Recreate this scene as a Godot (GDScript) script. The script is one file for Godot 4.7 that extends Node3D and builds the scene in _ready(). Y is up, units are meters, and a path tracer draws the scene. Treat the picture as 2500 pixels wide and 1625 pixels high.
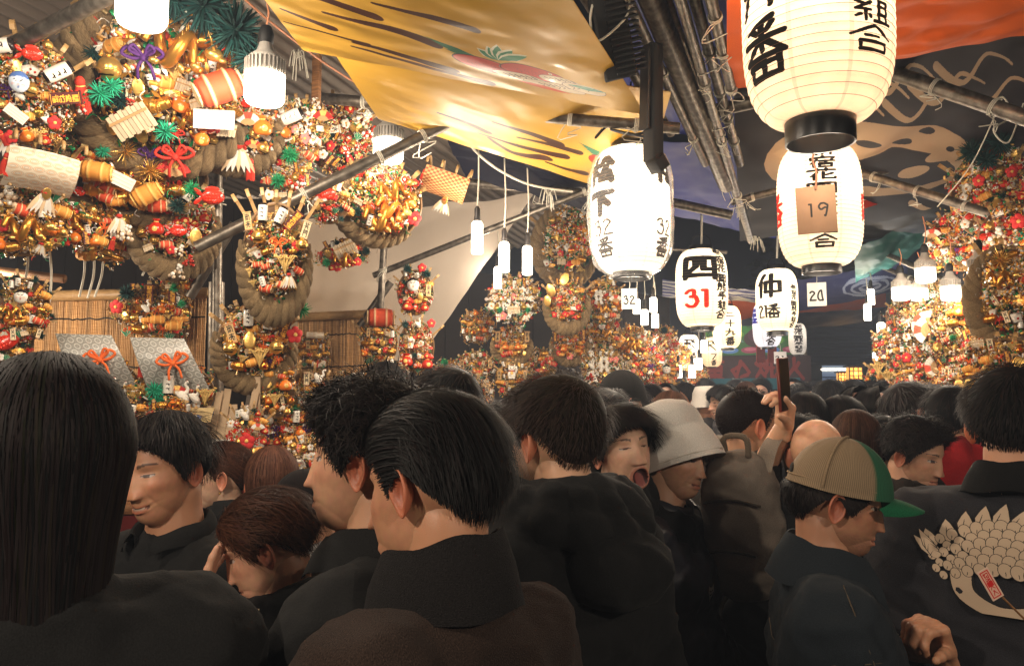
extends Node3D
# A crowded night market of decorated bamboo rakes: the alley runs towards -Z, the camera stands in the crowd.

var rng := RandomNumberGenerator.new()
var mats := {}
var orn := {}
var taken := {}

# ---------------------------------------------------------------- mesh builder
class MB:
	var v := PackedVector3Array()
	var c := PackedColorArray()
	var uv := PackedVector2Array()
	var ix := PackedInt32Array()
	var col := Color.WHITE

	func pt(p: Vector3, t := Vector2.ZERO) -> int:
		v.append(p)
		c.append(col)
		uv.append(t)
		return v.size() - 1

	func tri(a: Vector3, b: Vector3, d: Vector3) -> void:
		var s := v.size()
		pt(a); pt(b); pt(d)
		ix.append_array([s, s + 1, s + 2])

	func quad(a: Vector3, b: Vector3, d: Vector3, e: Vector3, r := Rect2(0, 0, 1, 1)) -> void:   # a b d e anticlockwise from outside, a bottom left
		var s := v.size()
		pt(a, Vector2(r.position.x, r.end.y)); pt(b, r.end); pt(d, Vector2(r.end.x, r.position.y)); pt(e, r.position)
		ix.append_array([s, s + 3, s + 2, s, s + 2, s + 1])

	func sheet(nu: int, nv: int, p: PackedVector3Array, wrap := false, cols = null) -> void:     # rows of nu points; the front faces where u runs right and v up
		var s := v.size()
		for j in nv:
			for i in nu:
				v.append(p[j * nu + i])
				c.append(col if cols == null else cols[j * nu + i])
				uv.append(Vector2(float(i) / maxf(nu - 1, 1), 1.0 - float(j) / maxf(nv - 1, 1)))
		for j in nv - 1:
			for i in (nu if wrap else nu - 1):
				var a := s + j * nu + i
				var b := s + j * nu + (i + 1) % nu
				ix.append_array([a, a + nu, b + nu, a, b + nu, b])

	func box(x: Transform3D, size: Vector3, front := Rect2(0, 0, 1, 1), rest := Rect2(0, 0, 1, 1)) -> void:
		var h := size / 2
		for f in 6:
			var n: Vector3 = [Vector3.BACK, Vector3.FORWARD, Vector3.RIGHT, Vector3.LEFT, Vector3.UP, Vector3.DOWN][f]
			var up: Vector3 = Vector3.UP if f < 4 else Vector3.FORWARD
			var r := up.cross(n)
			quad(x * ((n - r - up) * h), x * ((n + r - up) * h), x * ((n + r + up) * h), x * ((n - r + up) * h), front if f == 0 else rest)

	func bevel_box(x: Transform3D, size: Vector3, b: float) -> void:
		# a box with rounded front rim: three stacked outlines
		var p := PackedVector3Array()
		var zs := [-0.5 * size.z, -0.5 * size.z, -0.5 * size.z + b, 0.5 * size.z - b, 0.5 * size.z, 0.5 * size.z]
		var ins := [-1.0, b, 0.0, 0.0, b, -1.0]
		for k in 6:
			var hx: float = 0.0 if ins[k] < 0 else size.x / 2 - ins[k]
			var hy: float = 0.0 if ins[k] < 0 else size.y / 2 - ins[k]
			for q in [[-1, -1], [1, -1], [1, 1], [-1, 1]]:
				p.append(x * Vector3(hx * q[0], hy * q[1], zs[k]))
		sheet(4, 6, p, true)

	func lathe(x: Transform3D, prof: Array, n := 16, colors = null) -> void:    # prof: Vector2(radius, height) from bottom to top
		var p := PackedVector3Array()
		var cs := PackedColorArray()
		for k in prof.size():
			for i in n:
				var a := TAU * i / n
				p.append(x * Vector3(sin(a) * prof[k].x, prof[k].y, cos(a) * prof[k].x))
				cs.append(col if colors == null else colors[k])
		sheet(n, prof.size(), p, true, cs)

	func ball(o: Vector3, r: Vector3, nu := 12, nv := 8, b := Basis()) -> void:
		var p := PackedVector3Array()
		for j in nv:
			var e := PI * (float(j) / (nv - 1) - 0.5)
			for i in nu:
				var a := TAU * i / nu
				p.append(o + b * (Vector3(sin(a) * cos(e), sin(e), cos(a) * cos(e)) * r))
		sheet(nu, nv, p, true)

	func tube(pts: PackedVector3Array, rad, sides := 6, cap := true) -> void:
		var n := pts.size()
		var p := PackedVector3Array()
		var t := (pts[1] - pts[0]).normalized()
		var side := t.cross(Vector3.UP if absf(t.y) < 0.9 else Vector3.RIGHT).normalized()
		for k in n:
			t = (pts[mini(k + 1, n - 1)] - pts[maxi(k - 1, 0)]).normalized()
			side = (side - t * side.dot(t)).normalized()
			var up := t.cross(side)
			var r: float = rad if not rad is Array else rad[k]
			if cap and k == 0:
				for i in sides:
					p.append(pts[0])
			for i in sides:
				var a := TAU * i / sides
				p.append(pts[k] + (side * cos(a) - up * sin(a)) * r)
			if cap and k == n - 1:
				for i in sides:
					p.append(pts[k])
		sheet(sides, p.size() / sides, p, true)

	func rod(a: Vector3, b: Vector3, r: float, sides := 8) -> void:
		tube(PackedVector3Array([a, b]), r, sides)

	func ribbon(pts: PackedVector3Array, w, across: Vector3) -> void:
		var p := PackedVector3Array()
		for k in pts.size():
			var h: float = (w if not w is Array else w[k]) * 0.5
			p.append(pts[k] - across * h)
			p.append(pts[k] + across * h)
		sheet(2, pts.size(), p)

	func join(o: MB, x: Transform3D, tint = null) -> void:
		var s := v.size()
		for k in o.v.size():
			v.append(x * o.v[k])
			c.append(o.c[k] if tint == null else tint)
			uv.append(o.uv[k])
		for k in o.ix:
			ix.append(k + s)

	func done(m: Material) -> ArrayMesh:
		var n := PackedVector3Array()
		n.resize(v.size())
		for k in range(0, ix.size(), 3):
			var a := v[ix[k]]
			var q := (v[ix[k + 2]] - a).cross(v[ix[k + 1]] - a)
			n[ix[k]] += q
			n[ix[k + 1]] += q
			n[ix[k + 2]] += q
		for k in n.size():
			n[k] = n[k].normalized() if n[k].length_squared() > 1e-20 else Vector3.UP
		var arr := []
		arr.resize(Mesh.ARRAY_MAX)
		arr[Mesh.ARRAY_VERTEX] = v
		arr[Mesh.ARRAY_NORMAL] = n
		arr[Mesh.ARRAY_COLOR] = c
		arr[Mesh.ARRAY_TEX_UV] = uv
		arr[Mesh.ARRAY_INDEX] = ix
		var am := ArrayMesh.new()
		am.add_surface_from_arrays(Mesh.PRIMITIVE_TRIANGLES, arr)
		am.surface_set_material(0, m)
		return am


# ---------------------------------------------------------------- scene tree helpers
func numbered(n: String) -> String:
	var k: int = taken.get(n, 0)
	taken[n] = k + 1
	return n if k == 0 else "%s_%03d" % [n, k]

func thing(called: String, label: String, category: String, at := Vector3.ZERO, turn := 0.0, group := "") -> Node3D:
	var o := Node3D.new()
	o.name = numbered(called)
	add_child(o)
	o.position = at
	o.rotation.y = turn
	tag(o, label, category, group)
	return o

func tag(o: Node, label: String, category: String, group := "", kind := "") -> void:
	if label: o.set_meta("label", label)
	if category: o.set_meta("category", category)
	if group: o.set_meta("group", group)
	if kind: o.set_meta("kind", kind)

func put(parent: Node, called: String, mesh: Mesh, x := Transform3D(), label := "") -> MeshInstance3D:
	var o := MeshInstance3D.new()
	o.name = called if parent != self else numbered(called)
	o.mesh = mesh
	o.transform = x
	if label: o.set_meta("label", label)
	parent.add_child(o, true)
	return o

func struct(called: String, mesh: Mesh, x := Transform3D()) -> MeshInstance3D:
	var o := put(self, called, mesh, x)
	o.set_meta("kind", "structure")
	return o

func look(dir: Vector3, up := Vector3.UP) -> Basis:      # a basis whose +Z runs along dir
	var z := dir.normalized()
	var x := up.cross(z)
	x = Vector3.RIGHT if x.length() < 1e-4 else x.normalized()
	return Basis(x, z.cross(x), z)

func xf(p: Vector3, e := Vector3.ZERO, s := Vector3.ONE) -> Transform3D:
	return Transform3D(Basis.from_euler(e) * Basis.from_scale(s), p)

func lin(r: int, g: int, b: int) -> Color:                # sRGB bytes to a linear vertex colour
	return Color8(r, g, b).srgb_to_linear()

func rr(a: float, b: float) -> float:
	return rng.randf_range(a, b)

func curve(pts: Array, n: int) -> PackedVector3Array:     # a smooth line through the points
	var o := PackedVector3Array()
	for k in n:
		var t := float(k) / (n - 1) * (pts.size() - 1)
		var i := mini(int(t), pts.size() - 2)
		var a: Vector3 = pts[maxi(i - 1, 0)]
		var b: Vector3 = pts[i]
		var d: Vector3 = pts[i + 1]
		var e: Vector3 = pts[mini(i + 2, pts.size() - 1)]
		o.append(b.cubic_interpolate(d, a, e, t - i))
	return o

func sag(a: Vector3, b: Vector3, drop: float, n := 10) -> PackedVector3Array:
	var o := PackedVector3Array()
	for k in n:
		var t := float(k) / (n - 1)
		o.append(a.lerp(b, t) + Vector3.DOWN * drop * 4 * t * (1 - t))
	return o

# ---------------------------------------------------------------- materials
func mat(called: String, color := Color.WHITE, rough := 0.7, metal := 0.0, vcol := false) -> StandardMaterial3D:
	if mats.has(called):
		return mats[called]
	var m := StandardMaterial3D.new()
	m.resource_name = called
	m.albedo_color = color
	m.roughness = rough
	m.metallic = metal
	m.vertex_color_use_as_albedo = vcol
	mats[called] = m
	return m

func noise_image(seed_: int, freq: float, size := 256, oct := 4, stretch := Vector2.ONE) -> Image:
	var f := FastNoiseLite.new()
	f.seed = seed_
	f.frequency = freq
	f.fractal_octaves = oct
	var im := f.get_seamless_image(int(size * stretch.x), int(size * stretch.y))
	if stretch != Vector2.ONE:
		im.resize(size, size, Image.INTERPOLATE_LANCZOS)
	return im

func relief(m: StandardMaterial3D, seed_: int, freq: float, cm: float, scale: float, stretch := Vector2.ONE, world := false) -> StandardMaterial3D:
	m.heightmap_enabled = true
	m.heightmap_texture = ImageTexture.create_from_image(noise_image(seed_, freq, 256, 4, stretch))
	m.heightmap_scale = cm
	m.uv1_triplanar = true
	m.uv1_world_triplanar = world
	m.uv1_scale = Vector3.ONE * scale
	return m

func mottle(m: StandardMaterial3D, a: Color, b: Color, seed_: int, freq: float, scale: float, stretch := Vector2.ONE) -> StandardMaterial3D:
	var im := noise_image(seed_, freq, 256, 5, stretch)
	im.convert(Image.FORMAT_RGB8)
	for y in im.get_height():
		for x in im.get_width():
			im.set_pixel(x, y, a.lerp(b, im.get_pixel(x, y).r))
	m.albedo_texture = ImageTexture.create_from_image(im)
	m.uv1_triplanar = true
	m.uv1_scale = Vector3.ONE * scale
	return m

func make_materials() -> void:
	mat("gold", Color.WHITE, 0.28, 0.85, true)
	mat("gold_soft", Color.WHITE, 0.4, 0.5, true)
	mat("lacquer", Color.WHITE, 0.22, 0.0, true)
	mat("matte", Color.WHITE, 0.75, 0.0, true)
	mat("paper", Color.WHITE, 0.9, 0.0, true)
	var r := mottle(mat("rope", Color.WHITE, 0.9, 0.0, true), Color(0.35, 0.28, 0.2), Color(1, 1, 0.97), 3, 0.06, 1.0, Vector2(5, 1))
	relief(r, 4, 0.08, 0.6, 1.0, Vector2(6, 1))
	r.uv1_triplanar = false
	r.uv1_scale = Vector3(3, 9, 1)
	var st := mat("steel", Color(0.52, 0.50, 0.47), 0.42, 0.75)
	mottle(st, Color(0.45, 0.42, 0.39), Color(1.0, 0.98, 0.95), 7, 0.03, 3.0)
	st.albedo_color = Color(0.62, 0.6, 0.57)
	mat("dark_steel", Color(0.16, 0.15, 0.15), 0.45, 0.3)
	mat("black", Color(0.02, 0.02, 0.022), 0.3)
	mat("black_matte", Color(0.03, 0.03, 0.032), 0.7)
	mat("cord_white", Color(0.8, 0.78, 0.72), 0.7)
	mat("cord_brown", Color(0.42, 0.27, 0.18), 0.8)
	mat("cord_black", Color(0.03, 0.03, 0.03), 0.5)
	mat("cord_orange", Color(0.75, 0.5, 0.36), 0.6)
	var w := mat("wood", Color(0.62, 0.45, 0.28), 0.7)
	mottle(w, Color(0.6, 0.52, 0.42), Color(1, 0.97, 0.9), 11, 0.02, 2.5, Vector2(1, 8))
	var b := mat("bamboo", Color.WHITE, 0.5, 0.0, true)
	mottle(b, Color(0.72, 0.66, 0.55), Color(1, 1, 1), 13, 0.03, 3.0, Vector2(1, 6))
	mat("skin", Color.WHITE, 0.5, 0.0, true)
	relief(mats.skin, 61, 0.12, 0.02, 14.0)
	mats.skin.subsurf_scatter_enabled = true
	relief(mats.skin, 61, 0.12, 0.02, 14.0)
	mats.skin.subsurf_scatter_strength = 0.12
	mat("hair", Color.WHITE, 0.58, 0.0, true)
	mats.hair.metallic_specular = 0.22
	relief(mat("asphalt", Color(0.22, 0.21, 0.2), 0.9), 21, 0.08, 1.0, 1.2)
	for q in [["cotton", 0.9, 31], ["wool", 0.95, 33]]:
		var m := relief(mat(q[0], Color.WHITE, q[1], 0.0, true), q[2], 0.18, 0.25 if q[0] == "wool" else 0.06, 8.0)
		m.rim_enabled = true
		m.rim = 0.05
		m.metallic_specular = 0.25
		m.rim_tint = 0.8
	var wi := mats.wool as StandardMaterial3D
	mottle(wi, Color(0.3, 0.28, 0.27), Color(1, 0.95, 0.9), 35, 0.16, 9.0)
	mottle(mats.cotton, Color(0.55, 0.55, 0.56), Color(1, 1, 1), 37, 0.2, 7.0)
	mat("nylon", Color.WHITE, 0.42, 0.0, true)
	mat("bulb_cap", Color(0.62, 0.6, 0.57), 0.45)
	var g := mat("glow", Color(1, 1, 1), 0.6)
	g.emission_enabled = true
	g.emission = Color(1.0, 0.93, 0.82)
	g.emission_energy_multiplier = 5.0

# ---------------------------------------------------------------- brush lettering and flat print
const STROKES := {
	"四": "1219 129299 1898 424527 626686", "二": "2373 1797", "十": "1595 5159", "九": "1474788897 414519", "下": "1292 5259 6486", "升": "7021 1595 3319 7179",
	"合": "5004 5094 3464 2629 268689 2989", "手": "7021 2383 1595 515948", "番": "7021 1393 5155 5316 5396 3142 7162 2629 268689 2989 5659 2787",
	"組": "301233 421545 3539 2718 4748 6169 618189 6383 6686 5999", "熊": "201242 3142 1317 134347 1444 1545 8061 606292 8364 636696 1809 3839 6879 8899",
	"新": "3031 1151 2233 4243 0454 0656 3439 3617 3647 9061 616659 6494 8489", "宿": "5051 1113 119183 3316 2529 4494 6465 4649 468689 4787 4989",
	"花": "0191 3032 6062 3316 2529 8456 53589897", "園": "0109 019199 0999 2272 5154 1484 2527 257577 2777 5719 5778", "仲": "3014 2329 4347 439397 4797 6069",
	"飛": "1171739493 9182 7283 1464 3239 4515 557799 1545", "松": "0343 2029 2416 2446 6153 7193 745898 8699", "大": "0393 505319 5499", "入": "315399 5119",
	"門": "1019 104044 1242 1444 9099 906064 6292 6494 9989", "商": "5051 0191 1319 139399 3464 3638 366668 3868", "売": "5053 1191 3373 0406 049496 4519 656898",
	"開": "1019 104044 1242 1444 9099 906064 6292 6494 2676 2888 4649 6669", "運": "1223 0434 3418 1899 3132 319193 4484 3656 5258 3787", "招": "0242 2029 1637 5191 9194 5114 5659 569699 5999",
	"福": "1030 0343 2529 4191 5255 528285 5585 4649 469699 4999 6669 4797", "笑": "1012 1141 6062 6191 2373 0595 4419 5599", "の": "5138 3815 1534 346262969687 8758", "祭": "3006 2131 506040 6098 2474 0696 5669",
	"火": "2224 7264 5054 5419 5499", "焼": "0213 4233 2025 2508 2548 4191 5154 7174 4484 5547 75789897", "東": "1191 2327 238387 2787 2585 5059 5719 5799"
}
const DIGITS := {   # digits on the same grid, each a smooth run of points
	"0": "503114173969897660", "1": "315159", "2": "12315172733619", "3": "1231616454", "4": "60079797", "5": "80201444647577593918", "6": "7031161839597775654416", "7": "10903949", "8": "503133547476694918174450", "9": "84643513314161829379695"
}

func disc(im: Image, x: float, y: float, r: float, c: Color) -> void:
	var ri := int(ceil(r))
	for dy in range(-ri, ri + 1):
		var h := r * r - dy * dy
		if h > 0:
			var w := sqrt(h)
			im.fill_rect(Rect2i(int(x - w + 0.5), int(y + dy + 0.5), maxi(int(2 * w), 1), 1), c)

func stroke(im: Image, p: PackedVector2Array, r0: float, r1: float, c: Color) -> void:
	var total := 0.0
	for k in p.size() - 1:
		total += p[k].distance_to(p[k + 1])
	var run := 0.0
	for k in p.size() - 1:
		var l := p[k].distance_to(p[k + 1])
		var n := maxi(int(l / maxf(minf(r0, r1) * 0.4, 0.6)), 1)
		for j in n + 1:
			var q := p[k].lerp(p[k + 1], float(j) / n)
			disc(im, q.x, q.y, lerpf(r0, r1, clampf((run + l * j / n) / maxf(total, 1e-3), 0, 1)), c)
		run += l

func smooth2(p: PackedVector2Array, n := 24) -> PackedVector2Array:
	if p.size() < 3:
		return p
	var o := PackedVector2Array()
	for k in n:
		var t := float(k) / (n - 1) * (p.size() - 1)
		var i := mini(int(t), p.size() - 2)
		o.append(p[i].cubic_interpolate(p[i + 1], p[maxi(i - 1, 0)], p[mini(i + 2, p.size() - 1)], t - i))
	return o

func poly(im: Image, p: PackedVector2Array, c: Color) -> void:
	var lo := 1e9
	var hi := -1e9
	for q in p:
		lo = minf(lo, q.y)
		hi = maxf(hi, q.y)
	for y in range(maxi(int(lo), 0), mini(int(hi) + 1, im.get_height())):
		var xs := []
		for k in p.size():
			var a := p[k]
			var b := p[(k + 1) % p.size()]
			if (a.y <= y and b.y > y) or (b.y <= y and a.y > y):
				xs.append(a.x + (y - a.y) / (b.y - a.y) * (b.x - a.x))
		xs.sort()
		for k in range(0, xs.size() - 1, 2):
			im.fill_rect(Rect2i(int(xs[k]), y, maxi(int(xs[k + 1]) - int(xs[k]), 1), 1), c)

func ellipse2(cx: float, cy: float, rx: float, ry: float, turn := 0.0, n := 28) -> PackedVector2Array:
	var o := PackedVector2Array()
	for k in n:
		o.append(Vector2(cx, cy) + (Vector2(cos(TAU * k / n) * rx, sin(TAU * k / n) * ry)).rotated(turn))
	return o

func leaf2(a: Vector2, b: Vector2, w: float) -> PackedVector2Array:
	var s := (b - a).orthogonal().normalized() * w
	return PackedVector2Array([a, a.lerp(b, 0.25) + s * 0.8, a.lerp(b, 0.5) + s, a.lerp(b, 0.8) + s * 0.5, b, a.lerp(b, 0.8) - s * 0.5, a.lerp(b, 0.5) - s, a.lerp(b, 0.25) - s * 0.8])

func glyph(im: Image, ch: String, r: Rect2, thick: float, c: Color, taper := 0.75) -> void:
	if DIGITS.has(ch):
		var q := points_of(DIGITS[ch], r)
		stroke(im, q if ch in ["1", "4", "7"] else smooth2(q, 36), thick, thick, c)
		if ch == "4":
			stroke(im, points_of("6369", r), thick, thick, c)
		if ch == "2":
			stroke(im, points_of("1999", r), thick, thick, c)
		if ch == "3":
			stroke(im, smooth2(points_of("4454748687693918", r), 30), thick, thick, c)
		return
	if not STROKES.has(ch):
		return
	for s in STROKES[ch].split(" "):
		var q := points_of(s, r)
		stroke(im, q, thick, thick * taper, c)

func points_of(s: String, r: Rect2) -> PackedVector2Array:
	var q := PackedVector2Array()
	for k in range(0, s.length() - 1, 2):
		q.append(r.position + Vector2(int(s[k]) + 0.5, int(s[k + 1]) + 0.5) / 10.0 * r.size)
	return q

func column(im: Image, text: String, x: float, y: float, w: float, h: float, thick: float, c: Color) -> void:   # h is the step per character
	for k in text.length():
		glyph(im, text[k], Rect2(x, y + k * h, w, h * 0.92), thick, c)

func blank(w: int, h: int, c: Color) -> Image:
	var im := Image.create(w, h, false, Image.FORMAT_RGBA8)
	im.fill(c)
	return im

func tex(im: Image) -> ImageTexture:
	return ImageTexture.create_from_image(im)

func printed(called: String, im: Image, rough := 0.8) -> StandardMaterial3D:
	var m := mat(called, Color.WHITE, rough)
	m.albedo_texture = tex(im)
	return m

func grainy(im: Image, seed_: int, amount: float) -> Image:       # uneven dye
	var n := noise_image(seed_, 0.02, 256, 5)
	for y in im.get_height():
		for x in im.get_width():
			var k := 1.0 + (n.get_pixel((x / 2) % 256, (y / 2) % 256).r - 0.5) * amount
			var p := im.get_pixel(x, y)
			im.set_pixel(x, y, Color(p.r * k, p.g * k, p.b * k, p.a))
	return im

func lantern_paper(called: String, cols: Array, tint := Color(0.93, 0.9, 0.82), w := 512, h := 384) -> StandardMaterial3D:
	# cols: [text, turn of its centre in degrees from the front, top 0..1, width, step, thickness in px, ink]
	var im := blank(w, h, tint)
	grainy(im, called.hash() % 1000, 0.1)
	for k in 8:                                             # pasted paper seams
		im.fill_rect(Rect2i(int((k + 0.5) * w / 8.0), 0, maxi(w / 100, 2), h), tint.darkened(0.1))
	for e in cols:
		var x: float = (0.5 + e[1] / 360.0) * w
		column(im, e[0], x - e[3] * w * 0.5, e[2] * h, e[3] * w, e[4] * h, e[5] * 1.3, e[6])
	var m := printed(called, im, 0.8)
	m.backlight_enabled = true
	m.backlight = Color(1, 1, 1)
	return m

func make_prints() -> void:
	var ink := Color(0.05, 0.04, 0.04)
	var red := Color(0.75, 0.12, 0.05)
	# charm print and plaques: one sheet, four columns of wood or lacquer with brush characters
	var im := blank(512, 256, Color(0.78, 0.62, 0.4))
	var words := ["商売", "開運招福", "笑門", "大入"]
	for k in 4:
		var bg: Color = [Color(0.8, 0.66, 0.45), Color(0.3, 0.05, 0.03), Color(0.88, 0.8, 0.65), Color(0.85, 0.82, 0.76)][k]
		var fg: Color = [ink, Color(0.9, 0.65, 0.2), ink, ink][k]
		im.fill_rect(Rect2i(k * 128, 0, 128, 256), bg)
		im.fill_rect(Rect2i(k * 128 + 6, 6, 116, 5), fg if k == 1 else red)
		im.fill_rect(Rect2i(k * 128 + 6, 245, 116, 5), fg if k == 1 else red)
		var step: float = 220.0 / words[k].length()
		column(im, words[k], k * 128 + 24, 18, 80, step, 7 if words[k].length() < 3 else 5, fg)
	printed("plaque", im, 0.6)
	# woven straw, patterned paper, wave cloth
	im = blank(256, 256, Color(0.72, 0.5, 0.3))
	for y in 16:
		for x in 16:
			var tone: Color = Color(0.85, 0.66, 0.44) if (x + y) % 2 == 0 else Color(0.62, 0.28, 0.14)
			im.fill_rect(Rect2i(x * 16 + 1, y * 16 + 3, 14, 10), tone.darkened(0.15 * float((x * 7 + y * 3) % 4) / 3.0))
	printed("woven", im, 0.7)
	im = blank(256, 256, Color(0.86, 0.8, 0.72))
	for y in 6:
		for x in 6:
			for r in 3:
				var o := ellipse2(x * 44 + (y % 2) * 22 + 20, y * 44 + 24, 20 - r * 6, 16 - r * 5)
				o.append(o[0])
				stroke(im, o, 1.4, 1.4, [Color(0.72, 0.62, 0.5), Color(0.8, 0.6, 0.42), Color(0.66, 0.64, 0.6)][r])
	printed("patterned", im, 0.6)
	im = blank(256, 256, Color(0.6, 0.6, 0.58))
	for y in 9:
		for x in 7:
			for r in 3:
				var o := ellipse2(x * 40 + (y % 2) * 20, y * 30, 18 - r * 6, 18 - r * 6)
				o.append(o[0])
				stroke(im, o, 1.2, 1.2, Color(0.78, 0.77, 0.74) if r % 2 else Color(0.5, 0.49, 0.46))
	printed("wave_cloth", im, 0.35)
	im = blank(128, 64, Color(0.82, 0.72, 0.52))
	for k in 3:
		for r in 4:
			var o := ellipse2(40 + k * 22, 40 - (k % 2) * 10, 13 - r * 3, 10 - r * 2.5)
			o.append(o[0])
			stroke(im, o, 1.5, 1.5, Color(0.2, 0.3, 0.55) if r % 2 == 0 else Color(0.6, 0.68, 0.8))
	printed("hull_wave", im, 0.6)
	# cards
	for q in [["card_19", "19", Color(0.46, 0.35, 0.26)], ["card_20", "20", Color(0.86, 0.85, 0.82)], ["card_32", "32", Color(0.86, 0.85, 0.82)], ["card_21", "21", Color(0.86, 0.83, 0.8)]]:
		im = blank(160, 200, q[2])
		grainy(im, 5, 0.08)
		var big: bool = q[0] != "card_19"
		for k in 2:
			glyph(im, q[1][k], Rect2(16 + k * 66, 62, 58, 92) if big else Rect2(36 + k * 48, 66, 44, 64), 7.5 if big else 4.0, ink)
		printed(q[0], im, 0.9)

func tarp_print(second := false) -> Image:      # yellow awning: brown brush strokes and a festive spray of red fish, white paper and green leaves
	var im := blank(1024, 768, Color(0.8, 0.62, 0.23))
	var br := Color(0.25, 0.12, 0.06)
	var lines := ["20,300 180,330 300,372 24", "150,420 330,440 420,476 28", "10,560 120,575 200,592 9", "165,600 300,628 400,660 27", "150,642 330,690 480,730 28", "30,470 90,500 130,520 20", "330,290 520,320 600,350 20"]
	if second:
		lines = ["400,360 520,380 620,420 26", "470,450 600,440 700,455 20", "330,520 480,540 640,520 24", "360,545 430,640 560,590 30", "560,640 640,660 720,655 24", "220,420 300,440 360,480 20"]
	for s in lines:
		var q := PackedVector2Array()
		var toks: PackedStringArray = s.split(" ")
		for k in toks.size() - 1:
			var xy: PackedStringArray = toks[k].split(",")
			q.append(Vector2(float(xy[0]), float(xy[1])))
		var w := float(toks[toks.size() - 1])
		stroke(im, smooth2(q, 30), w * 0.3, w, br)
	var o := Vector2(330, 330) if second else Vector2(40, 395)
	for k in 9:
		poly(im, leaf2(o + Vector2(520, 140), o + Vector2(370 + k * 12, 40 + k * 19), 11), Color(0.12, 0.42, 0.3))
	for k in 5:
		poly(im, leaf2(o + Vector2(560, 120), o + Vector2(520 + k * 40, 20 + absf(k - 2) * 20), 22), Color(0.86, 0.85, 0.75))
		poly(im, leaf2(o + Vector2(560, 122), o + Vector2(522 + k * 39, 28 + absf(k - 2) * 20), 16), Color(0.1, 0.5, 0.33))
	for q in [[500, 170, 90, 50, 0.35], [650, 180, 100, 44, 0.2]]:
		poly(im, ellipse2(o.x + q[0], o.y + q[1], q[2] + 4, q[3] + 4, q[4]), Color(0.2, 0.05, 0.03))
		poly(im, ellipse2(o.x + q[0], o.y + q[1], q[2], q[3], q[4]), Color(0.76, 0.16, 0.07))
		for k in 14:
			var a := ellipse2(o.x + q[0] - 44 + k * 8, o.y + q[1] - 10 + (k % 3) * 14, 6, 7, 0, 10)
			stroke(im, a, 0.8, 0.8, Color(0.5, 0.08, 0.04))
		disc(im, o.x + q[0] + q[2] * 0.6, o.y + q[1] - 10, 7, Color(0.95, 0.92, 0.85))
		disc(im, o.x + q[0] + q[2] * 0.6, o.y + q[1] - 10, 3, br)
	for q in [[590, 225, 84, 30], [730, 210, 70, 26], [690, 260, 100, 26], [800, 245, 74, 30]]:
		poly(im, ellipse2(o.x + q[0], o.y + q[1], q[2] + 2, q[3] + 2, 0.2), Color(0.4, 0.28, 0.2))
		poly(im, ellipse2(o.x + q[0], o.y + q[1], q[2], q[3], 0.2), Color(0.88, 0.82, 0.72))
		for k in 6:
			stroke(im, smooth2(PackedVector2Array([Vector2(o.x + q[0] - 50 + k * 18, o.y + q[1] - 14), Vector2(o.x + q[0] - 36 + k * 18, o.y + q[1] - 2), Vector2(o.x + q[0] - 46 + k * 18, o.y + q[1] + 12 - (k % 3) * 7)])), 2.2, 1.0, Color(0.3, 0.2, 0.15))
	poly(im, leaf2(o + Vector2(560, 265), o + Vector2(730, 305), 18), Color(0.8, 0.3, 0.1))
	poly(im, leaf2(o + Vector2(750, 225), o + Vector2(880, 250), 14), Color(0.2, 0.55, 0.5))
	return im

func navy_print() -> Image:                     # dark cloth with pale flowing brush calligraphy
	var im := blank(1024, 512, Color(0.1, 0.085, 0.11))
	var c := Color(0.66, 0.56, 0.44)
	poly(im, ellipse2(420, 240, 330, 110, -0.12), c)
	poly(im, ellipse2(470, 215, 210, 62, -0.12), Color(0.1, 0.085, 0.11))
	for q in [[300, 250, 60, 34], [560, 200, 46, 20], [420, 290, 120, 28], [650, 240, 60, 16]]:
		poly(im, ellipse2(q[0], q[1], q[2], q[3], 0.1), c)
	for q in [[330, 262, 18, 7], [420, 305, 40, 9], [520, 285, 30, 8], [590, 300, 24, 8], [290, 300, 60, 9], [660, 250, 12, 6]]:
		poly(im, ellipse2(q[0], q[1], q[2], q[3], -0.2), Color(0.1, 0.085, 0.11))
	for k in 7:
		var y := 380.0 + (k % 3) * 26
		stroke(im, smooth2(PackedVector2Array([Vector2(250 + k * 70, y), Vector2(330 + k * 70, y - 34), Vector2(390 + k * 70, y + 8), Vector2(460 + k * 70, y - 20)])), 8, 2, c)
	for k in 4:
		stroke(im, smooth2(PackedVector2Array([Vector2(560 + k * 110, 90), Vector2(640 + k * 110, 40), Vector2(700 + k * 110, 84), Vector2(780 + k * 110, 50)])), 9, 3, c)
	return im

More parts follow.
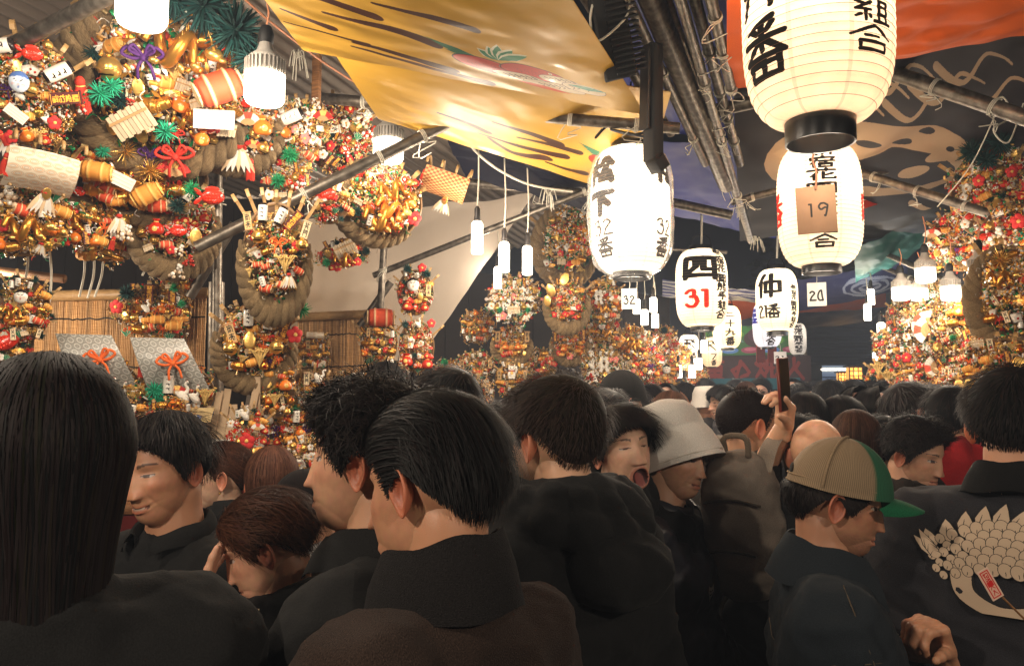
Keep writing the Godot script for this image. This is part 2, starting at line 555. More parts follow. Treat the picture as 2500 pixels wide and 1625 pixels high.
func crest_print() -> Image:                    # pale crane with spread wing, cut out of the dye
	var im := blank(512, 512, Color(0.6, 0.5, 0.4, 0))
	var c := Color(0.76, 0.67, 0.57, 1)
	var d := Color(0.07, 0.07, 0.08, 1)
	# neck loop
	stroke(im, smooth2(PackedVector2Array([Vector2(158, 330), Vector2(170, 440), Vector2(260, 500), Vector2(360, 480), Vector2(420, 420), Vector2(470, 470)]), 60), 34, 12, c)
	stroke(im, smooth2(PackedVector2Array([Vector2(190, 340), Vector2(205, 425), Vector2(280, 470), Vector2(350, 455)]), 40), 2.2, 1.5, d)
	for k in 9:                                  # long outer feathers along the top of the wing
		var a := Vector2(70 + k * 46, 262 - sin(k * 0.4) * 90)
		var b := a + Vector2(-20 + k * 13, -84 + absf(k - 4) * 7)
		poly(im, leaf2(a + Vector2(8, 26), b, 27), d)
		poly(im, leaf2(a + Vector2(8, 26), b, 24), c)
		stroke(im, PackedVector2Array([a.lerp(b, 0.15), a.lerp(b, 0.55)]), 1.6, 0.8, d)
	for row in 6:                                # scale feathers, row over row, smaller towards the tail
		for k in 12:
			var f := k / 11.0
			var p := Vector2(60 + k * 36 + (row % 2) * 17 + row * 6, 262 + row * 24 - sin(f * PI * 0.9) * 84 + f * row * 16)
			var r := lerpf(15, 25, sin(f * PI * 0.8))
			var tip := p + Vector2(lerpf(-6, 12, f), r * 1.25)
			poly(im, ellipse2(p.x, p.y, r * 0.92, r * 1.2, -0.25), d)
			poly(im, ellipse2(p.x, p.y, r * 0.92 - 1.7, r * 1.2 - 1.7, -0.25), c)
			stroke(im, PackedVector2Array([p.lerp(tip, 0.2), p.lerp(tip, 0.7)]), 1.4, 0.8, d)
	for k in 7:                                  # trailing quills at the right
		var a := Vector2(330 + k * 18, 300 + k * 20)
		poly(im, leaf2(a, a + Vector2(150, 70), 17), d)
		poly(im, leaf2(a, a + Vector2(150, 70), 14.4), c)
	for k in 5:                                  # tail at the left
		poly(im, leaf2(Vector2(90, 320), Vector2(14 + k * 16, 210 + absf(k - 1) * 26), 19), d)
		poly(im, leaf2(Vector2(90, 320), Vector2(14 + k * 16, 210 + absf(k - 1) * 26), 16.5), c)
	return im

# ---------------------------------------------------------------- ornaments of the rakes (unit size about 1, front towards +Z), shared by all rakes
const GOLD := Color(0.7, 0.33, 0.055)
const PALE_GOLD := Color(0.8, 0.5, 0.14)
const RED := Color(0.48, 0.03, 0.015)
const ORANGE := Color(0.7, 0.17, 0.02)
const WHITE := Color(0.74, 0.7, 0.62)
const BLACK := Color(0.012, 0.011, 0.011)
const WOOD := Color(0.5, 0.3, 0.13)
const STRAW := Color(0.52, 0.37, 0.17)
const GREEN := Color(0.01, 0.22, 0.07)
const TEAL := Color(0.008, 0.09, 0.07)

func keep(called: String, b: MB, m: String) -> void:
	orn[called] = b.done(mats[m])

func spiky(c: Color, n: int, seed_: int, thin := 0.03) -> MB:
	rng.seed = seed_
	var b := MB.new()
	for k in n:
		var y := 1.0 - 2.0 * (k + 0.5) / n
		var a := k * 2.39996
		var d := Vector3(sqrt(1 - y * y) * sin(a), y, sqrt(1 - y * y) * cos(a)) + Vector3(rr(-0.15, 0.15), rr(-0.15, 0.15), rr(-0.15, 0.15))
		b.col = c * rr(0.6, 1.35)
		b.tube(PackedVector3Array([d * 0.06, d * 0.3, d * rr(0.42, 0.55)]), [thin, thin * 0.9, thin * 0.2], 4, false)
	return b

func blossom(c: Color, mid: Color) -> MB:
	var b := MB.new()
	for k in 5:
		var a := TAU * k / 5
		b.col = c
		b.ball(Vector3(sin(a) * 0.27, cos(a) * 0.27, 0), Vector3(0.24, 0.24, 0.1), 8, 5, Basis(Vector3.UP, 0.3 * sin(a)))
	b.col = mid
	b.ball(Vector3(0, 0, 0.09), Vector3(0.12, 0.12, 0.08), 8, 5)
	return b

func bale(c: Color, ring: Color) -> MB:
	var b := MB.new()
	var x := Transform3D(Basis(Vector3.FORWARD, PI / 2), Vector3.ZERO)
	var prof := []
	var cs := []
	for k in 19:
		var t := k / 18.0 * 2 - 1
		var band := absf(absf(t) - 0.45) < 0.09 or absf(t) > 0.9
		prof.append(Vector2((0.0 if absf(t) > 0.99 else 0.3 + 0.06 * (1 - t * t)) + (0.045 if band and absf(t) < 0.99 else 0.0), t * 0.5))
		cs.append(ring if band else c)
	b.lathe(x, prof, 12, cs)
	for s in [-1.0, 1.0]:
		for r in 2:
			var o := PackedVector3Array()
			for k in 11:
				o.append(Vector3(s * 0.505, sin(TAU * k / 10) * (0.26 - r * 0.13), cos(TAU * k / 10) * (0.26 - r * 0.13)))
			b.col = ring
			b.tube(o, 0.035, 4, false)
	return b

func rope_arc(a0: float, a1: float, thick: float, turns: int, seed_: int) -> MB:    # three twisted strands along part of a unit circle, thickest at the lowest point
	rng.seed = seed_
	var b := MB.new()
	var n := 110
	for s in 3:
		var pts := PackedVector3Array()
		var rad := []
		for k in n:
			var t := float(k) / (n - 1)
			var a := deg_to_rad(lerpf(a0, a1, t))
			var w := thick * (0.28 + 0.72 * pow(sin(PI * clampf(t * 0.92 + 0.06, 0, 1)), 0.8))
			var ph := TAU * (s / 3.0 + t * turns)
			var dir := Vector3(sin(a), -cos(a), 0)
			pts.append(dir * (1.0 - thick * 0.4 + cos(ph) * w * 0.48) + Vector3(0, 0, sin(ph) * w * 0.48))
			rad.append(w * 0.43)
		b.col = Color(0.7, 0.52, 0.3) * [0.86, 1.0, 1.12][s]
		b.tube(pts, rad, 9)
	for k in 26:                                  # loose fibres
		var a := deg_to_rad(rr(a0, a1))
		var p := Vector3(sin(a), -cos(a), 0) * (1.0 - thick * 0.4)
		var d := Vector3(rr(-1, 1), rr(-1, 1), rr(0.2, 1)).normalized()
		b.tube(PackedVector3Array([p + d * thick * 0.5, p + d * thick * 0.8, p + d * thick * 1.0 + Vector3(0, -thick * 0.2, 0)]), 0.006, 3, false)
	return b

func fan_sheet(c: Color, c2: Color) -> MB:
	var b := MB.new()
	var p := PackedVector3Array()
	var cs := PackedColorArray()
	for j in 4:
		for i in 25:
			var a := lerpf(-1.15, 1.15, i / 24.0)
			var r: float = [0.08, 0.34, 0.36, 0.62][j]
			p.append(Vector3(sin(a) * r, cos(a) * r - 0.3, (0.03 if i % 2 else -0.03) * r * 2))
			cs.append(WOOD if j < 2 else (c if absf(a) > 0.35 else c2))
	b.sheet(25, 4, p, false, cs)
	return b

func make_ornaments() -> void:
	var b := MB.new()
	b.col = PALE_GOLD
	b.ball(Vector3.ZERO, Vector3(0.34, 0.5, 0.05), 16, 8)
	for k in 5:
		b.box(xf(Vector3(0, -0.3 + k * 0.15, 0.045)), Vector3(0.4 - absf(k - 2.0) * 0.07, 0.03, 0.03))
	keep("gold_coin", b, "gold")
	b = MB.new()
	b.col = PALE_GOLD
	b.ball(Vector3.ZERO, Vector3.ONE * 0.42, 14, 10)
	b.lathe(xf(Vector3.ZERO), [Vector2(0.4, -0.05), Vector2(0.46, -0.03), Vector2(0.46, 0.03), Vector2(0.4, 0.05)], 14)
	b.col = BLACK
	b.box(xf(Vector3(0, -0.2, 0.36), Vector3(0.5, 0, 0)), Vector3(0.5, 0.05, 0.05))
	b.col = GOLD
	b.lathe(xf(Vector3(0, 0.4, 0)), [Vector2(0.1, 0), Vector2(0.13, 0.06), Vector2(0.05, 0.12)], 8)
	keep("gold_bell", b, "gold")
	keep("rice_bale", bale(Color(0.72, 0.3, 0.05), Color(0.85, 0.55, 0.16)), "matte")
	keep("red_barrel", bale(Color(0.6, 0.07, 0.02), Color(0.75, 0.55, 0.3)), "matte")
	keep("gold_bale", bale(GOLD, PALE_GOLD), "gold")
	b = bale(GOLD, Color(0.6, 0.2, 0.03))
	b.col = WOOD
	b.rod(Vector3(0, -0.3, 0), Vector3(0.1, -0.75, 0.1), 0.06)
	keep("mallet", b, "gold")
	for q in [["gold_pouch", GOLD, "gold"], ["orange_pouch", ORANGE, "lacquer"], ["red_pouch", RED, "lacquer"]]:
		b = MB.new()
		b.col = q[1]
		var pr := []
		for k in 10:
			pr.append(Vector2([0.0, 0.3, 0.42, 0.45, 0.4, 0.28, 0.12, 0.13, 0.24, 0.2][k], [-0.42, -0.4, -0.3, -0.12, 0.06, 0.2, 0.3, 0.34, 0.48, 0.5][k]))
		b.lathe(xf(Vector3.ZERO), pr, 14)
		b.col = PALE_GOLD if q[2] != "gold" else RED
		b.lathe(xf(Vector3(0, 0.32, 0)), [Vector2(0.11, -0.04), Vector2(0.16, 0), Vector2(0.11, 0.04)], 10)
		b.ball(Vector3(0, -0.08, 0.42), Vector3(0.16, 0.16, 0.05), 8, 5)
		keep(q[0], b, q[2])
	# smiling round mask
	for q in [["white_mask", WHITE, RED], ["blue_white_mask", Color(0.62, 0.7, 0.8), Color(0.08, 0.16, 0.4)]]:
		b = MB.new()
		var p := PackedVector3Array()
		var cs := PackedColorArray()
		for j in 25:
			var e := PI * (j / 24.0 - 0.5)
			for i in 32:
				var a := TAU * i / 32
				var d := Vector3(sin(a) * cos(e), sin(e), cos(a) * cos(e))
				var f := Vector2(d.x, d.y)
				var r := 0.46 + (0.05 if absf(f.y + 0.1) < 0.16 and absf(absf(f.x) - 0.5) < 0.2 else 0.0)
				if absf(f.x) < 0.1 and f.y < 0.15 and f.y > -0.15 and d.z > 0: r += 0.05
				p.append(d * r * Vector3(0.92, 1.05, 0.55))
				var c: Color = q[1]
				if d.z > 0:
					if absf(f.y - 0.2 + 0.4 * (absf(f.x) - 0.35) ** 2) < 0.06 and absf(absf(f.x) - 0.35) < 0.2: c = BLACK
					if f.distance_to(Vector2(0, -0.42)) < 0.13: c = q[2]
					if f.distance_to(Vector2(signf(f.x) * 0.5, -0.15)) < 0.14: c = q[1] * Color(1, 0.65, 0.6)
				if f.y > 0.55 - 0.25 * absf(f.x) or d.z < -0.1: c = BLACK if q[0] == "white_mask" else q[2]
				cs.append(c)
		b.sheet(32, 25, p, true, cs)
		keep(q[0], b, "lacquer")
	# sea bream
	for q in [["red_fish", Color(0.55, 0.03, 0.012), "lacquer"], ["gold_fish", GOLD, "gold"]]:
		b = MB.new()
		b.col = q[1]
		b.ball(Vector3(0.05, 0, 0), Vector3(0.42, 0.26, 0.13), 14, 9)
		for s in [-1.0, 1.0]:
			b.ball(Vector3(-0.46, 0.15 * s, 0), Vector3(0.2, 0.08, 0.03), 8, 5, Basis(Vector3.BACK, -0.7 * s))
		b.ball(Vector3(0.02, 0.27, 0), Vector3(0.28, 0.1, 0.03), 10, 5)
		b.ball(Vector3(0.1, -0.12, 0.13), Vector3(0.13, 0.06, 0.03), 8, 5, Basis(Vector3.BACK, 0.6))
		b.col = q[1] * 1.5
		for k in 14:
			b.ball(Vector3(-0.2 + (k % 5) * 0.1, -0.1 + (k / 5) * 0.1, 0.105), Vector3(0.045, 0.045, 0.03), 6, 4)
		b.col = WHITE
		b.ball(Vector3(0.32, 0.07, 0.1), Vector3(0.05, 0.05, 0.03), 8, 5)
		b.col = BLACK
		b.ball(Vector3(0.325, 0.07, 0.125), Vector3(0.025, 0.025, 0.015), 6, 4)
		keep(q[0], b, q[2])
	# crane and dove
	b = MB.new()
	b.col = WHITE
	b.ball(Vector3(0, -0.15, 0), Vector3(0.2, 0.3, 0.18), 12, 8, Basis(Vector3.BACK, 0.5))
	b.tube(curve([Vector3(0.08, 0, 0), Vector3(0.16, 0.2, 0.02), Vector3(0.06, 0.36, 0.04), Vector3(0.12, 0.46, 0.08)], 10), [0.11, 0.09, 0.075, 0.065, 0.06, 0.055, 0.055, 0.055, 0.06, 0.04], 8)
	b.ball(Vector3(0.13, 0.46, 0.08), Vector3(0.075, 0.06, 0.06), 8, 6)
	for s in [-1.0, 1.0]:
		b.ball(Vector3(-0.08, -0.1, 0.15 * s), Vector3(0.12, 0.3, 0.04), 8, 6, Basis(Vector3.BACK, 0.9))
	b.col = BLACK
	b.tube(PackedVector3Array([Vector3(0.18, 0.46, 0.09), Vector3(0.34, 0.42, 0.12)]), [0.025, 0.006], 5)
	b.ball(Vector3(-0.24, -0.34, 0), Vector3(0.08, 0.16, 0.1), 8, 5, Basis(Vector3.BACK, -0.8))
	b.col = RED
	b.ball(Vector3(0.12, 0.51, 0.08), Vector3(0.05, 0.025, 0.04), 6, 4)
	keep("crane", b, "matte")
	# turtle
	b = MB.new()
	b.col = Color(0.35, 0.26, 0.05)
	b.ball(Vector3.ZERO, Vector3(0.36, 0.3, 0.2), 10, 7)
	b.col = GOLD
	for k in 7:
		b.ball(Vector3(0, 0, 0.17) if k == 0 else Vector3(sin(k * 1.047) * 0.2, cos(k * 1.047) * 0.17, 0.12), Vector3(0.08, 0.08, 0.05), 6, 4)
	for k in 4:
		b.ball(Vector3([0.3, -0.3, 0.3, -0.3][k], [0.22, 0.22, -0.22, -0.22][k], 0), Vector3(0.12, 0.07, 0.05), 6, 4, Basis(Vector3.BACK, [0.7, -0.7, -0.7, 0.7][k]))
	b.ball(Vector3(0, 0.36, 0.06), Vector3(0.08, 0.12, 0.08), 8, 5)
	keep("turtle", b, "gold")
	keep("pine_sprig", spiky(Color(0.012, 0.3, 0.11), 90, 1), "matte")
	keep("teal_sprig", spiky(Color(0.015, 0.36, 0.2), 70, 2, 0.035), "matte")
	keep("dark_sprig", spiky(Color(0.006, 0.05, 0.045), 110, 3), "matte")
	keep("gold_burst", spiky(PALE_GOLD, 60, 4, 0.022), "gold")
	keep("red_blossom", blossom(Color(0.55, 0.02, 0.02), PALE_GOLD), "matte")
	keep("pink_blossom", blossom(Color(0.75, 0.22, 0.2), PALE_GOLD), "matte")
	keep("white_blossom", blossom(WHITE, Color(0.7, 0.3, 0.05)), "matte")
	# tassels
	for q in [["red_tassel", Color(0.55, 0.035, 0.015)], ["purple_tassel", Color(0.09, 0.015, 0.14)]]:
		b = MB.new()
		rng.seed = 8
		b.col = q[1]
		b.ball(Vector3(0, 0.3, 0), Vector3(0.14, 0.16, 0.14), 10, 6)
		for k in 20:
			var a := TAU * k / 20
			b.tube(PackedVector3Array([Vector3(sin(a) * 0.08, 0.24, cos(a) * 0.08), Vector3(sin(a) * 0.15, 0, cos(a) * 0.15), Vector3(sin(a) * 0.17, rr(-0.55, -0.45), cos(a) * 0.17)]), 0.03, 4, false)
		b.col = PALE_GOLD
		b.lathe(xf(Vector3(0, 0.2, 0)), [Vector2(0.1, -0.04), Vector2(0.13, 0), Vector2(0.1, 0.04)], 10)
		keep(q[0], b, "matte")
	# zigzag paper, folded paper
	b = MB.new()
	b.col = WHITE
	for s in [-1.0, 1.0]:
		for k in 4:
			b.box(xf(Vector3(s * (0.12 + 0.07 * (k % 2)), 0.35 - k * 0.24, 0.02 * k), Vector3(0.2, 0, 0.35 * s * (1 if k % 2 else -1))), Vector3(0.2, 0.24, 0.012))
	keep("paper_streamer", b, "paper")
	b = MB.new()
	for k in 7:
		var a := (k - 3) * 0.28
		b.col = WHITE if k % 3 else Color(0.7, 0.5, 0.3)
		b.ribbon(curve([Vector3(0, 0.35, 0.02 * k), Vector3(sin(a) * 0.3, 0, 0.1), Vector3(sin(a) * 0.62, -0.5, 0.03)], 5), [0.05, 0.1, 0.14, 0.13, 0.02], Vector3(cos(a), sin(a), 0.2).normalized())
	b.col = RED
	b.ball(Vector3(0, 0.3, 0.1), Vector3(0.14, 0.1, 0.1), 8, 5)
	keep("folded_paper", b, "paper")
	# lantern charm
	b = MB.new()
	var prof := []
	var cs2 := []
	for q in [[0, -0.5], [0.2, -0.5], [0.2, -0.4], [0.24, -0.4], [0.25, -0.2], [0.25, 0.2], [0.24, 0.4], [0.2, 0.4], [0.2, 0.52], [0, 0.52]]:
		prof.append(Vector2(q[0], q[1]))
		cs2.append(BLACK if absf(q[1]) > 0.4 or q[0] < 0.22 else WHITE)
	b.lathe(xf(Vector3.ZERO), prof, 14, cs2)
	b.col = BLACK
	for k in 3:
		b.box(xf(Vector3(0, 0.22 - k * 0.2, 0.25)), Vector3(0.17, 0.03, 0.02))
		b.box(xf(Vector3(0.02, 0.2 - k * 0.2, 0.25), Vector3(0, 0, 0.5)), Vector3(0.03, 0.13, 0.025))
	keep("lantern_charm", b, "lacquer")
	# plaques: front from the printed sheet
	for k in 4:
		b = MB.new()
		b.box(xf(Vector3.ZERO), Vector3(0.42, 1.0, 0.07), Rect2(k * 0.25 + 0.005, 0, 0.24, 1), Rect2(k * 0.25 + 0.03, 0.06, 0.01, 0.01))
		b.box(xf(Vector3(0, 0.52, 0)), Vector3(0.5, 0.05, 0.12), Rect2(k * 0.25 + 0.03, 0.01, 0.01, 0.01), Rect2(k * 0.25 + 0.03, 0.06, 0.01, 0.01))
		keep("plaque%d" % k, b, "plaque")
	# white board with slats (raft)
	b = MB.new()
	for k in 9:
		b.col = Color(0.62, 0.5, 0.34) * [1.0, 0.9, 1.1][k % 3]
		b.box(xf(Vector3(-0.4 + k * 0.1, 0.03 * (k % 2), 0)), Vector3(0.085, 0.56, 0.06))
	b.col = WOOD
	b.box(xf(Vector3(0, 0.12, 0.05)), Vector3(0.9, 0.05, 0.04))
	keep("straw_raft", b, "matte")
	b = MB.new()
	b.col = Color(0.78, 0.74, 0.66)
	b.box(xf(Vector3.ZERO), Vector3(0.9, 0.44, 0.06))
	b.col = Color(0.55, 0.5, 0.42)
	for k in 3:
		b.box(xf(Vector3(0, -0.12 + k * 0.12, 0.032)), Vector3(0.8, 0.02, 0.01))
	keep("white_board", b, "paper")
	# dice
	b = MB.new()
	b.col = WHITE
	b.bevel_box(Transform3D(Basis(Vector3(1, 1, 0).normalized(), 0.5), Vector3.ZERO), Vector3.ONE * 0.6, 0.06)
	b.col = RED
	b.ball(Basis(Vector3(1, 1, 0).normalized(), 0.5) * Vector3(0, 0, 0.3), Vector3(0.1, 0.1, 0.02), 8, 5, Basis(Vector3(1, 1, 0).normalized(), 0.5))
	keep("dice", b, "lacquer")
	keep("red_fan", fan_sheet(Color(0.5, 0.03, 0.02), PALE_GOLD), "matte")
	keep("white_fan", fan_sheet(WHITE, Color(0.62, 0.08, 0.04)), "matte")
	keep("gold_fan", fan_sheet(GOLD, PALE_GOLD), "gold")
	# wooden cash box with coins
	b = MB.new()
	b.col = WOOD
	b.box(xf(Vector3(0, -0.2, 0)), Vector3(0.9, 0.4, 0.5))
	b.col = Color(0.25, 0.14, 0.05)
	b.box(xf(Vector3(0, -0.02, 0)), Vector3(0.96, 0.06, 0.56))
	b.col = PALE_GOLD
	rng.seed = 5
	for k in 11:
		b.ball(Vector3(rr(-0.36, 0.36), rr(0.02, 0.18), rr(-0.15, 0.2)), Vector3(0.12, 0.17, 0.03), 8, 5, Basis.from_euler(Vector3(rr(-0.6, 0.6), rr(-1, 1), rr(-1, 1))))
	keep("coin_box", b, "lacquer")
	# beckoning cat
	b = MB.new()
	b.col = WHITE
	b.ball(Vector3(0, -0.2, 0), Vector3(0.28, 0.32, 0.24), 12, 8)
	b.ball(Vector3(0, 0.2, 0.04), Vector3(0.25, 0.2, 0.2), 12, 8)
	b.tube(PackedVector3Array([Vector3(0.22, -0.1, 0.12), Vector3(0.32, 0.14, 0.16), Vector3(0.28, 0.34, 0.2)]), [0.08, 0.08, 0.09], 8)
	for s in [-1.0, 1.0]:
		b.tube(PackedVector3Array([Vector3(s * 0.15, 0.32, 0.04), Vector3(s * 0.2, 0.5, 0.04)]), [0.09, 0.01], 6)
		b.ball(Vector3(s * 0.12, -0.45, 0.16), Vector3(0.12, 0.07, 0.12), 8, 5)
	b.col = BLACK
	for s in [-1.0, 1.0]:
		b.ball(Vector3(s * 0.09, 0.22, 0.225), Vector3(0.03, 0.04, 0.02), 6, 4)
	b.col = RED
	b.lathe(xf(Vector3(0, 0.02, 0.02)), [Vector2(0.2, -0.03), Vector2(0.25, 0), Vector2(0.2, 0.03)], 12)
	b.ball(Vector3(0, 0.14, 0.24), Vector3(0.03, 0.02, 0.02), 6, 4)
	b.col = PALE_GOLD
	b.ball(Vector3(0, -0.12, 0.26), Vector3(0.1, 0.13, 0.04), 8, 5)
	keep("white_cat", b, "lacquer")
	# round red doll
	b = MB.new()
	b.col = RED
	b.ball(Vector3.ZERO, Vector3(0.4, 0.44, 0.36), 14, 10)
	b.col = WHITE
	b.ball(Vector3(0, 0.1, 0.22), Vector3(0.26, 0.18, 0.16), 10, 6)
	b.col = BLACK
	for s in [-1.0, 1.0]:
		b.ball(Vector3(s * 0.1, 0.13, 0.365), Vector3(0.05, 0.05, 0.02), 6, 4)
		b.ball(Vector3(s * 0.11, 0.22, 0.33), Vector3(0.1, 0.025, 0.03), 6, 4)
	b.col = PALE_GOLD
	for k in 3:
		b.box(xf(Vector3(0, -0.14 - k * 0.08, 0.345 - k * 0.035)), Vector3(0.3 - k * 0.06, 0.03, 0.03))
	keep("round_doll", b, "lacquer")
	# strings of beads
	for q in [["red_berries", RED, RED, "lacquer"], ["mixed_berries", RED, WHITE, "lacquer"], ["gold_beads", PALE_GOLD, GOLD, "gold"], ["white_beads", WHITE, Color(0.6, 0.45, 0.3), "lacquer"]]:
		b = MB.new()
		rng.seed = 12
		for k in 16:
			b.col = q[1] if k % 2 else q[2]
			b.ball(Vector3(rr(-0.4, 0.4), rr(-0.4, 0.4), rr(-0.12, 0.16)), Vector3.ONE * rr(0.1, 0.14), 7, 5)
		keep(q[0], b, q[3])
	# bow
	for q in [["purple_bow", Color(0.07, 0.012, 0.13)], ["red_bow", Color(0.55, 0.03, 0.015)], ["orange_knot", Color(0.75, 0.14, 0.02)]]:
		b = MB.new()
		b.col = q[1]
		for s in [-1.0, 1.0]:
			b.tube(curve([Vector3.ZERO, Vector3(s * 0.3, 0.28, 0.1), Vector3(s * 0.5, 0.12, 0.12), Vector3(s * 0.28, -0.02, 0.06), Vector3.ZERO], 14), 0.05, 5)
			b.tube(curve([Vector3.ZERO, Vector3(s * 0.16, -0.24, 0.08), Vector3(s * 0.2, -0.55, 0.02)], 8), 0.045, 5)
			b.tube(curve([Vector3.ZERO, Vector3(s * 0.18, 0.34, 0.14), Vector3(s * 0.3, 0.2, 0.16), Vector3.ZERO], 12), 0.045, 5)
		b.ball(Vector3(0, 0, 0.05), Vector3(0.1, 0.1, 0.09), 8, 6)
		keep(q[0], b, "matte")
	# ears of rice, straw skirt
	b = MB.new()
	rng.seed = 21
	for k in 34:
		var a := rr(-0.9, 0.9)
		b.col = Color(0.62, 0.42, 0.14) * rr(0.7, 1.3)
		var l := rr(0.35, 0.6)
		b.tube(curve([Vector3(0, -0.4, 0), Vector3(sin(a) * 0.2, 0, rr(-0.05, 0.12)), Vector3(sin(a) * l, l * 0.7, rr(-0.08, 0.16)), Vector3(sin(a) * l * 1.25, l * 0.6, rr(0, 0.2))], 7), [0.012, 0.012, 0.014, 0.02, 0.032, 0.032, 0.012], 4, false)
	keep("rice_ears", b, "matte")
	# dragon
	for q in [["gold_dragon", GOLD, "gold"], ["orange_dragon", ORANGE, "lacquer"]]:
		b = MB.new()
		b.col = q[1]
		var pts := []
		for k in 10:
			pts.append(Vector3(-0.5 + k * 0.1, 0.26 * sin(k * 1.3), 0.14 * cos(k * 1.3)))
		var body := curve(pts, 40)
		var rad := []
		for k in 40:
			rad.append(0.05 + 0.055 * sin(PI * k / 44.0 + 0.2))
		b.tube(body, rad, 7)
		for k in range(2, 38):
			b.col = PALE_GOLD if k % 2 else q[1]
			b.tube(PackedVector3Array([body[k], body[k] + Vector3(-0.03, 0.13 + 0.03 * (k % 3), 0.04)]), [0.035, 0.004], 4, false)
		b.ball(Vector3(0.52, 0.1, 0.08), Vector3(0.15, 0.11, 0.11), 10, 6)
		b.ball(Vector3(0.64, 0.06, 0.1), Vector3(0.1, 0.05, 0.07), 8, 5)
		for s in [-1.0, 1.0]:
			b.tube(curve([Vector3(0.5, 0.18, 0.08 + s * 0.05), Vector3(0.42, 0.34, 0.1 + s * 0.1), Vector3(0.36, 0.42, 0.1 + s * 0.12)], 5), [0.03, 0.025, 0.02, 0.015, 0.005], 4)
		for k in 4:
			b.ball(Vector3(-0.3 + k * 0.2, -0.26 + 0.1 * (k % 2), 0.1), Vector3(0.1, 0.06, 0.06), 6, 4, Basis(Vector3.BACK, k))
		keep(q[0], b, q[2])
	# bamboo grass leaves
	b = MB.new()
	for k in 6:
		var a := (k - 2.5) * 0.42
		var tip := Vector3(sin(a) * 0.5, cos(a) * 0.5, 0.06 * (k % 2))
		b.col = Color(0.6, 0.58, 0.42)
		b.ribbon(PackedVector3Array([Vector3(0, -0.2, 0.0), tip * 0.5, tip]), [0.03, 0.17, 0.01], Vector3(cos(a), -sin(a), 0.25).normalized())
		b.col = Color(0.012, 0.16, 0.07)
		b.ribbon(PackedVector3Array([Vector3(0, -0.19, 0.012), tip * 0.5 + Vector3(0, 0, 0.012), tip * 0.96 + Vector3(0, 0, 0.012)]), [0.02, 0.12, 0.008], Vector3(cos(a), -sin(a), 0.25).normalized())
	keep("bamboo_leaf", b, "matte")
	b = MB.new()
	b.lathe(Transform3D(Basis(Vector3.BACK, PI / 2), Vector3.ZERO), [Vector2(0, -0.5), Vector2(0.2, -0.5), Vector2(0.2, 0.5), Vector2(0, 0.5)], 14)
	keep("paper_roll", b, "patterned")
	# gold lattice scrap and red flame
	b = MB.new()
	rng.seed = 31
	for k in 22:
		b.col = PALE_GOLD * rr(0.6, 1.2)
		var p := Vector3(rr(-0.4, 0.4), rr(-0.4, 0.4), rr(-0.08, 0.12))
		var o := PackedVector3Array()
		var r := rr(0.06, 0.15)
		var bb := Basis.from_euler(Vector3(rr(-1, 1), rr(-1, 1), 0))
		for j in 9:
			o.append(p + bb * Vector3(sin(TAU * j / 8) * r, cos(TAU * j / 8) * r, 0))
		b.tube(o, 0.022, 4, false)
	keep("gold_rings", b, "gold")
	# bamboo claw of a rake, unit length, hooked at the top; fixed at the origin
	b = MB.new()
	b.col = Color(0.55, 0.36, 0.16)
	var q := curve([Vector3(0, 0, 0), Vector3(0, 0.5, -0.03), Vector3(0, 0.86, 0.0), Vector3(0, 1.0, 0.1), Vector3(0, 0.98, 0.22), Vector3(0, 0.9, 0.26)], 14)
	for k in 13:
		var h := 0.022
		var a := q[k]
		var d := q[k + 1]
		b.box(Transform3D(look(d - a, Vector3.RIGHT), (a + d) / 2), Vector3(0.014, h * 2, a.distance_to(d) * 1.04))
	keep("claw", b, "bamboo")
	# winnowing-basket back, rope crescents
	b = MB.new()
	var pts2 := PackedVector3Array()
	var cs := PackedColorArray()
	for j in 7:
		for i in 28:
			var a := TAU * i / 28
			var r := j / 6.0
			pts2.append(Vector3(sin(a) * r, cos(a) * r, -0.16 + 0.1 * r * r))
			cs.append(Color(0.17, 0.095, 0.045) * (1.15 if (i + j) % 2 else 0.85))
	b.sheet(28, 7, pts2, true, cs)
	pts2 = PackedVector3Array()
	for i in 29:
		pts2.append(Vector3(sin(TAU * i / 28), cos(TAU * i / 28), -0.06))
	b.col = Color(0.3, 0.18, 0.08)
	b.tube(pts2, 0.04, 6, false)
	keep("backing", b, "bamboo")
	keep("rope_low", rope_arc(-105, 105, 0.3, 6, 1), "rope")
	keep("rope_left", rope_arc(-165, 60, 0.27, 7, 2), "rope")
	keep("rope_right", rope_arc(-60, 165, 0.27, 7, 3), "rope")

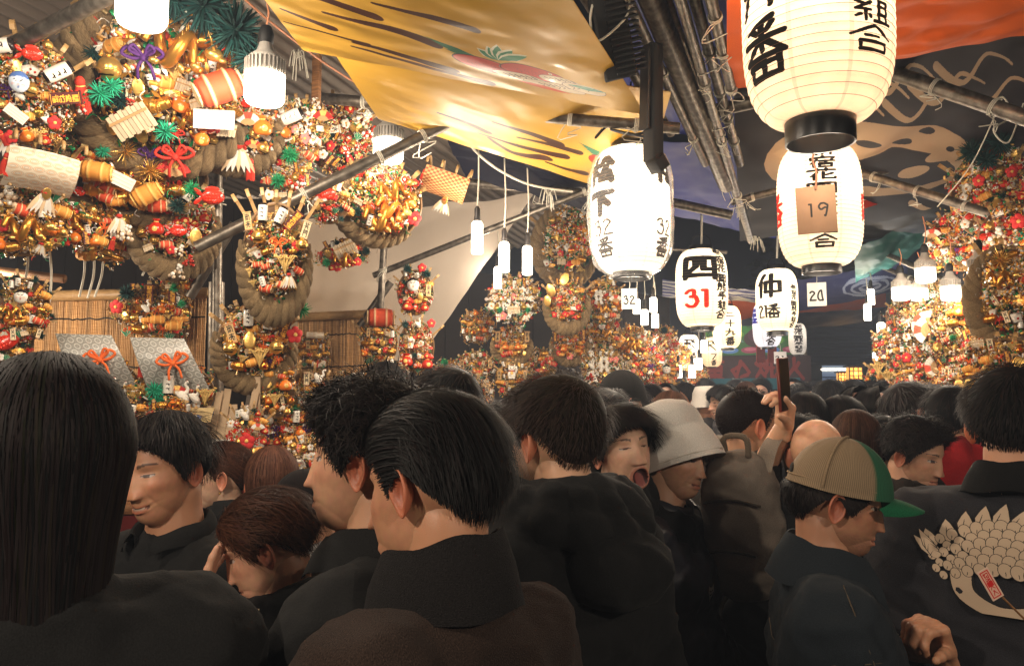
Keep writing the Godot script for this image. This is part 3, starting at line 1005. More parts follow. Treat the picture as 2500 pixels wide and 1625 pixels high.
func make_trinkets() -> void:                       # clusters of small bits that fill a rake: petals, beads, slips of wood, leaves, coins
	var straw := [STRAW, WOOD, Color(0.3, 0.18, 0.08), Color(0.12, 0.07, 0.04)]
	var tones := {"red": [RED, RED, Color(0.6, 0.08, 0.03), WHITE, WHITE, PALE_GOLD, GREEN], "white": [WHITE, WHITE, WHITE, Color(0.7, 0.5, 0.36), RED, PALE_GOLD, GREEN], "gold": [GOLD, PALE_GOLD, WHITE, WHITE, Color(0.35, 0.2, 0.07), RED, GREEN], "orange": [ORANGE, GOLD, PALE_GOLD, WHITE, WHITE, RED, GREEN, Color(0.5, 0.25, 0.08)], "mixed": [RED, WHITE, PALE_GOLD, GREEN, TEAL, ORANGE, WHITE]}
	for q in tones:
		rng.seed = 500 + q.length()
		var b := MB.new()
		for k in 44:
			var c: Color = tones[q][rng.randi() % tones[q].size()] if rng.randf() < 0.62 else straw[rng.randi() % 4]
			b.col = c * rr(0.65, 1.2)
			var p := Vector3(rr(-0.5, 0.5), rr(-0.5, 0.5), rr(-0.14, 0.14))
			var bs := Basis.from_euler(Vector3(rr(-0.8, 0.8), rr(-0.8, 0.8), rr(-3, 3)))
			match rng.randi() % 6:
				0: b.ball(p, Vector3.ONE * rr(0.035, 0.065), 6, 4)
				1: b.ball(p, Vector3(0.1, 0.06, 0.03) * rr(0.7, 1.2), 7, 4, bs)
				2: b.box(Transform3D(bs, p), Vector3(rr(0.03, 0.07), rr(0.14, 0.3), 0.015))
				3: b.ribbon(PackedVector3Array([p, p + bs * Vector3(0, 0.1, 0.03), p + bs * Vector3(0, 0.22, 0)]), [0.02, 0.09, 0.01], bs.x)
				4: b.lathe(Transform3D(bs, p), [Vector2(0, -0.07), Vector2(0.055, -0.07), Vector2(0.055, 0.07), Vector2(0, 0.07)], 7)
				5: b.tube(curve([p, p + bs * Vector3(0.1, 0.1, 0.04), p + bs * Vector3(0.02, 0.24, 0.02)], 6), 0.014, 4, false)
		keep("trinket_" + q, b, "lacquer" if q != "gold" else "gold_soft")

const THEMES := {
	"gold": ["gold_coin", "gold_bell", "gold_bale", "gold_rings", "gold_dragon", "mallet", "gold_pouch", "rice_bale", "red_barrel", "orange_pouch", "red_fish", "gold_fan", "turtle", "dice", "white_board", "plaque0", "red_blossom", "rice_ears", "lantern_charm", "plaque2", "dark_sprig", "red_bow", "straw_raft"],
	"red": ["red_pouch", "red_blossom", "red_fish", "round_doll", "red_barrel", "red_fan", "mixed_berries", "gold_coin", "gold_bell", "red_berries", "white_blossom", "rice_bale", "red_bow", "plaque1", "white_beads", "dark_sprig", "straw_raft"],
	"orange": ["rice_bale", "orange_pouch", "gold_coin", "gold_bale", "orange_dragon", "rice_bale", "red_barrel", "plaque0", "mallet", "gold_bell", "orange_knot", "gold_pouch", "plaque1", "red_blossom", "lantern_charm", "straw_raft", "rice_ears"],
	"white": ["white_blossom", "white_beads", "crane", "gold_coin", "white_fan", "paper_streamer", "gold_rings", "white_cat", "pink_blossom", "folded_paper", "gold_bell", "white_board"],
	"mixed": ["gold_coin", "red_blossom", "rice_bale", "gold_bell", "white_board", "mixed_berries", "red_fan", "gold_rings", "crane", "red_pouch", "teal_sprig", "gold_dragon", "purple_bow", "orange_pouch", "turtle", "dice", "red_fish", "folded_paper"],
}

# A rake: w wide, tilted; "front" lists the ornaments that tell it apart as [name, x, y, size] in units of its half width
func rake(label: String, at: Vector3, w: float, o: Dictionary, seed_: int) -> Node3D:
	var t := thing("decorated_rake", label, "rake", at, 0, "decorated bamboo rakes")
	rng.seed = seed_
	var h: float = w * o.get("tall", 1.0)
	var face := (Vector3(0.0, 1.55, 0.3) - at).normalized()
	var bs := look(face) * Basis.from_euler(Vector3(o.get("pitch", 0.0), o.get("yaw", 0.0), o.get("roll", 0.0)))
	t.basis = bs
	var r := w / 2
	var ky := h / w
	if o.get("back", true):
		put(t, "backing", orn.backing, xf(Vector3(0, 0, -0.05 * w), Vector3.ZERO, Vector3(r * 0.94, r * ky * 0.94, r * 0.7)))
	var claws: int = o.get("claws", 6)
	for k in claws:
		var a: float = ((k + 0.5) / claws - 0.5) * o.get("spread", 2.0)
		put(t, "claw", orn.claw, Transform3D(Basis(Vector3.FORWARD, a) * Basis.from_scale(Vector3(r * 2.2, r * ky * rr(1.12, 1.3), r * 1.2)), Vector3(sin(a) * r * 0.1, -0.1 * r, -0.12 * r)))
	if o.has("handle"):
		var b := MB.new()
		b.col = Color(0.45, 0.3, 0.13)
		b.rod(Vector3(0, 0, -0.12 * w), Vector3(0, -o.handle, -0.12 * w), 0.013)
		put(t, "handle", b.done(mats.bamboo))
	if o.has("rope"):
		put(t, "rope", orn["rope_" + o.rope], xf(Vector3(0, 0, 0.04 * w), Vector3.ZERO, Vector3(r * 1.06, r * ky * 1.06, r * 1.0)))
	var list: Array = THEMES[o.get("theme", "mixed")]
	var size: float = o.get("size", 0.4) * 0.7
	var rows: int = o.get("rows", 4) + 1
	var spots: Array = []
	for f in o.get("front", []):
		spots.append(Vector2(f[1], f[2]))
	for j in rows:                                  # tiers: lower ones stand farther out
		var y := lerpf(-0.42 if o.has("rope") else -0.66, 0.74, float(j) / maxf(rows - 1, 1))
		var half := sqrt(maxf(1.0 - y * y, 0.1)) * (0.74 if o.has("rope") else 0.92)
		var n := maxi(int(half * 2.0 / (size * 0.62)), 2)
		for k in n:
			var x := lerpf(-half, half, (k + 0.5) / n) + rr(-0.06, 0.06)
			var yy := y + rr(-0.1, 0.1)
			var clear := true
			for s in spots:
				if Vector2(x, yy).distance_to(s) < size * 0.42:
					clear = false
			if not clear:
				continue
			var what: String = list[rng.randi() % list.size()]
			if j == rows - 1 and rng.randf() < 0.6:
				what = ["plaque0", "plaque1", "plaque2", "lantern_charm", "lantern_charm", "plaque1", "rice_ears"][rng.randi() % 7]
			if j == 0 and rng.randf() < 0.25 and not o.has("rope"):
				what = ["bamboo_leaf", "folded_paper", "red_tassel"][rng.randi() % 3]
			ornament(t, what, Vector3(x * r, yy * r * ky, r * (0.34 * (1.0 - y * 0.5) * (1.0 - 0.5 * x * x) + rr(-0.03, 0.05))), size * r * rr(0.85, 1.3), Vector3(rr(-0.35, 0.25), x * 0.5 + rr(-0.3, 0.3), -x * 0.35 + rr(-0.35, 0.35)))
	for k in int(o.get("filler", 9)):              # tinsel and grain between the tiers
		var a := rr(0, TAU)
		var q := sqrt(rng.randf()) * 0.85
		ornament(t, ["gold_burst", "rice_ears", "gold_rings", "gold_beads"][rng.randi() % 4], Vector3(sin(a) * q * r, cos(a) * q * r * ky, r * 0.16), size * r * 1.3, Vector3(rr(-0.3, 0.3), rr(-0.3, 0.3), rr(0, TAU)))
	var mm := MultiMesh.new()                         # loose small stuff between the ornaments
	mm.transform_format = MultiMesh.TRANSFORM_3D
	mm.mesh = orn["trinket_" + o.get("theme", "mixed")]
	mm.instance_count = int(clampf(w * 75.0, 9, 26) * clampf(ky, 0.6, 1.4))
	for k in mm.instance_count:
		var a := k * 2.39996 + seed_
		var q := sqrt((k + 0.5) / mm.instance_count) * (0.72 if o.has("rope") else 0.92)
		mm.set_instance_transform(k, xf(Vector3(sin(a) * q * r, cos(a) * q * r * ky + (0.14 * r if o.has("rope") else 0.0), r * (0.16 + 0.2 * (1.0 - q))), Vector3(rr(-0.3, 0.3), rr(-0.4, 0.4), rr(0, TAU)), Vector3.ONE * r * rr(0.42, 0.62)))
	var mi := MultiMeshInstance3D.new()
	mi.name = "trinkets"
	mi.multimesh = mm
	mi.set_meta("kind", "stuff")
	t.add_child(mi, true)
	for k in int(o.get("rim", 0)):                 # a wreath round the rim
		var a := TAU * (k + 0.5) / int(o.rim)
		ornament(t, o.rim_of[k % o.rim_of.size()], Vector3(sin(a) * r * 1.0, cos(a) * r * ky * 1.0, 0.02 * w), size * r * o.get("rim_size", 1.1), Vector3(0, 0, -a))
	for f in o.get("front", []):
		ornament(t, f[0], Vector3(f[1] * r, f[2] * r * ky, r * (0.62 - 0.3 * absf(f[2]))), f[3] * r, Vector3(rr(-0.2, 0.1), f[1] * 0.4, f[4] if f.size() > 4 else 0.0))
	return t

func ornament(t: Node3D, what: String, at: Vector3, size: float, e := Vector3.ZERO) -> void:
	var called := what.rstrip("0123456789")
	put(t, called, orn[what], xf(at, e, Vector3.ONE * size))

# ---------------------------------------------------------------- people
# Local frame: feet at the origin, facing +Z, 1.70 m tall before scaling; the head has a frame of its own with its origin between the ears.
const HEAD_Y := 1.585

static func ell(d: Vector3, c: Vector3, r: Vector3) -> float:      # how far a ray from the origin along d runs inside an ellipsoid
	var a := (d / r).length_squared()
	var b := (d / r).dot(c / r)
	var q := b * b - a * ((c / r).length_squared() - 1.0)
	return (b + sqrt(maxf(q, 0.0))) / a

static func skull(d: Vector3, jaw: float) -> float:
	var a := ell(d, Vector3(0, 0.026, -0.012), Vector3(0.076, 0.09, 0.099))
	var b := ell(d, Vector3(0, -0.032, 0.022), Vector3(0.0595 * jaw, 0.082, 0.072))
	var c := ell(d, Vector3(0, -0.078, 0.046), Vector3(0.037 * jaw, 0.037, 0.041)) if d.y < -0.2 and d.z > 0 else 0.0
	var m := maxf(a, b)
	var n := minf(a, b)
	var h := maxf(0.02 - (m - n), 0.0) / 0.02
	m += h * h * 0.005
	if c > 0.0:
		h = maxf(0.024 - absf(m - c), 0.0) / 0.024
		m = maxf(m, c) + h * h * 0.006
	return m

static func dir(az: float, el: float) -> Vector3:
	return Vector3(sin(az) * cos(el), sin(el), cos(az) * cos(el))

static func gs(x: float, s: float) -> float:
	return exp(-(x / s) * (x / s))

func face_sheet(b: MB, x: Transform3D, f: Dictionary) -> void:
	var nu := 150
	var nv := 120
	var skin: Color = f.get("skin", Color(0.5, 0.245, 0.14))
	var jaw: float = f.get("jaw", 1.0)
	var mouth: float = f.get("mouth", 0.0)
	var smile: float = f.get("smile", 0.0)
	var lips: Color = skin * f.get("lips", Color(0.85, 0.5, 0.5))
	var hairc: Color = f.get("hair", Color(0.009, 0.007, 0.0065))
	var beard: float = f.get("beard", 0.0)
	var blot := FastNoiseLite.new()
	blot.seed = 3 + int(absf(x.origin.y) * 1e5) % 97
	blot.frequency = 45.0
	blot.fractal_octaves = 4
	var p := PackedVector3Array()
	var cs := PackedColorArray()
	p.resize(nu * nv)
	cs.resize(nu * nv)
	for j in nv:
		var s := float(j) / (nv - 1) * 2 - 1
		var el := -0.22 + s * 1.15 + 0.42 * s * s * s + (0.22 * s * s * (1 if s > 0 else 1))   # finest at the face
		el = clampf(el, -1.57, 1.57)
		for i in nu:
			var u := float(i) / nu * 2 - 1
			var az := PI * (0.55 * u + 0.45 * u * u * u)
			var d := dir(az, el)
			var r := skull(d, jaw)
			var q := d * r
			var c := skin
			if d.z > 0.05:
				var ax := absf(q.x)
				var y := q.y
				var front := smoothstep(0.05, 0.45, d.z)
				var out := 0.0
				# nose
				var t := clampf((0.02 - y) / 0.056, 0.0, 1.0)
				var low := smoothstep(-0.047, -0.037, y)
				var high := 1.0 - smoothstep(0.012, 0.03, y)
				out += gs(q.x, 0.0095 + 0.0075 * t) * lerpf(0.003, 0.0155, pow(t, 1.25)) * low * high
				out += gs(ax - 0.0135, 0.0075) * gs(y + 0.036, 0.009) * 0.0075
				# eyes, brows, cheeks
				out -= gs(ax - 0.031, 0.016) * gs(y - 0.007, 0.012) * 0.0085
				out += gs(ax - 0.032, 0.0135) * gs(y - 0.004, 0.0075) * 0.0055
				out += gs(ax - 0.03, 0.024) * gs(y - 0.026, 0.008) * 0.0035
				out += gs(ax - 0.046, 0.018) * gs(y + 0.018, 0.018) * (0.0035 + smile * 0.004)
				# mouth
				var my := y + 0.068 - smile * 6.0 * ax * ax
				if mouth <= 0.0:
					var wide := gs(q.x, 0.023 + smile * 0.004)
					out += wide * (gs(my - 0.0055, 0.005) * 0.0048 + gs(my + 0.006, 0.0055) * 0.006 - gs(my, 0.0022) * 0.004)
					out -= gs(q.x, 0.018) * gs(my + 0.017, 0.006) * 0.003
					if ax < 0.024 + smile * 0.004:
						var lip := maxf(gs(my - 0.004, 0.0042), gs(my + 0.0055, 0.0052)) * (1.0 - pow(ax / 0.028, 4))
						c = c.lerp(lips, clampf(lip, 0, 1) * 0.8)
						if absf(my) < 0.0016 + smile * 0.0012:
							c = Color(0.5, 0.42, 0.36) if smile > 0.8 and ax < 0.02 and my < 0.001 else lips * 0.25
				else:
					var e := Vector2(q.x / (0.019 + 0.005 * mouth), (y + 0.079) / (0.025 * mouth)).length()
					out += (gs(e - 1.12, 0.2) * 0.005)
					if e < 1.0:
						out -= (1.0 - e * e) * 0.034
						c = Color(0.06, 0.012, 0.01)
						if y > -0.079 + 0.013 * mouth and y < -0.079 + 0.018 * mouth and ax < 0.015: c = Color(0.6, 0.52, 0.44)
						if y < -0.079 - 0.008 * mouth and ax < 0.014: c = Color(0.3, 0.06, 0.05)
					elif e < 1.28:
						c = c.lerp(lips, 0.75)
				# smile crease
				out -= smile * gs(ax - 0.034 - (-0.05 - y) * 0.35, 0.004) * gs(y + 0.052, 0.016) * 0.0026
				r += out * front
				# eyes: lids, white and iris
				var ex := ax - 0.031
				var gap: float = f.get("eye", 0.0042)
				var lid := gap * (1.0 - (ex / 0.0145) * (ex / 0.0145)) + ex * 0.06
				var yy := y - 0.004 + smile * 0.0008
				if absf(ex) < 0.0145:
					if absf(yy) < lid:
						c = Color(0.02, 0.012, 0.01) if absf(ex + 0.001) < 0.0072 else Color(0.4, 0.34, 0.3)
					elif yy > 0 and yy < lid + 0.0026:
						c = hairc * 1.5
					elif yy > lid + 0.0045 and yy < lid + 0.006:
						c = skin * 0.72
				if ax > 0.014 and ax < 0.052 and absf(y - 0.0255 - 0.0045 * sin((ax - 0.014) * 70) + smile * 0.001) < 0.0042 * (1.1 - ax / 0.07):
					c = c.lerp(hairc * 1.6, 0.82)
				# cheeks, stubble
				c = c.lerp(skin * Color(1.0, 0.72, 0.66), 0.35 * gs(ax - 0.042, 0.02) * gs(y + 0.02, 0.018))
				c = c.lerp(skin * Color(1.0, 0.68, 0.6), 0.35 * gs(q.x, 0.012) * gs(y + 0.034, 0.012))
			if beard > 0.0:
				var by := smoothstep(-0.045, -0.072, q.y + 0.3 * maxf(0.0, 0.03 - absf(q.x))) * smoothstep(-0.4, 0.05, d.z)
				var lipd := Vector2(q.x / 0.028, (q.y + 0.068) / 0.014).length()
				if lipd < 1.0 and d.z > 0: by = 0.0
				var moust := gs(q.x, 0.022) * gs(q.y + 0.053, 0.006) * (1.0 if d.z > 0 else 0.0)
				c = c.lerp(hairc * 2.0, clampf(maxf(by, moust) * beard, 0, 0.9) * (0.75 + 0.25 * sin(q.x * 2900.0) * sin(q.y * 3100.0)))
			p[j * nu + i] = x * (d * r)
			cs[j * nu + i] = c * (1.0 + 0.16 * blot.get_noise_3d(q.x, q.y, q.z)) * Color(1.0, 1.0 - 0.1 * blot.get_noise_3d(q.z, q.x, q.y), 1.0)
	b.sheet(nu, nv, p, true, cs)
	for s in [-1.0, 1.0]:
		ear(b, x * Transform3D(Basis(Vector3.UP, s * 1.2), Vector3(s * 0.0725, -0.012, -0.004)), s, skin)

func ear(b: MB, x: Transform3D, s: float, skin: Color) -> void:      # outline in the local XY plane turned outwards
	var p := PackedVector3Array()
	var cs := PackedColorArray()
	var n := 26
	var rings := [[0.0, -0.002], [0.3, -0.004], [0.52, -0.001], [0.68, 0.0065], [0.78, 0.004], [0.88, 0.0085], [1.0, 0.01], [1.04, 0.006], [0.97, 0.0], [0.7, -0.008], [0.3, -0.016]]
	for k in rings.size():
		var q = rings[k]
		for i in n:
			var a := TAU * i / n
			var lobe := 1.0 - 0.3 * maxf(0.0, -cos(a)) ** 2
			var px: float = sin(a) * 0.0185 * q[0] * lobe
			var py: float = cos(a) * 0.033 * q[0] + 0.003
			var rim: float = q[1] if (k < 3 or k > 8) else q[1] * (0.45 + 0.55 * smoothstep(-0.9, -0.2, cos(a) - sin(a) * s * 0.3))
			p.append(x * Vector3((px - 0.006) * s * -1.0, py, 0.006 + rim))
			cs.append(skin * (Color(1.0, 0.66, 0.6) if k > 3 else Color(0.85, 0.52, 0.46)))
	if s > 0:
		b.sheet(n, rings.size(), flip(p, n), true, cs)
	else:
		b.sheet(n, rings.size(), p, true, cs)

func flip(p: PackedVector3Array, n: int) -> PackedVector3Array:
	var o := PackedVector3Array()
	for j in p.size() / n:
		for i in n:
			o.append(p[j * n + (n - i) % n])
	return o

# ---- surface nets over a field of tapered capsules
class Field:
	var lo: Vector3
	var cell: float
	var n: Vector3i
	var f := PackedFloat32Array()
	var k := 0.03

	func _init(a: Vector3, b: Vector3, c: float, blend: float) -> void:
		lo = a
		cell = c
		k = blend
		n = Vector3i(((b - a) / c).ceil()) + Vector3i.ONE
		f.resize(n.x * n.y * n.z)
		f.fill(1.0)

	func bone(a: Vector3, b: Vector3, ra: float, rb: float, sq := Vector3.ONE, cut := false) -> void:   # sq squeezes distances along an axis
		var m := Vector3.ONE * (maxf(ra, rb) + k + cell * 2) * 1.02
		m = m / sq.min(Vector3.ONE)
		var i0 := Vector3i(((a.min(b) - m - lo) / cell).floor()).max(Vector3i.ZERO)
		var i1 := Vector3i(((a.max(b) + m - lo) / cell).ceil()).min(n - Vector3i.ONE)
		var ab := (b - a) * sq
		var l := maxf(ab.length_squared(), 1e-9)
		for z in range(i0.z, i1.z + 1):
			for y in range(i0.y, i1.y + 1):
				var at := (z * n.y + y) * n.x
				for x in range(i0.x, i1.x + 1):
					var pa := (lo + Vector3(x, y, z) * cell - a) * sq
					var h := clampf(pa.dot(ab) / l, 0.0, 1.0)
					var d := (pa - ab * h).length() - lerpf(ra, rb, h)
					var o := f[at + x]
					if cut:
						f[at + x] = maxf(o, -d)
						continue
					var e := k - absf(o - d)
					f[at + x] = minf(o, d) - (e * e * 0.25 / k if e > 0.0 else 0.0)

	func net(b: MB, x: Transform3D, col: Color, shade = null) -> void:
		var id := PackedInt32Array()
		id.resize(f.size())
		id.fill(-1)
		var off := [0, 1, n.x, n.x + 1, n.x * n.y, n.x * n.y + 1, n.x * n.y + n.x, n.x * n.y + n.x + 1]
		for z in n.z - 1:
			for y in n.y - 1:
				var at := (z * n.y + y) * n.x
				for xx in n.x - 1:
					var c := at + xx
					var v0 := f[c]
					if absf(v0) > cell * 2.5:
						continue
					var neg := 0
					for o in off:
						if f[c + o] < 0.0: neg += 1
					if neg == 0 or neg == 8:
						continue
					var s := Vector3.ZERO
					var cnt := 0
					for e in EDGES:
						var a: float = f[c + off[e.x]]
						var d: float = f[c + off[e.y]]
						if (a < 0.0) != (d < 0.0):
							var t := a / (a - d)
							s += Vector3(e.x & 1, (e.x >> 1) & 1, e.x >> 2).lerp(Vector3(e.y & 1, (e.y >> 1) & 1, e.y >> 2), t)
							cnt += 1
					var q := lo + (Vector3(xx, y, z) + s / cnt) * cell
					b.col = col if shade == null else shade.call(q)
					id[c] = b.pt(x * q, Vector2(q.x, q.y))
		var st := [1, n.x, n.x * n.y]
		for z in range(1, n.z - 1):
			for y in range(1, n.y - 1):
				var at := (z * n.y + y) * n.x
				for xx in range(1, n.x - 1):
					var c := at + xx
					var v0 := f[c]
					if absf(v0) > cell * 2.5:
						continue
					for ax in 3:
						var v1 := f[c + st[ax]]
						if (v0 < 0.0) == (v1 < 0.0):
							continue
						var u: int = st[(ax + 1) % 3]
						var w: int = st[(ax + 2) % 3]
						var q0 := id[c]
						var q1 := id[c - u]
						var q2 := id[c - u - w]
						var q3 := id[c - w]
						if q0 < 0 or q1 < 0 or q2 < 0 or q3 < 0:
							continue
						if v0 < 0.0:
							b.ix.append_array([q0, q2, q1, q0, q3, q2])
						else:
							b.ix.append_array([q0, q1, q2, q0, q2, q3])

const EDGES: Array[Vector2i] = [Vector2i(0, 1), Vector2i(2, 3), Vector2i(4, 5), Vector2i(6, 7), Vector2i(0, 2), Vector2i(1, 3), Vector2i(4, 6), Vector2i(5, 7), Vector2i(0, 4), Vector2i(1, 5), Vector2i(2, 6), Vector2i(3, 7)]

# hand: wrist at the origin, fingers along +Y, palm towards +Z, thumb on the side of s
func hand(b: MB, x: Transform3D, s: float, skin: Color, curl: Array, cell := 0.0035) -> void:
	var f := Field.new(Vector3(-0.085, -0.04, -0.05), Vector3(0.085, 0.2, 0.1), cell, 0.012)
	f.bone(Vector3(0, -0.03, 0), Vector3(0, 0.02, 0), 0.024, 0.024, Vector3(0.85, 1, 1.2))
	for k in 4:
		var bx: float = (0.028 - k * 0.0185) * s
		f.bone(Vector3(bx * 0.55, 0.01, 0), Vector3(bx, 0.078 - absf(k - 1.2) * 0.004, 0), 0.016, 0.0125)
	f.k = 0.006
	for k in 4:
		var bx: float = (0.029 - k * 0.0188) * s
		var p := Vector3(bx, 0.08 - absf(k - 1.2) * 0.004, 0.0)
		var l: float = [0.043, 0.047, 0.043, 0.034][k]
		var ang := 0.0
		for j in 3:
			ang += curl[k] * [0.9, 1.1, 0.8][j]
			var q: Vector3 = p + Vector3((0.004 - k * 0.0028) * s, cos(ang), sin(ang)).normalized() * l * [1.0, 0.62, 0.5][j]
			f.bone(p, q, [0.0098, 0.0088, 0.0082][j], [0.009, 0.0082, 0.007][j])
			p = q
	var t := Vector3(0.024 * s, 0.02, 0.008)
	var th: float = curl[4]
	for j in 3:
		var q: Vector3 = t + Vector3(s * lerpf(0.8, 0.15, th), 0.62, 0.25 + th * 0.8 * (0.5 + 0.4 * j)).normalized() * [0.038, 0.032, 0.026][j]
		f.bone(t, q, [0.015, 0.0105, 0.0095][j], [0.0115, 0.0098, 0.0075][j])
		t = q
	f.net(b, x, skin)

# ---- hair
func hairline(az: float, f: Dictionary) -> float:                # lowest elevation with hair at that azimuth
	var a := absf(az)
	var k: Array = f.get("line", LINE)
	var t := a / PI * (k.size() - 1)
	var i := mini(int(t), k.size() - 2)
	return lerpf(k[i], k[i + 1], t - i)

const LINE := [0.74, 0.72, 0.64, 0.5, 0.28, -0.2, 0.2, 0.2, -0.1, -0.34, -0.54, -0.66, -0.7]      # every 15 degrees from the brow to the nape

func hair_thick(az: float, el: float, f: Dictionary) -> float:
	var top: float = f.get("top", 0.03)
	var side: float = f.get("side", 0.012)
	var back: float = f.get("back", 0.018)
	var up := smoothstep(0.1, 0.95, el)
	var rear := smoothstep(0.9, 2.4, absf(az))
	var low := lerpf(side, back, rear) * smoothstep(-0.9, 0.0, el + f.get("drop", 0.0))
	if f.has("upto"):
		return low * (1.0 - smoothstep(f.upto - 0.22, f.upto, el))
	return lerpf(low, top, up)

func hair(t: Node3D, x: Transform3D, f: Dictionary, seed_: int) -> void:
	rng.seed = seed_
	var b := MB.new()
	var hc: Color = f.get("hair", Color(0.009, 0.007, 0.0065))
	var jaw: float = f.get("jaw", 1.0)
	var nu := 56
	var nv := 30
	var p := PackedVector3Array()
	for j in nv:
		for i in nu:
			var az := TAU * i / nu - PI
			var h := hairline(az, f)
			var el := lerpf(h - 0.1, PI / 2, float(j) / (nv - 1))
			var d := dir(az, el)
			var edge := smoothstep(h - 0.1, h + 0.24, el)
			p.append(x * (d * (skull(d, jaw) - 0.005 + edge * (0.004 + 0.68 * hair_thick(az, el, f)))))
	b.col = hc * 0.7
	b.sheet(nu, nv, p, true)
	var n: int = int(f.get("strands", 2600) * (1.0 if f.has("far") else 1.5))
	var style: String = f.get("style", "crop")
	var length: float = f.get("length", 0.05)
	var whorl := dir(PI + 0.3, 1.0)
	for k in n:
		var az := rr(-PI, PI)
		var h := hairline(az, f)
		var s0 := sin(h + 0.03)
		var el := asin(clampf(rr(s0, sin(f.get("upto", 1.57))), -1, 1))
		if k % 4 == 0 and not f.has("upto"):          # thicker along the brow
			az = rr(-1.35, 1.35)
			h = hairline(az, f)
			el = h + rr(0.0, 0.3)
		if el < h:
			continue
		var d := dir(az, el)
		var flow: Vector3
		var down := (Vector3.DOWN - d * d.dot(Vector3.DOWN)).normalized()
		var away := (d - whorl)
		away = (away - d * d.dot(away)).normalized()
		match style:
			"slick": flow = (Vector3(d.x * 0.5, 0.1, -1.0)).lerp(Vector3(0, -1, -0.15), smoothstep(0.3, -0.5, d.z))
			"fringe": flow = away.lerp(Vector3(0.25, -0.6, 0.9), smoothstep(-0.1, 0.6, d.z) * 0.8).lerp(Vector3.DOWN, smoothstep(0.2, -0.6, d.y))
			"curly": flow = away.lerp(Vector3(rr(-1, 1), rr(-1, 1), rr(-1, 1)), 0.75)
			"tied": flow = (f.get("knot", Vector3(0, -0.02, -0.12)) - d * 0.1)
			"buzz": flow = (away * 0.4 + d * 0.9 + down * 0.3)
			"long": flow = (Vector3(d.x * 0.9, -0.9, d.z * 0.5)) if d.y > 0.2 else Vector3(0, -1, 0)
			_: flow = away.lerp(down, 0.35)
		var len := length * rr(0.6, 1.15) * lerpf(f.get("short", 0.45), 1.0, smoothstep(-0.1, 0.7, el))
		var pts := PackedVector3Array()
		var q: Vector3 = d * (skull(d, jaw) + 0.74 * hair_thick(az, el, f) + rr(-0.002, 0.004))
		var lift: float = f.get("lift", 0.12) * rr(0.3, 1.5)
		var jit: Vector3 = Vector3(rr(-1, 1), rr(-1, 1), rr(-1, 1)) * f.get("messy", 0.18)
		var segs := 4
		if k % 15 == 0:                                   # flyaways
			lift *= 3.5
			jit *= 2.6
		for m in segs + 1:
			pts.append(q)
			var e := q.normalized()
			var tn: Vector3 = flow + jit
			tn = tn - e * e.dot(tn) * (0.85 if style != "buzz" else 0.0)
			tn = tn.normalized() + e * lift * (1.0 - 1.1 * m / segs)
			var ahead: Vector3 = q + tn.normalized() * len / segs
			var ea := ahead.normalized()
			if asin(clampf(ea.y, -1, 1)) < hairline(atan2(ea.x, ea.z), f) - (0.3 if style == "fringe" and ea.z > 0.3 else 0.07):
				ahead = q + tn.normalized() * len / segs * 0.12
			q = ahead
			var en := q.normalized()
			var need := skull(en, jaw) + 0.001 + rr(0.7, 0.8) * hair_thick(atan2(q.x, q.z), asin(clampf(en.y, -1, 1)), f)
			if q.length() < need and en.y > -0.45:
				q = en * need
		var w: float = f.get("width", 0.0015) * rr(0.6, 1.3)
		var side := (pts[2] - pts[0]).cross(d).normalized()
		b.col = hc * rr(0.6, 2.0)
		for m in pts.size():
			pts[m] = x * pts[m]
		b.ribbon(pts, [w * 0.7, w, w, w * 0.8, w * 0.15], (x.basis * side).normalized())
	put(t, "hair", b.done(mats.hair))

func long_hair(t: Node3D, x: Transform3D, f: Dictionary, seed_: int) -> void:     # falls past the shoulders; a shell and strands along the same lines
	rng.seed = seed_
	var b := MB.new()
	var hc: Color = f.get("hair", Color(0.009, 0.007, 0.0065))
	var open: float = f.get("open", 0.9)                   # half angle of the face opening
	var length: float = f.get("length", 0.4)
	var nu := 50
	var nv := 26
	var p := PackedVector3Array()
	for j in nv:
		for i in nu:
			p.append(x * fall(lerpf(open, TAU - open, float(i) / (nu - 1)), float(j) / (nv - 1), length, f, -0.006))
	b.col = hc * 0.75
	b.sheet(nu, nv, flip_rows(p, nu), false)
	for k in int(f.get("strands", 2200)):
		var az := rr(open - 0.05, TAU - open + 0.05)
		var t0 := rr(0.0, 0.7) if rng.randf() < 0.6 else 0.0
		var t1 := minf(t0 + rr(0.35, 0.8), 1.03)
		var pts := PackedVector3Array()
		var off := rr(-0.004, 0.007)
		for m in 9:
			var s := lerpf(t0, t1, m / 8.0)
			pts.append(x * fall(az + 0.03 * sin(s * 9.0 + k), s, length, f, off))
		b.col = hc * rr(0.5, 1.9)
		var w := rr(0.0014, 0.003)
		b.ribbon(pts, [w * 0.4, w, w, w, w, w, w, w, w * 0.2], x.basis * Vector3(cos(az), 0, -sin(az)))
	put(t, "hair", b.done(mats.hair))

func flip_rows(p: PackedVector3Array, n: int) -> PackedVector3Array:
	var o := PackedVector3Array()
	var rows := p.size() / n
	for j in rows:
		for i in n:
			o.append(p[(rows - 1 - j) * n + i])
	return o

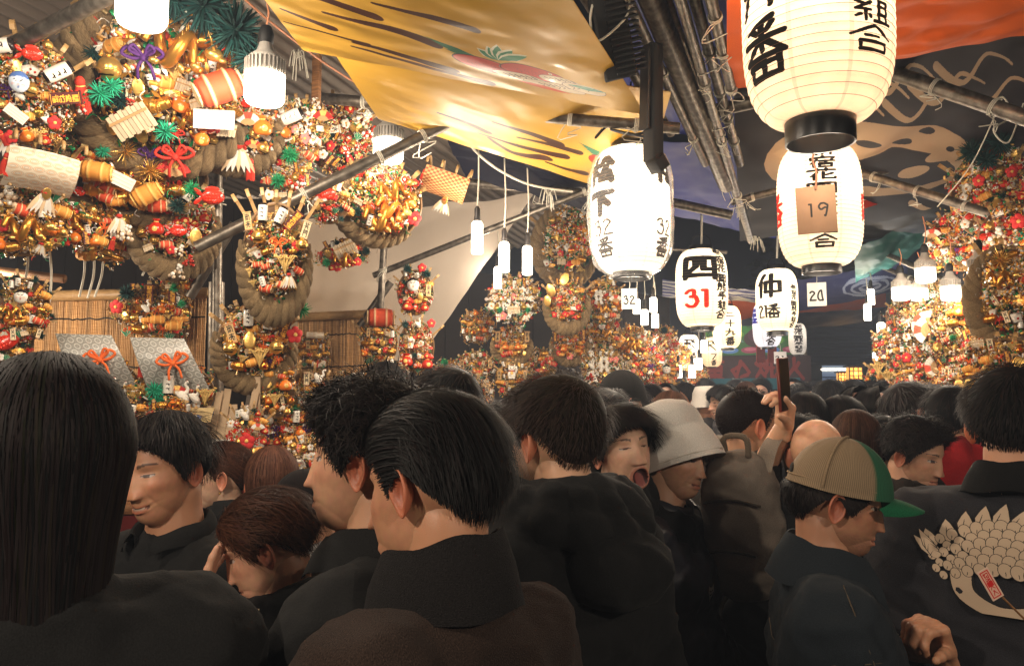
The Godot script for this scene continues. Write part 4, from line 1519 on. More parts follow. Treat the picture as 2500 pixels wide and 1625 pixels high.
func fall(az: float, s: float, length: float, f: Dictionary, off: float) -> Vector3:
	var cap := 0.34                                          # share of the length that lies on the skull
	if s < cap:
		var el := lerpf(PI / 2, -0.05, s / cap)
		var d := dir(az, el)
		return d * (skull(d, 1.0) + f.get("top", 0.024) * (0.75 + 0.25 * sin(el)) + off)
	var d0 := dir(az, -0.05)
	var q: Vector3 = d0 * (skull(d0, 1.0) + f.get("top", 0.024) * 0.74 + off)
	var u := (s - cap) / (1.0 - cap)
	var flare: float = f.get("flare", 0.15)
	var in_: float = 1.0 - f.get("tuck", 0.12) * sin(u * PI) + flare * u * u
	return Vector3(q.x * in_, q.y - u * length, q.z * (1.0 - 0.22 * sin(u * PI * 0.8) + flare * 0.3 * u) - 0.03 * u * u)

# ---- clothes and the whole figure
func heading(at: Vector3, deg: float) -> float:             # 0: back turned to the photographer, 90: facing left, -90: facing right
	return atan2(at.x, at.z) + deg_to_rad(deg)

func person(label: String, at: Vector3, turned: float, f: Dictionary) -> Node3D:
	# at: where the head is (between the ears); turned: heading of the body; f.head: turn, nod and tilt of the head against the body
	var face_turn := heading(at, turned)
	var s: float = f.get("scale", at.y / HEAD_Y)
	var t := thing("person", label, "person", Vector3.ZERO, face_turn, f.get("group", "people in the market crowd"))
	t.scale = Vector3.ONE * s
	var lean: float = f.get("lean", 0.0)
	var hd: Vector3 = f.get("head", Vector3.ZERO)
	var head_at := Vector3(0, HEAD_Y - absf(lean) * 0.05, 0.015 + lean * 0.45)
	if f.has("scale"):
		head_at.y = at.y / s
	var off := Basis(Vector3.UP, face_turn) * (head_at * s)
	t.position = Vector3(at.x - off.x, 0, at.z - off.z)
	var hx := Transform3D(Basis.from_euler(Vector3(hd.y, hd.x, hd.z)), head_at)
	var skin: Color = f.get("skin", Color(0.5, 0.245, 0.14))
	var fast: bool = f.get("far", false)
	var seed_: int = f.get("seed", label.hash() % 10000)
	var b := MB.new()
	face_sheet(b, hx, f)
	# joints
	var sw: float = f.get("wide", 1.0)
	var drop := HEAD_Y - head_at.y
	var base := Vector3(0, 1.45 - drop, -0.02 + lean * 0.33)
	var chest := Vector3(0, 1.22 - drop * 0.9, lean * 0.22)
	var waist := Vector3(0, 1.02 - drop * 0.5, 0)
	var arms := []
	var bare := 0.0
	var reach_hand := Transform3D()
	for k in 2:
		var e: float = [-1.0, 1.0][k]
		var sh := Vector3(e * 0.163 * sw, 1.34 - drop, -0.015 + lean * 0.29)
		var given = f.get(["right_arm", "left_arm"][k])
		var el := sh + Vector3(e * 0.05, -0.27, -0.02)
		var wr := el + Vector3(-e * 0.02, -0.2, 0.12)
		if given != null:
			el = given[0]
			wr = given[1]
		if f.has("reach") and f.reach[0] == e:           # a bare hand held somewhere: the elbow follows from shoulder and wrist
			var inv := t.transform.affine_inverse()
			wr = inv * f.reach[1]
			var tip: Vector3 = inv * f.reach[2]
			var ax := wr - sh
			if ax.length() > 0.52:
				wr = sh + ax.normalized() * 0.52
				ax = wr - sh
			var bend := (Vector3(e * 0.7, -1.0, -0.1) - ax.normalized() * ax.normalized().dot(Vector3(e * 0.7, -1.0, -0.1))).normalized()
			el = sh + ax * 0.5 + bend * sqrt(maxf(0.28 * 0.28 - ax.length_squared() * 0.25, 0.0))
			var y := (tip - wr).normalized()
			var to_cam := (inv * Vector3(0, 1.62, 0) - wr).normalized()
			var z := (to_cam - y * to_cam.dot(y)).normalized()
			reach_hand = Transform3D(Basis(y.cross(z), y, z) * Basis(Vector3.UP, -0.9), wr)
			bare = e
		arms.append([sh, el, wr])
	# skin: neck into the chest, arms to the wrists, legs
	var c := 0.015 if not fast else 0.022
	var g := Field.new(Vector3(-0.1, 1.3 - drop, -0.12 + minf(lean, 0) * 0.4), Vector3(0.1, HEAD_Y + 0.01 - drop, 0.13 + lean * 0.5), c, 0.03)
	var nape := head_at + hx.basis * Vector3(0, -0.055, -0.022)
	g.bone(base + Vector3(0, -0.06, 0), base, 0.072, 0.06)
	g.bone(base, nape, 0.058 * f.get("neck", 1.0), 0.053 * f.get("neck", 1.0))
	g.bone(nape, head_at + hx.basis * Vector3(0, -0.06, 0.025), 0.05, 0.035)
	g.net(b, Transform3D(), skin)
	b.col = skin
	for a in arms:
		b.tube(PackedVector3Array([base + Vector3(0, -0.08, 0), a[0], a[1], a[1].lerp(a[2], 0.3), a[1].lerp(a[2], 0.7), a[2]]), [0.03, 0.04, 0.04, 0.042, 0.034, 0.026], 12)
	if bare != 0.0:
		hand(b, reach_hand, f.reach[4], skin, [f.reach[3], f.reach[3] * 1.05, f.reach[3] * 1.1, f.reach[3] * 1.15, 0.6], 0.0035)
	b.tube(PackedVector3Array([base + Vector3(0, -0.03, 0), chest, waist, Vector3(0, 0.9, 0)]), [0.05, 0.09, 0.08, 0.08], 10)
	for e in [-1.0, 1.0]:
		b.tube(PackedVector3Array([Vector3(e * 0.05, 0.92, 0), Vector3(e * 0.1, 0.48, 0.02), Vector3(e * 0.11, 0.09, -0.02)]), [0.06, 0.045, 0.035], 8)
	for h in f.get("hands", []):
		hand(b, h[0], h[1], skin, h[2])
	put(t, "body", b.done(mats.skin))
	# jacket
	var cell: float = f.get("cell", 0.0135 if not fast else 0.026)
	var box_lo := Vector3(-0.42, 0.72, -0.36 + minf(lean, 0) * 0.4)
	var box_hi := Vector3(0.42, 1.6 - drop * 0.6, 0.42 + lean * 0.5)
	for a in arms:
		box_lo = box_lo.min(a[1] - Vector3.ONE * 0.12).min(a[2] - Vector3.ONE * 0.1)
		box_hi = box_hi.max(a[1] + Vector3.ONE * 0.12).max(a[2] + Vector3.ONE * 0.1)
	var j := Field.new(box_lo, box_hi, cell, 0.07)
	var pad: float = f.get("pad", 0.0)
	j.bone(Vector3(-0.075, 0.8, 0), Vector3(0.075, 0.8, 0), 0.13 + pad, 0.13 + pad)
	j.bone(waist + Vector3(-0.07, 0, 0), waist + Vector3(0.07, 0, 0), 0.122 + pad, 0.122 + pad)
	j.bone(chest + Vector3(-0.08 * sw, 0, 0.0), chest + Vector3(0.08 * sw, 0, 0.0), 0.118 + pad, 0.118 + pad)
	j.bone(arms[0][0] + Vector3(0.03, -0.03, 0), arms[1][0] + Vector3(-0.03, -0.03, 0), 0.074 + pad, 0.074 + pad)
	for a in arms:
		j.bone(base + Vector3(0, -0.055, 0), a[0], 0.05, 0.058 + pad)
	j.k = 0.045
	for k in 2:
		var a: Array = arms[k]
		var cuff: Vector3 = a[1].lerp(a[2], 0.4) if bare == [-1.0, 1.0][k] else a[2]
		j.bone(a[0], a[1], 0.066 + pad, 0.058 + pad)
		j.bone(a[1], cuff, 0.06 + pad, 0.046 + pad)
	j.k = 0.022
	var cr: float = f.get("collar", 0.016)
	var ch: float = f.get("collar_high", 0.03)
	if cr > 0:
		var prev := Vector3.ZERO
		for k in 15:
			var a := TAU * k / 14
			var q := base + Vector3(sin(a) * 0.075, 0.012 + ch * (0.35 - 0.65 * cos(a)), -0.005 + cos(a) * 0.078)
			if k > 0:
				j.bone(prev, q, cr, cr)
				j.bone(prev + Vector3(0, -0.035, 0), q + Vector3(0, -0.035, 0), cr * 1.2, cr * 1.2)
			prev = q
	if f.has("hood"):                                      # thrown back on the shoulders
		var hz: float = f.hood
		for k in 9:
			var a := lerpf(-2.1, 2.1, k / 8.0) + PI
			var q := base + Vector3(sin(a) * 0.115 * hz, -0.03 + 0.02 * absf(sin(a)), cos(a) * 0.105 * hz - 0.01)
			j.bone(q, q + Vector3(-sin(a) * 0.01, 0.045, -cos(a) * 0.015), 0.035 * hz, 0.02 * hz)
		j.bone(base + Vector3(-0.05, -0.1, -0.13 * hz), base + Vector3(0.05, -0.1, -0.13 * hz), 0.05 * hz, 0.05 * hz)
	if cr > 0 or f.has("hood"):
		j.bone(base + Vector3(0, -0.02, 0.0), nape + Vector3(0, 0.02, 0.01), 0.054, 0.06, Vector3.ONE, true)
	var jb := MB.new()
	var jc: Color = f.get("cloth", Color(0.012, 0.012, 0.014))
	j.net(jb, Transform3D(), jc, f.get("shade"))
	folds(jb, seed_, f.get("fold", 0.011))
	put(t, f.get("wear", "jacket"), jb.done(mats[f.get("fabric", "cotton")]))
	if f.has("lapel"):
		collar(t, base, f.lapel, f.get("collar_color", jc), f.get("fabric", "cotton"))
	t.set_meta("field", j)
	put(t, "trousers", orn.trousers)
	for e in 2:
		put(t, "shoe", orn.shoe, xf(Vector3([-0.11, 0.11][e], 0, 0)))
	match f.get("style", "crop"):
		"none": pass
		"falling": long_hair(t, hx, f, seed_)
		_: hair(t, hx, f, seed_)
	t.set_meta("head_at", hx)
	return t

func collar(t: Node3D, base: Vector3, l: Array, c: Color, m: String) -> void:     # stand, fall, spread, half opening at the throat
	var b := MB.new()
	b.col = c
	var nu := 40
	var p := PackedVector3Array()
	for j in 6:
		for i in nu:
			var az: float = lerpf(l[3], TAU - l[3], float(i) / (nu - 1))
			var front := (1.0 + cos(az)) / 2.0
			var point := pow(front, 6.0)
			var r: float = [0.0, 0.004, 0.012, 0.018 + l[2] * 0.5, 0.02 + l[2], 0.014 + l[2]][j]
			var y: float = [-0.03, l[0], l[0] + 0.004, l[0] - l[1] * 0.45, l[0] - l[1] * (1.0 + 0.45 * point), l[0] - l[1] * (0.96 + 0.45 * point)][j]
			y += 0.004 * sin(az * 5.0 + j)
			r += 0.074
			p.append(base + Vector3(sin(az) * r * 0.96, y - 0.045 * front, cos(az) * r * 1.05 + 0.012))
	b.sheet(nu, 6, p)
	put(t, "collar", b.done(mats[m]))

func folds(b: MB, seed_: int, amount: float) -> void:      # creases that run down and across the cloth
	var n := FastNoiseLite.new()
	n.seed = seed_
	n.frequency = 5.0
	n.fractal_type = FastNoiseLite.FRACTAL_RIDGED
	n.fractal_octaves = 3
	var nn := PackedVector3Array()
	nn.resize(b.v.size())
	for k in range(0, b.ix.size(), 3):
		var a := b.v[b.ix[k]]
		var q := (b.v[b.ix[k + 2]] - a).cross(b.v[b.ix[k + 1]] - a)
		nn[b.ix[k]] += q
		nn[b.ix[k + 1]] += q
		nn[b.ix[k + 2]] += q
	for k in b.v.size():
		var p := b.v[k]
		b.v[k] = p + nn[k].normalized() * amount * (1.3 * n.get_noise_3d(p.x * 0.8 + p.y * 0.35, p.y * 0.4, p.z * 0.8) + 0.8 * n.get_noise_3d(p.x * 0.9 - p.y * 1.3, p.y * 1.5, p.z * 0.9 + 5.0))

func make_people_parts() -> void:
	var f := Field.new(Vector3(-0.26, 0.02, -0.2), Vector3(0.26, 1.0, 0.2), 0.03, 0.05)
	f.bone(Vector3(-0.06, 0.88, 0), Vector3(0.06, 0.88, 0), 0.115, 0.115)
	for e in [-1.0, 1.0]:
		f.bone(Vector3(e * 0.08, 0.85, 0), Vector3(e * 0.1, 0.48, 0.01), 0.085, 0.065)
		f.bone(Vector3(e * 0.1, 0.48, 0.01), Vector3(e * 0.11, 0.08, -0.01), 0.065, 0.055)
	var b := MB.new()
	f.net(b, Transform3D(), Color(0.018, 0.018, 0.022))
	keep("trousers", b, "cotton")
	b = MB.new()
	b.col = Color(0.03, 0.028, 0.026)
	b.ball(Vector3(0, 0.045, 0.05), Vector3(0.047, 0.045, 0.14), 12, 8)
	b.box(xf(Vector3(0, 0.012, 0.05)), Vector3(0.085, 0.022, 0.25))
	keep("shoe", b, "matte")

# ---------------------------------------------------------------- lamps, lanterns, canopies, pipes
func lamp_light(t: Node3D, at: Vector3, energy: float, size: float, c := Color(1.0, 0.925, 0.83)) -> void:
	var l := OmniLight3D.new()
	l.name = "light"
	l.light_color = c
	l.light_energy = energy
	l.light_size = size
	l.omni_range = 40.0
	l.omni_attenuation = 2.0
	l.shadow_enabled = true
	l.position = at
	t.add_child(l, true)

func led_bulb(label: String, at: Vector3, r: float, energy: float, cord: float, group := "", c := Color(1.0, 0.925, 0.83)) -> void:   # wide LED bulb under a white finned housing; at: centre of its glowing part
	var t := thing("light_bulb", label, "light bulb", at, 0, group)
	var b := MB.new()
	b.lathe(xf(Vector3.ZERO), [Vector2(0, -0.78 * r), Vector2(0.6 * r, -0.76 * r), Vector2(0.9 * r, -0.66 * r), Vector2(r, -0.45 * r), Vector2(r, 0.7 * r), Vector2(0, 0.7 * r)], 24)
	put(t, "glowing_shade", b.done(mats.glow))
	b = MB.new()
	b.lathe(xf(Vector3(0, 0.72 * r, 0)), [Vector2(0, 0), Vector2(0.9 * r, 0), Vector2(0.9 * r, 0.75 * r), Vector2(0.8 * r, 0.95 * r), Vector2(0.45 * r, 1.25 * r), Vector2(0.3 * r, 1.75 * r), Vector2(0, 1.8 * r)], 24)
	for k in 30:
		var a := TAU * k / 30
		b.box(Transform3D(Basis(Vector3.UP, a), Vector3(sin(a) * 0.95 * r, 1.1 * r, cos(a) * 0.95 * r)), Vector3(0.06 * r, 0.74 * r, 0.14 * r))
	put(t, "housing", b.done(mats.bulb_cap))
	b = MB.new()
	b.lathe(xf(Vector3(0, 2.4 * r, 0)), [Vector2(0, 0), Vector2(0.36 * r, 0), Vector2(0.4 * r, 0.5 * r), Vector2(0.25 * r, 0.9 * r), Vector2(0, 1.0 * r)], 12)
	put(t, "socket", b.done(mats.black_matte))
	b = MB.new()
	b.tube(curve([Vector3(0, 3.3 * r, 0), Vector3(0.01, 3.3 * r + cord * 0.5, 0.004), Vector3(0, 3.3 * r + cord, 0)], 6), 0.0028, 5)
	put(t, "cord", b.done(mats.cord_orange))
	lamp_light(t, Vector3.ZERO, energy, r * 0.8, c)

func tube_bulb(label: String, at: Vector3, r: float, h: float, energy: float, cord: float, group := "", c := Color(1.0, 0.925, 0.83)) -> void:   # slender LED bulb on a long cord
	var t := thing("light_bulb", label, "light bulb", at, 0, group)
	var b := MB.new()
	b.lathe(xf(Vector3.ZERO), [Vector2(0, -h / 2), Vector2(r * 0.92, -h / 2), Vector2(r, -h * 0.46), Vector2(r, h * 0.42), Vector2(r * 0.7, h * 0.5), Vector2(0, h * 0.5)], 16)
	put(t, "glowing_shade", b.done(mats.glow))
	b = MB.new()
	b.lathe(xf(Vector3(0, h * 0.5, 0)), [Vector2(0, 0), Vector2(r * 0.62, 0), Vector2(r * 0.5, r * 1.1), Vector2(r * 0.5, r * 2.2), Vector2(r * 0.2, r * 2.7), Vector2(0, r * 2.7)], 12)
	put(t, "socket", b.done(mats.dark_steel))
	if cord > 0:
		b = MB.new()
		b.tube(curve([Vector3(0, h * 0.5 + r * 2.6, 0), Vector3(0.006, h * 0.5 + cord * 0.5, 0), Vector3(0, h * 0.5 + cord, 0)], 6), 0.0034, 5)
		put(t, "cord", b.done(mats.cord_white))
	lamp_light(t, Vector3.ZERO, energy, r, c)

func lantern(label: String, at: Vector3, r: float, h: float, paper: StandardMaterial3D, energy: float, turn: float, wire := 0.3, ribs := 26, ring := 0.16, spill := 0.0) -> Node3D:
	var t := thing("paper_lantern", label, "lantern", at, turn, "paper lanterns over the alley")
	var b := MB.new()
	var prof := []
	var rows := ribs * 4
	for k in rows + 1:
		var y := float(k) / rows * 2 - 1
		var e := pow(absf(y), 3.6)
		var q := r * (0.45 + 0.55 * sqrt(maxf(1.0 - e, 0.0)))
		var puff := absf(sin(PI * ribs * (y + 1) / 2))
		prof.append(Vector2(q + r * 0.014 * puff, y * h / 2))
	var p := PackedVector3Array()
	for k in prof.size():
		for i in 65:
			var a := TAU * (i / 64.0 - 0.5)
			p.append(Vector3(sin(a) * prof[k].x, prof[k].y, cos(a) * prof[k].x))
	b.sheet(65, prof.size(), p)
	put(t, "paper_shade", b.done(paper))
	b = MB.new()
	for k in ribs + 1:                                     # the wire spiral shows as dark rings between the folds
		var q: Vector2 = prof[k * 4]
		var o := PackedVector3Array()
		for i in 49:
			o.append(Vector3(sin(TAU * i / 48) * (q.x + 0.0008), q.y, cos(TAU * i / 48) * (q.x + 0.0008)))
		b.tube(o, r * 0.0042, 3, false)
	put(t, "wire_rings", b.done(mats.cord_brown))
	for e in [-1.0, 1.0]:
		b = MB.new()
		var rr_ := r * 0.47
		var hh := ring * r * 2
		b.lathe(xf(Vector3(0, e * h / 2 - (hh * 0.8 if e < 0 else hh * 0.2), 0)), [Vector2(rr_ * 0.93, 0), Vector2(rr_, 0), Vector2(rr_, hh), Vector2(rr_ * 0.93, hh), Vector2(rr_ * 0.93, 0)], 32)
		if e > 0:
			b.lathe(xf(Vector3(0, e * h / 2 + hh * 0.55, 0)), [Vector2(0, 0), Vector2(rr_ * 0.93, 0)], 32)
		put(t, "bottom_ring" if e < 0 else "top_ring", b.done(mats.black))
	b = MB.new()
	b.tube(curve([Vector3(-r * 0.45, h / 2, 0), Vector3(-r * 0.3, h / 2 + r * 0.5, 0), Vector3(0, h / 2 + r * 0.62, 0), Vector3(r * 0.3, h / 2 + r * 0.5, 0), Vector3(r * 0.45, h / 2, 0)], 14), 0.0035, 5)
	b.tube(PackedVector3Array([Vector3(0, h / 2 + r * 0.6, 0), Vector3(0.01, h / 2 + r * 0.6 + wire, 0)]), 0.004, 5)
	put(t, "hanger", b.done(mats.black_matte))
	if energy > 0:
		b = MB.new()
		b.ball(Vector3(0, h * 0.16, 0), Vector3(0.03, 0.045, 0.03) * minf(r / 0.2, 1.0), 12, 8)
		put(t, "bulb", b.done(mats.glow))
		lamp_light(t, Vector3(0, h * 0.16, 0), energy, 0.03 * minf(r / 0.2, 1.0), Color(1.0, 0.93, 0.84))
		if spill > 0:
			lamp_light(t, Vector3(0, -h / 2 - ring * r * 1.6 - 0.06, 0), spill, r * 0.4, Color(1.0, 0.92, 0.82))
	return t

func card(label: String, at: Vector3, w: float, h: float, m: String, turn: float, string: float, roll := 0.0) -> void:
	var t := thing("number_card", label, "number card", at, turn)
	var b := MB.new()
	b.box(xf(Vector3.ZERO, Vector3(0, 0, roll)), Vector3(w, h, 0.003), Rect2(0, 0, 1, 1), Rect2(0.02, 0.02, 0.02, 0.02))
	put(t, "board", b.done(mats[m]))
	b = MB.new()
	b.tube(curve([Vector3(0, h * 0.42, 0.004), Vector3(0.004, h * 0.5 + string * 0.4, 0.003), Vector3(-0.006, h * 0.5 + string * 0.75, 0), Vector3(0.002, h * 0.5 + string, 0)], 10), 0.0035 if m == "card_19" else 0.002, 5)
	put(t, "string", b.done(mats.cord_brown if m == "card_19" else mats.cord_white))

func tarp(called: String, label: String, q: Array, m: StandardMaterial3D, drop: float, wrinkle: float, seed_: int, nu := 70, nv := 46, group := "") -> Node3D:   # corners: near-left, near-right, far-right, far-left as one looks up at it
	var n := FastNoiseLite.new()
	n.seed = seed_
	n.frequency = 1.0
	n.fractal_octaves = 3
	var rd := FastNoiseLite.new()
	rd.seed = seed_ + 1
	rd.frequency = 1.6
	rd.fractal_type = FastNoiseLite.FRACTAL_RIDGED
	rd.fractal_octaves = 2
	var p := PackedVector3Array()
	for j in nv:
		var v := float(j) / (nv - 1)
		for i in nu:
			var u := float(i) / (nu - 1)
			var a: Vector3 = q[0].lerp(q[1], u)
			var c: Vector3 = q[3].lerp(q[2], u)
			var o := a.lerp(c, v)
			var edge := 1.0 - 0.5 * pow(absf(u * 2 - 1), 4)
			o.y -= drop * 16 * u * (1 - u) * v * (1 - v) * 0.6
			o.y += wrinkle * edge * (n.get_noise_2d(u * 2.2 + v, v * 2.0) * 1.6 + rd.get_noise_2d(u * 1.2 - v * 0.6, v * 2.4 + u * 0.7) * 0.7)
			p.append(o)
	var b := MB.new()
	b.sheet(nu, nv, p)
	var low := PackedVector3Array()
	for k in p:
		low.append(k + Vector3.UP * 0.004)
	b.sheet(nu, nv, low)
	var o2 := put(self, called, b.done(m))
	tag(o2, label, "awning", group)
	return o2

func pipe(label: String, a: Vector3, b: Vector3, r: float, ties: Array, m := "steel", group := "scaffold pipes of the stalls") -> void:
	var t := thing("scaffold_pipe", label, "pipe", a, 0, group)
	var mb := MB.new()
	var d := b - a
	mb.rod(Vector3.ZERO, d, r, 14)
	put(t, "tube", mb.done(mats[m]))
	for k in ties:                                  # knotted cord round the pipe
		var c := MB.new()
		rng.seed = int(k * 1000)
		var o: Vector3 = d * k
		var bs := look(d)
		for j in 3:
			var ring := PackedVector3Array()
			for i in 13:
				ring.append(o + bs * Vector3(sin(TAU * i / 12) * (r + 0.003), cos(TAU * i / 12) * (r + 0.003), j * 0.006 + 0.002 * i / 12.0))
			c.tube(ring, 0.0026, 4, false)
		for j in 2:
			var e: Vector3 = o + bs * Vector3(rr(-0.01, 0.01), -r - 0.004, 0.006)
			c.tube(curve([e, e + Vector3(rr(-0.05, 0.05), rr(-0.03, 0.02), rr(-0.04, 0.04)), e + Vector3(rr(-0.05, 0.05), rr(-0.06, -0.02), rr(-0.04, 0.04)), e + Vector3(rr(-0.04, 0.04), rr(-0.07, -0.03), rr(-0.03, 0.03))], 9), 0.0022, 4, false)
		put(t, "tie", c.done(mats.cord_white))

func cord(called: String, label: String, pts: PackedVector3Array, r: float, m: String) -> void:
	var b := MB.new()
	b.tube(pts, r, 5)
	tag(put(self, called, b.done(mats[m])), label, "cord")

func reed_screen(label: String, a: Vector3, b: Vector3, h: float, seed_: int) -> void:   # upright reeds tied by dark cords, a bamboo rail on top; a and b: top corners
	rng.seed = seed_
	var t := thing("reed_screen", label, "screen", Vector3.ZERO)
	var d := b - a
	var n := int(Vector2(d.x, d.z).length() / 0.0075)
	var mb := MB.new()
	var out := d.cross(Vector3.UP).normalized()
	for k in n:
		var u := (k + 0.5) / n
		var top := a.lerp(b, u) + Vector3.UP * rr(-0.02, 0.0)
		mb.col = Color(0.62, 0.36, 0.15) * rr(0.55, 1.3)
		mb.tube(PackedVector3Array([top + Vector3.DOWN * h + out * rr(-0.002, 0.002), top + out * rr(-0.003, 0.003)]), 0.0042, 5)
	var reeds := put(t, "reeds", mb.done(mats.bamboo))
	reeds.set_meta("kind", "stuff")
	for k in 5:
		var y := -0.1 - k * h / 5.2
		var line := PackedVector3Array()
		for i in 40:
			line.append(a.lerp(b, i / 39.0) + Vector3.UP * (y + rr(-0.004, 0.004)) + out * 0.0065 * (1 if k % 2 else 1))
		var c := MB.new()
		c.tube(line, 0.003, 4)
		put(t, "tie_cord", c.done(mats.cord_black))
	var rail := MB.new()
	rail.col = Color(0.5, 0.32, 0.15)
	rail.rod(a + out * 0.02 - d * 0.02, b + out * 0.02 + d * 0.02, 0.024, 10)
	for k in 6:
		rail.lathe(Transform3D(look(d) * Basis(Vector3.RIGHT, PI / 2), a.lerp(b, (k + 0.5) / 6.0) + out * 0.02), [Vector2(0.02, -0.008), Vector2(0.027, 0), Vector2(0.02, 0.008)], 10)
	put(t, "rail", rail.done(mats.bamboo))

# ---------------------------------------------------------------- the place
func away(deg: float) -> float:                             # heading of someone turned that far to the left from the view along the alley's camera line
	return -2.80 + deg_to_rad(deg)

func _ready() -> void:
	var cam := Camera3D.new()
	cam.name = "camera"
	cam.position = Vector3(0, 1.62, 0)
	cam.rotation = Vector3(deg_to_rad(5.1), deg_to_rad(19.5), 0)
	cam.fov = 45.18
	cam.near = 0.05
	cam.far = 300.0
	add_child(cam)
	var we := WorldEnvironment.new()
	we.name = "environment"
	var env := Environment.new()
	env.background_mode = Environment.BG_SKY
	var sm := ProceduralSkyMaterial.new()
	sm.sky_top_color = Color(0.035, 0.037, 0.05)
	sm.sky_horizon_color = Color(0.06, 0.055, 0.06)
	sm.ground_bottom_color = Color(0.03, 0.03, 0.03)
	sm.ground_horizon_color = Color(0.05, 0.05, 0.05)
	var sky := Sky.new()
	sky.sky_material = sm
	env.sky = sky
	env.tonemap_mode = Environment.TONE_MAPPER_LINEAR
	env.tonemap_exposure = 1.3
	env.fog_enabled = true                                   # the smoke of the food stalls hangs in the lamplight
	env.fog_density = 0.009
	env.fog_light_color = Color(0.84, 0.9, 1.0)
	env.sdfgi_enabled = true
	env.ssao_enabled = true
	env.ssil_enabled = true
	we.environment = env
	add_child(we)
	rng.seed = 1
	make_materials()
	make_prints()
	setting()
	canopies()
	lamps()
	make_ornaments()
	make_trinkets()
	left_stall()
	middle_stall()
	right_stall()
	far_end()
	make_people_parts()
	near_people()
	far_people()

func setting() -> void:
	var b := MB.new()
	b.quad(Vector3(-60, 0, 40), Vector3(60, 0, 40), Vector3(60, 0, -120), Vector3(-60, 0, -120))
	struct("ground", b.done(mats.asphalt))

func corrugated(label: String, q: Array, waves: int) -> void:      # ridges run from the first edge to the second
	var m := mat("zinc", Color(0.42, 0.38, 0.34), 0.5, 0.5)
	var p := PackedVector3Array()
	var nu := waves * 6 + 1
	for j in 2:
		for i in nu:
			var u := float(i) / (nu - 1)
			var o: Vector3 = (q[0].lerp(q[1], u)) if j == 0 else (q[3].lerp(q[2], u))
			p.append(o + Vector3.UP * 0.012 * sin(u * waves * TAU))
	var b := MB.new()
	b.sheet(nu, 2, p)
	tag(put(self, "corrugated_roof", b.done(m)), label, "roof")

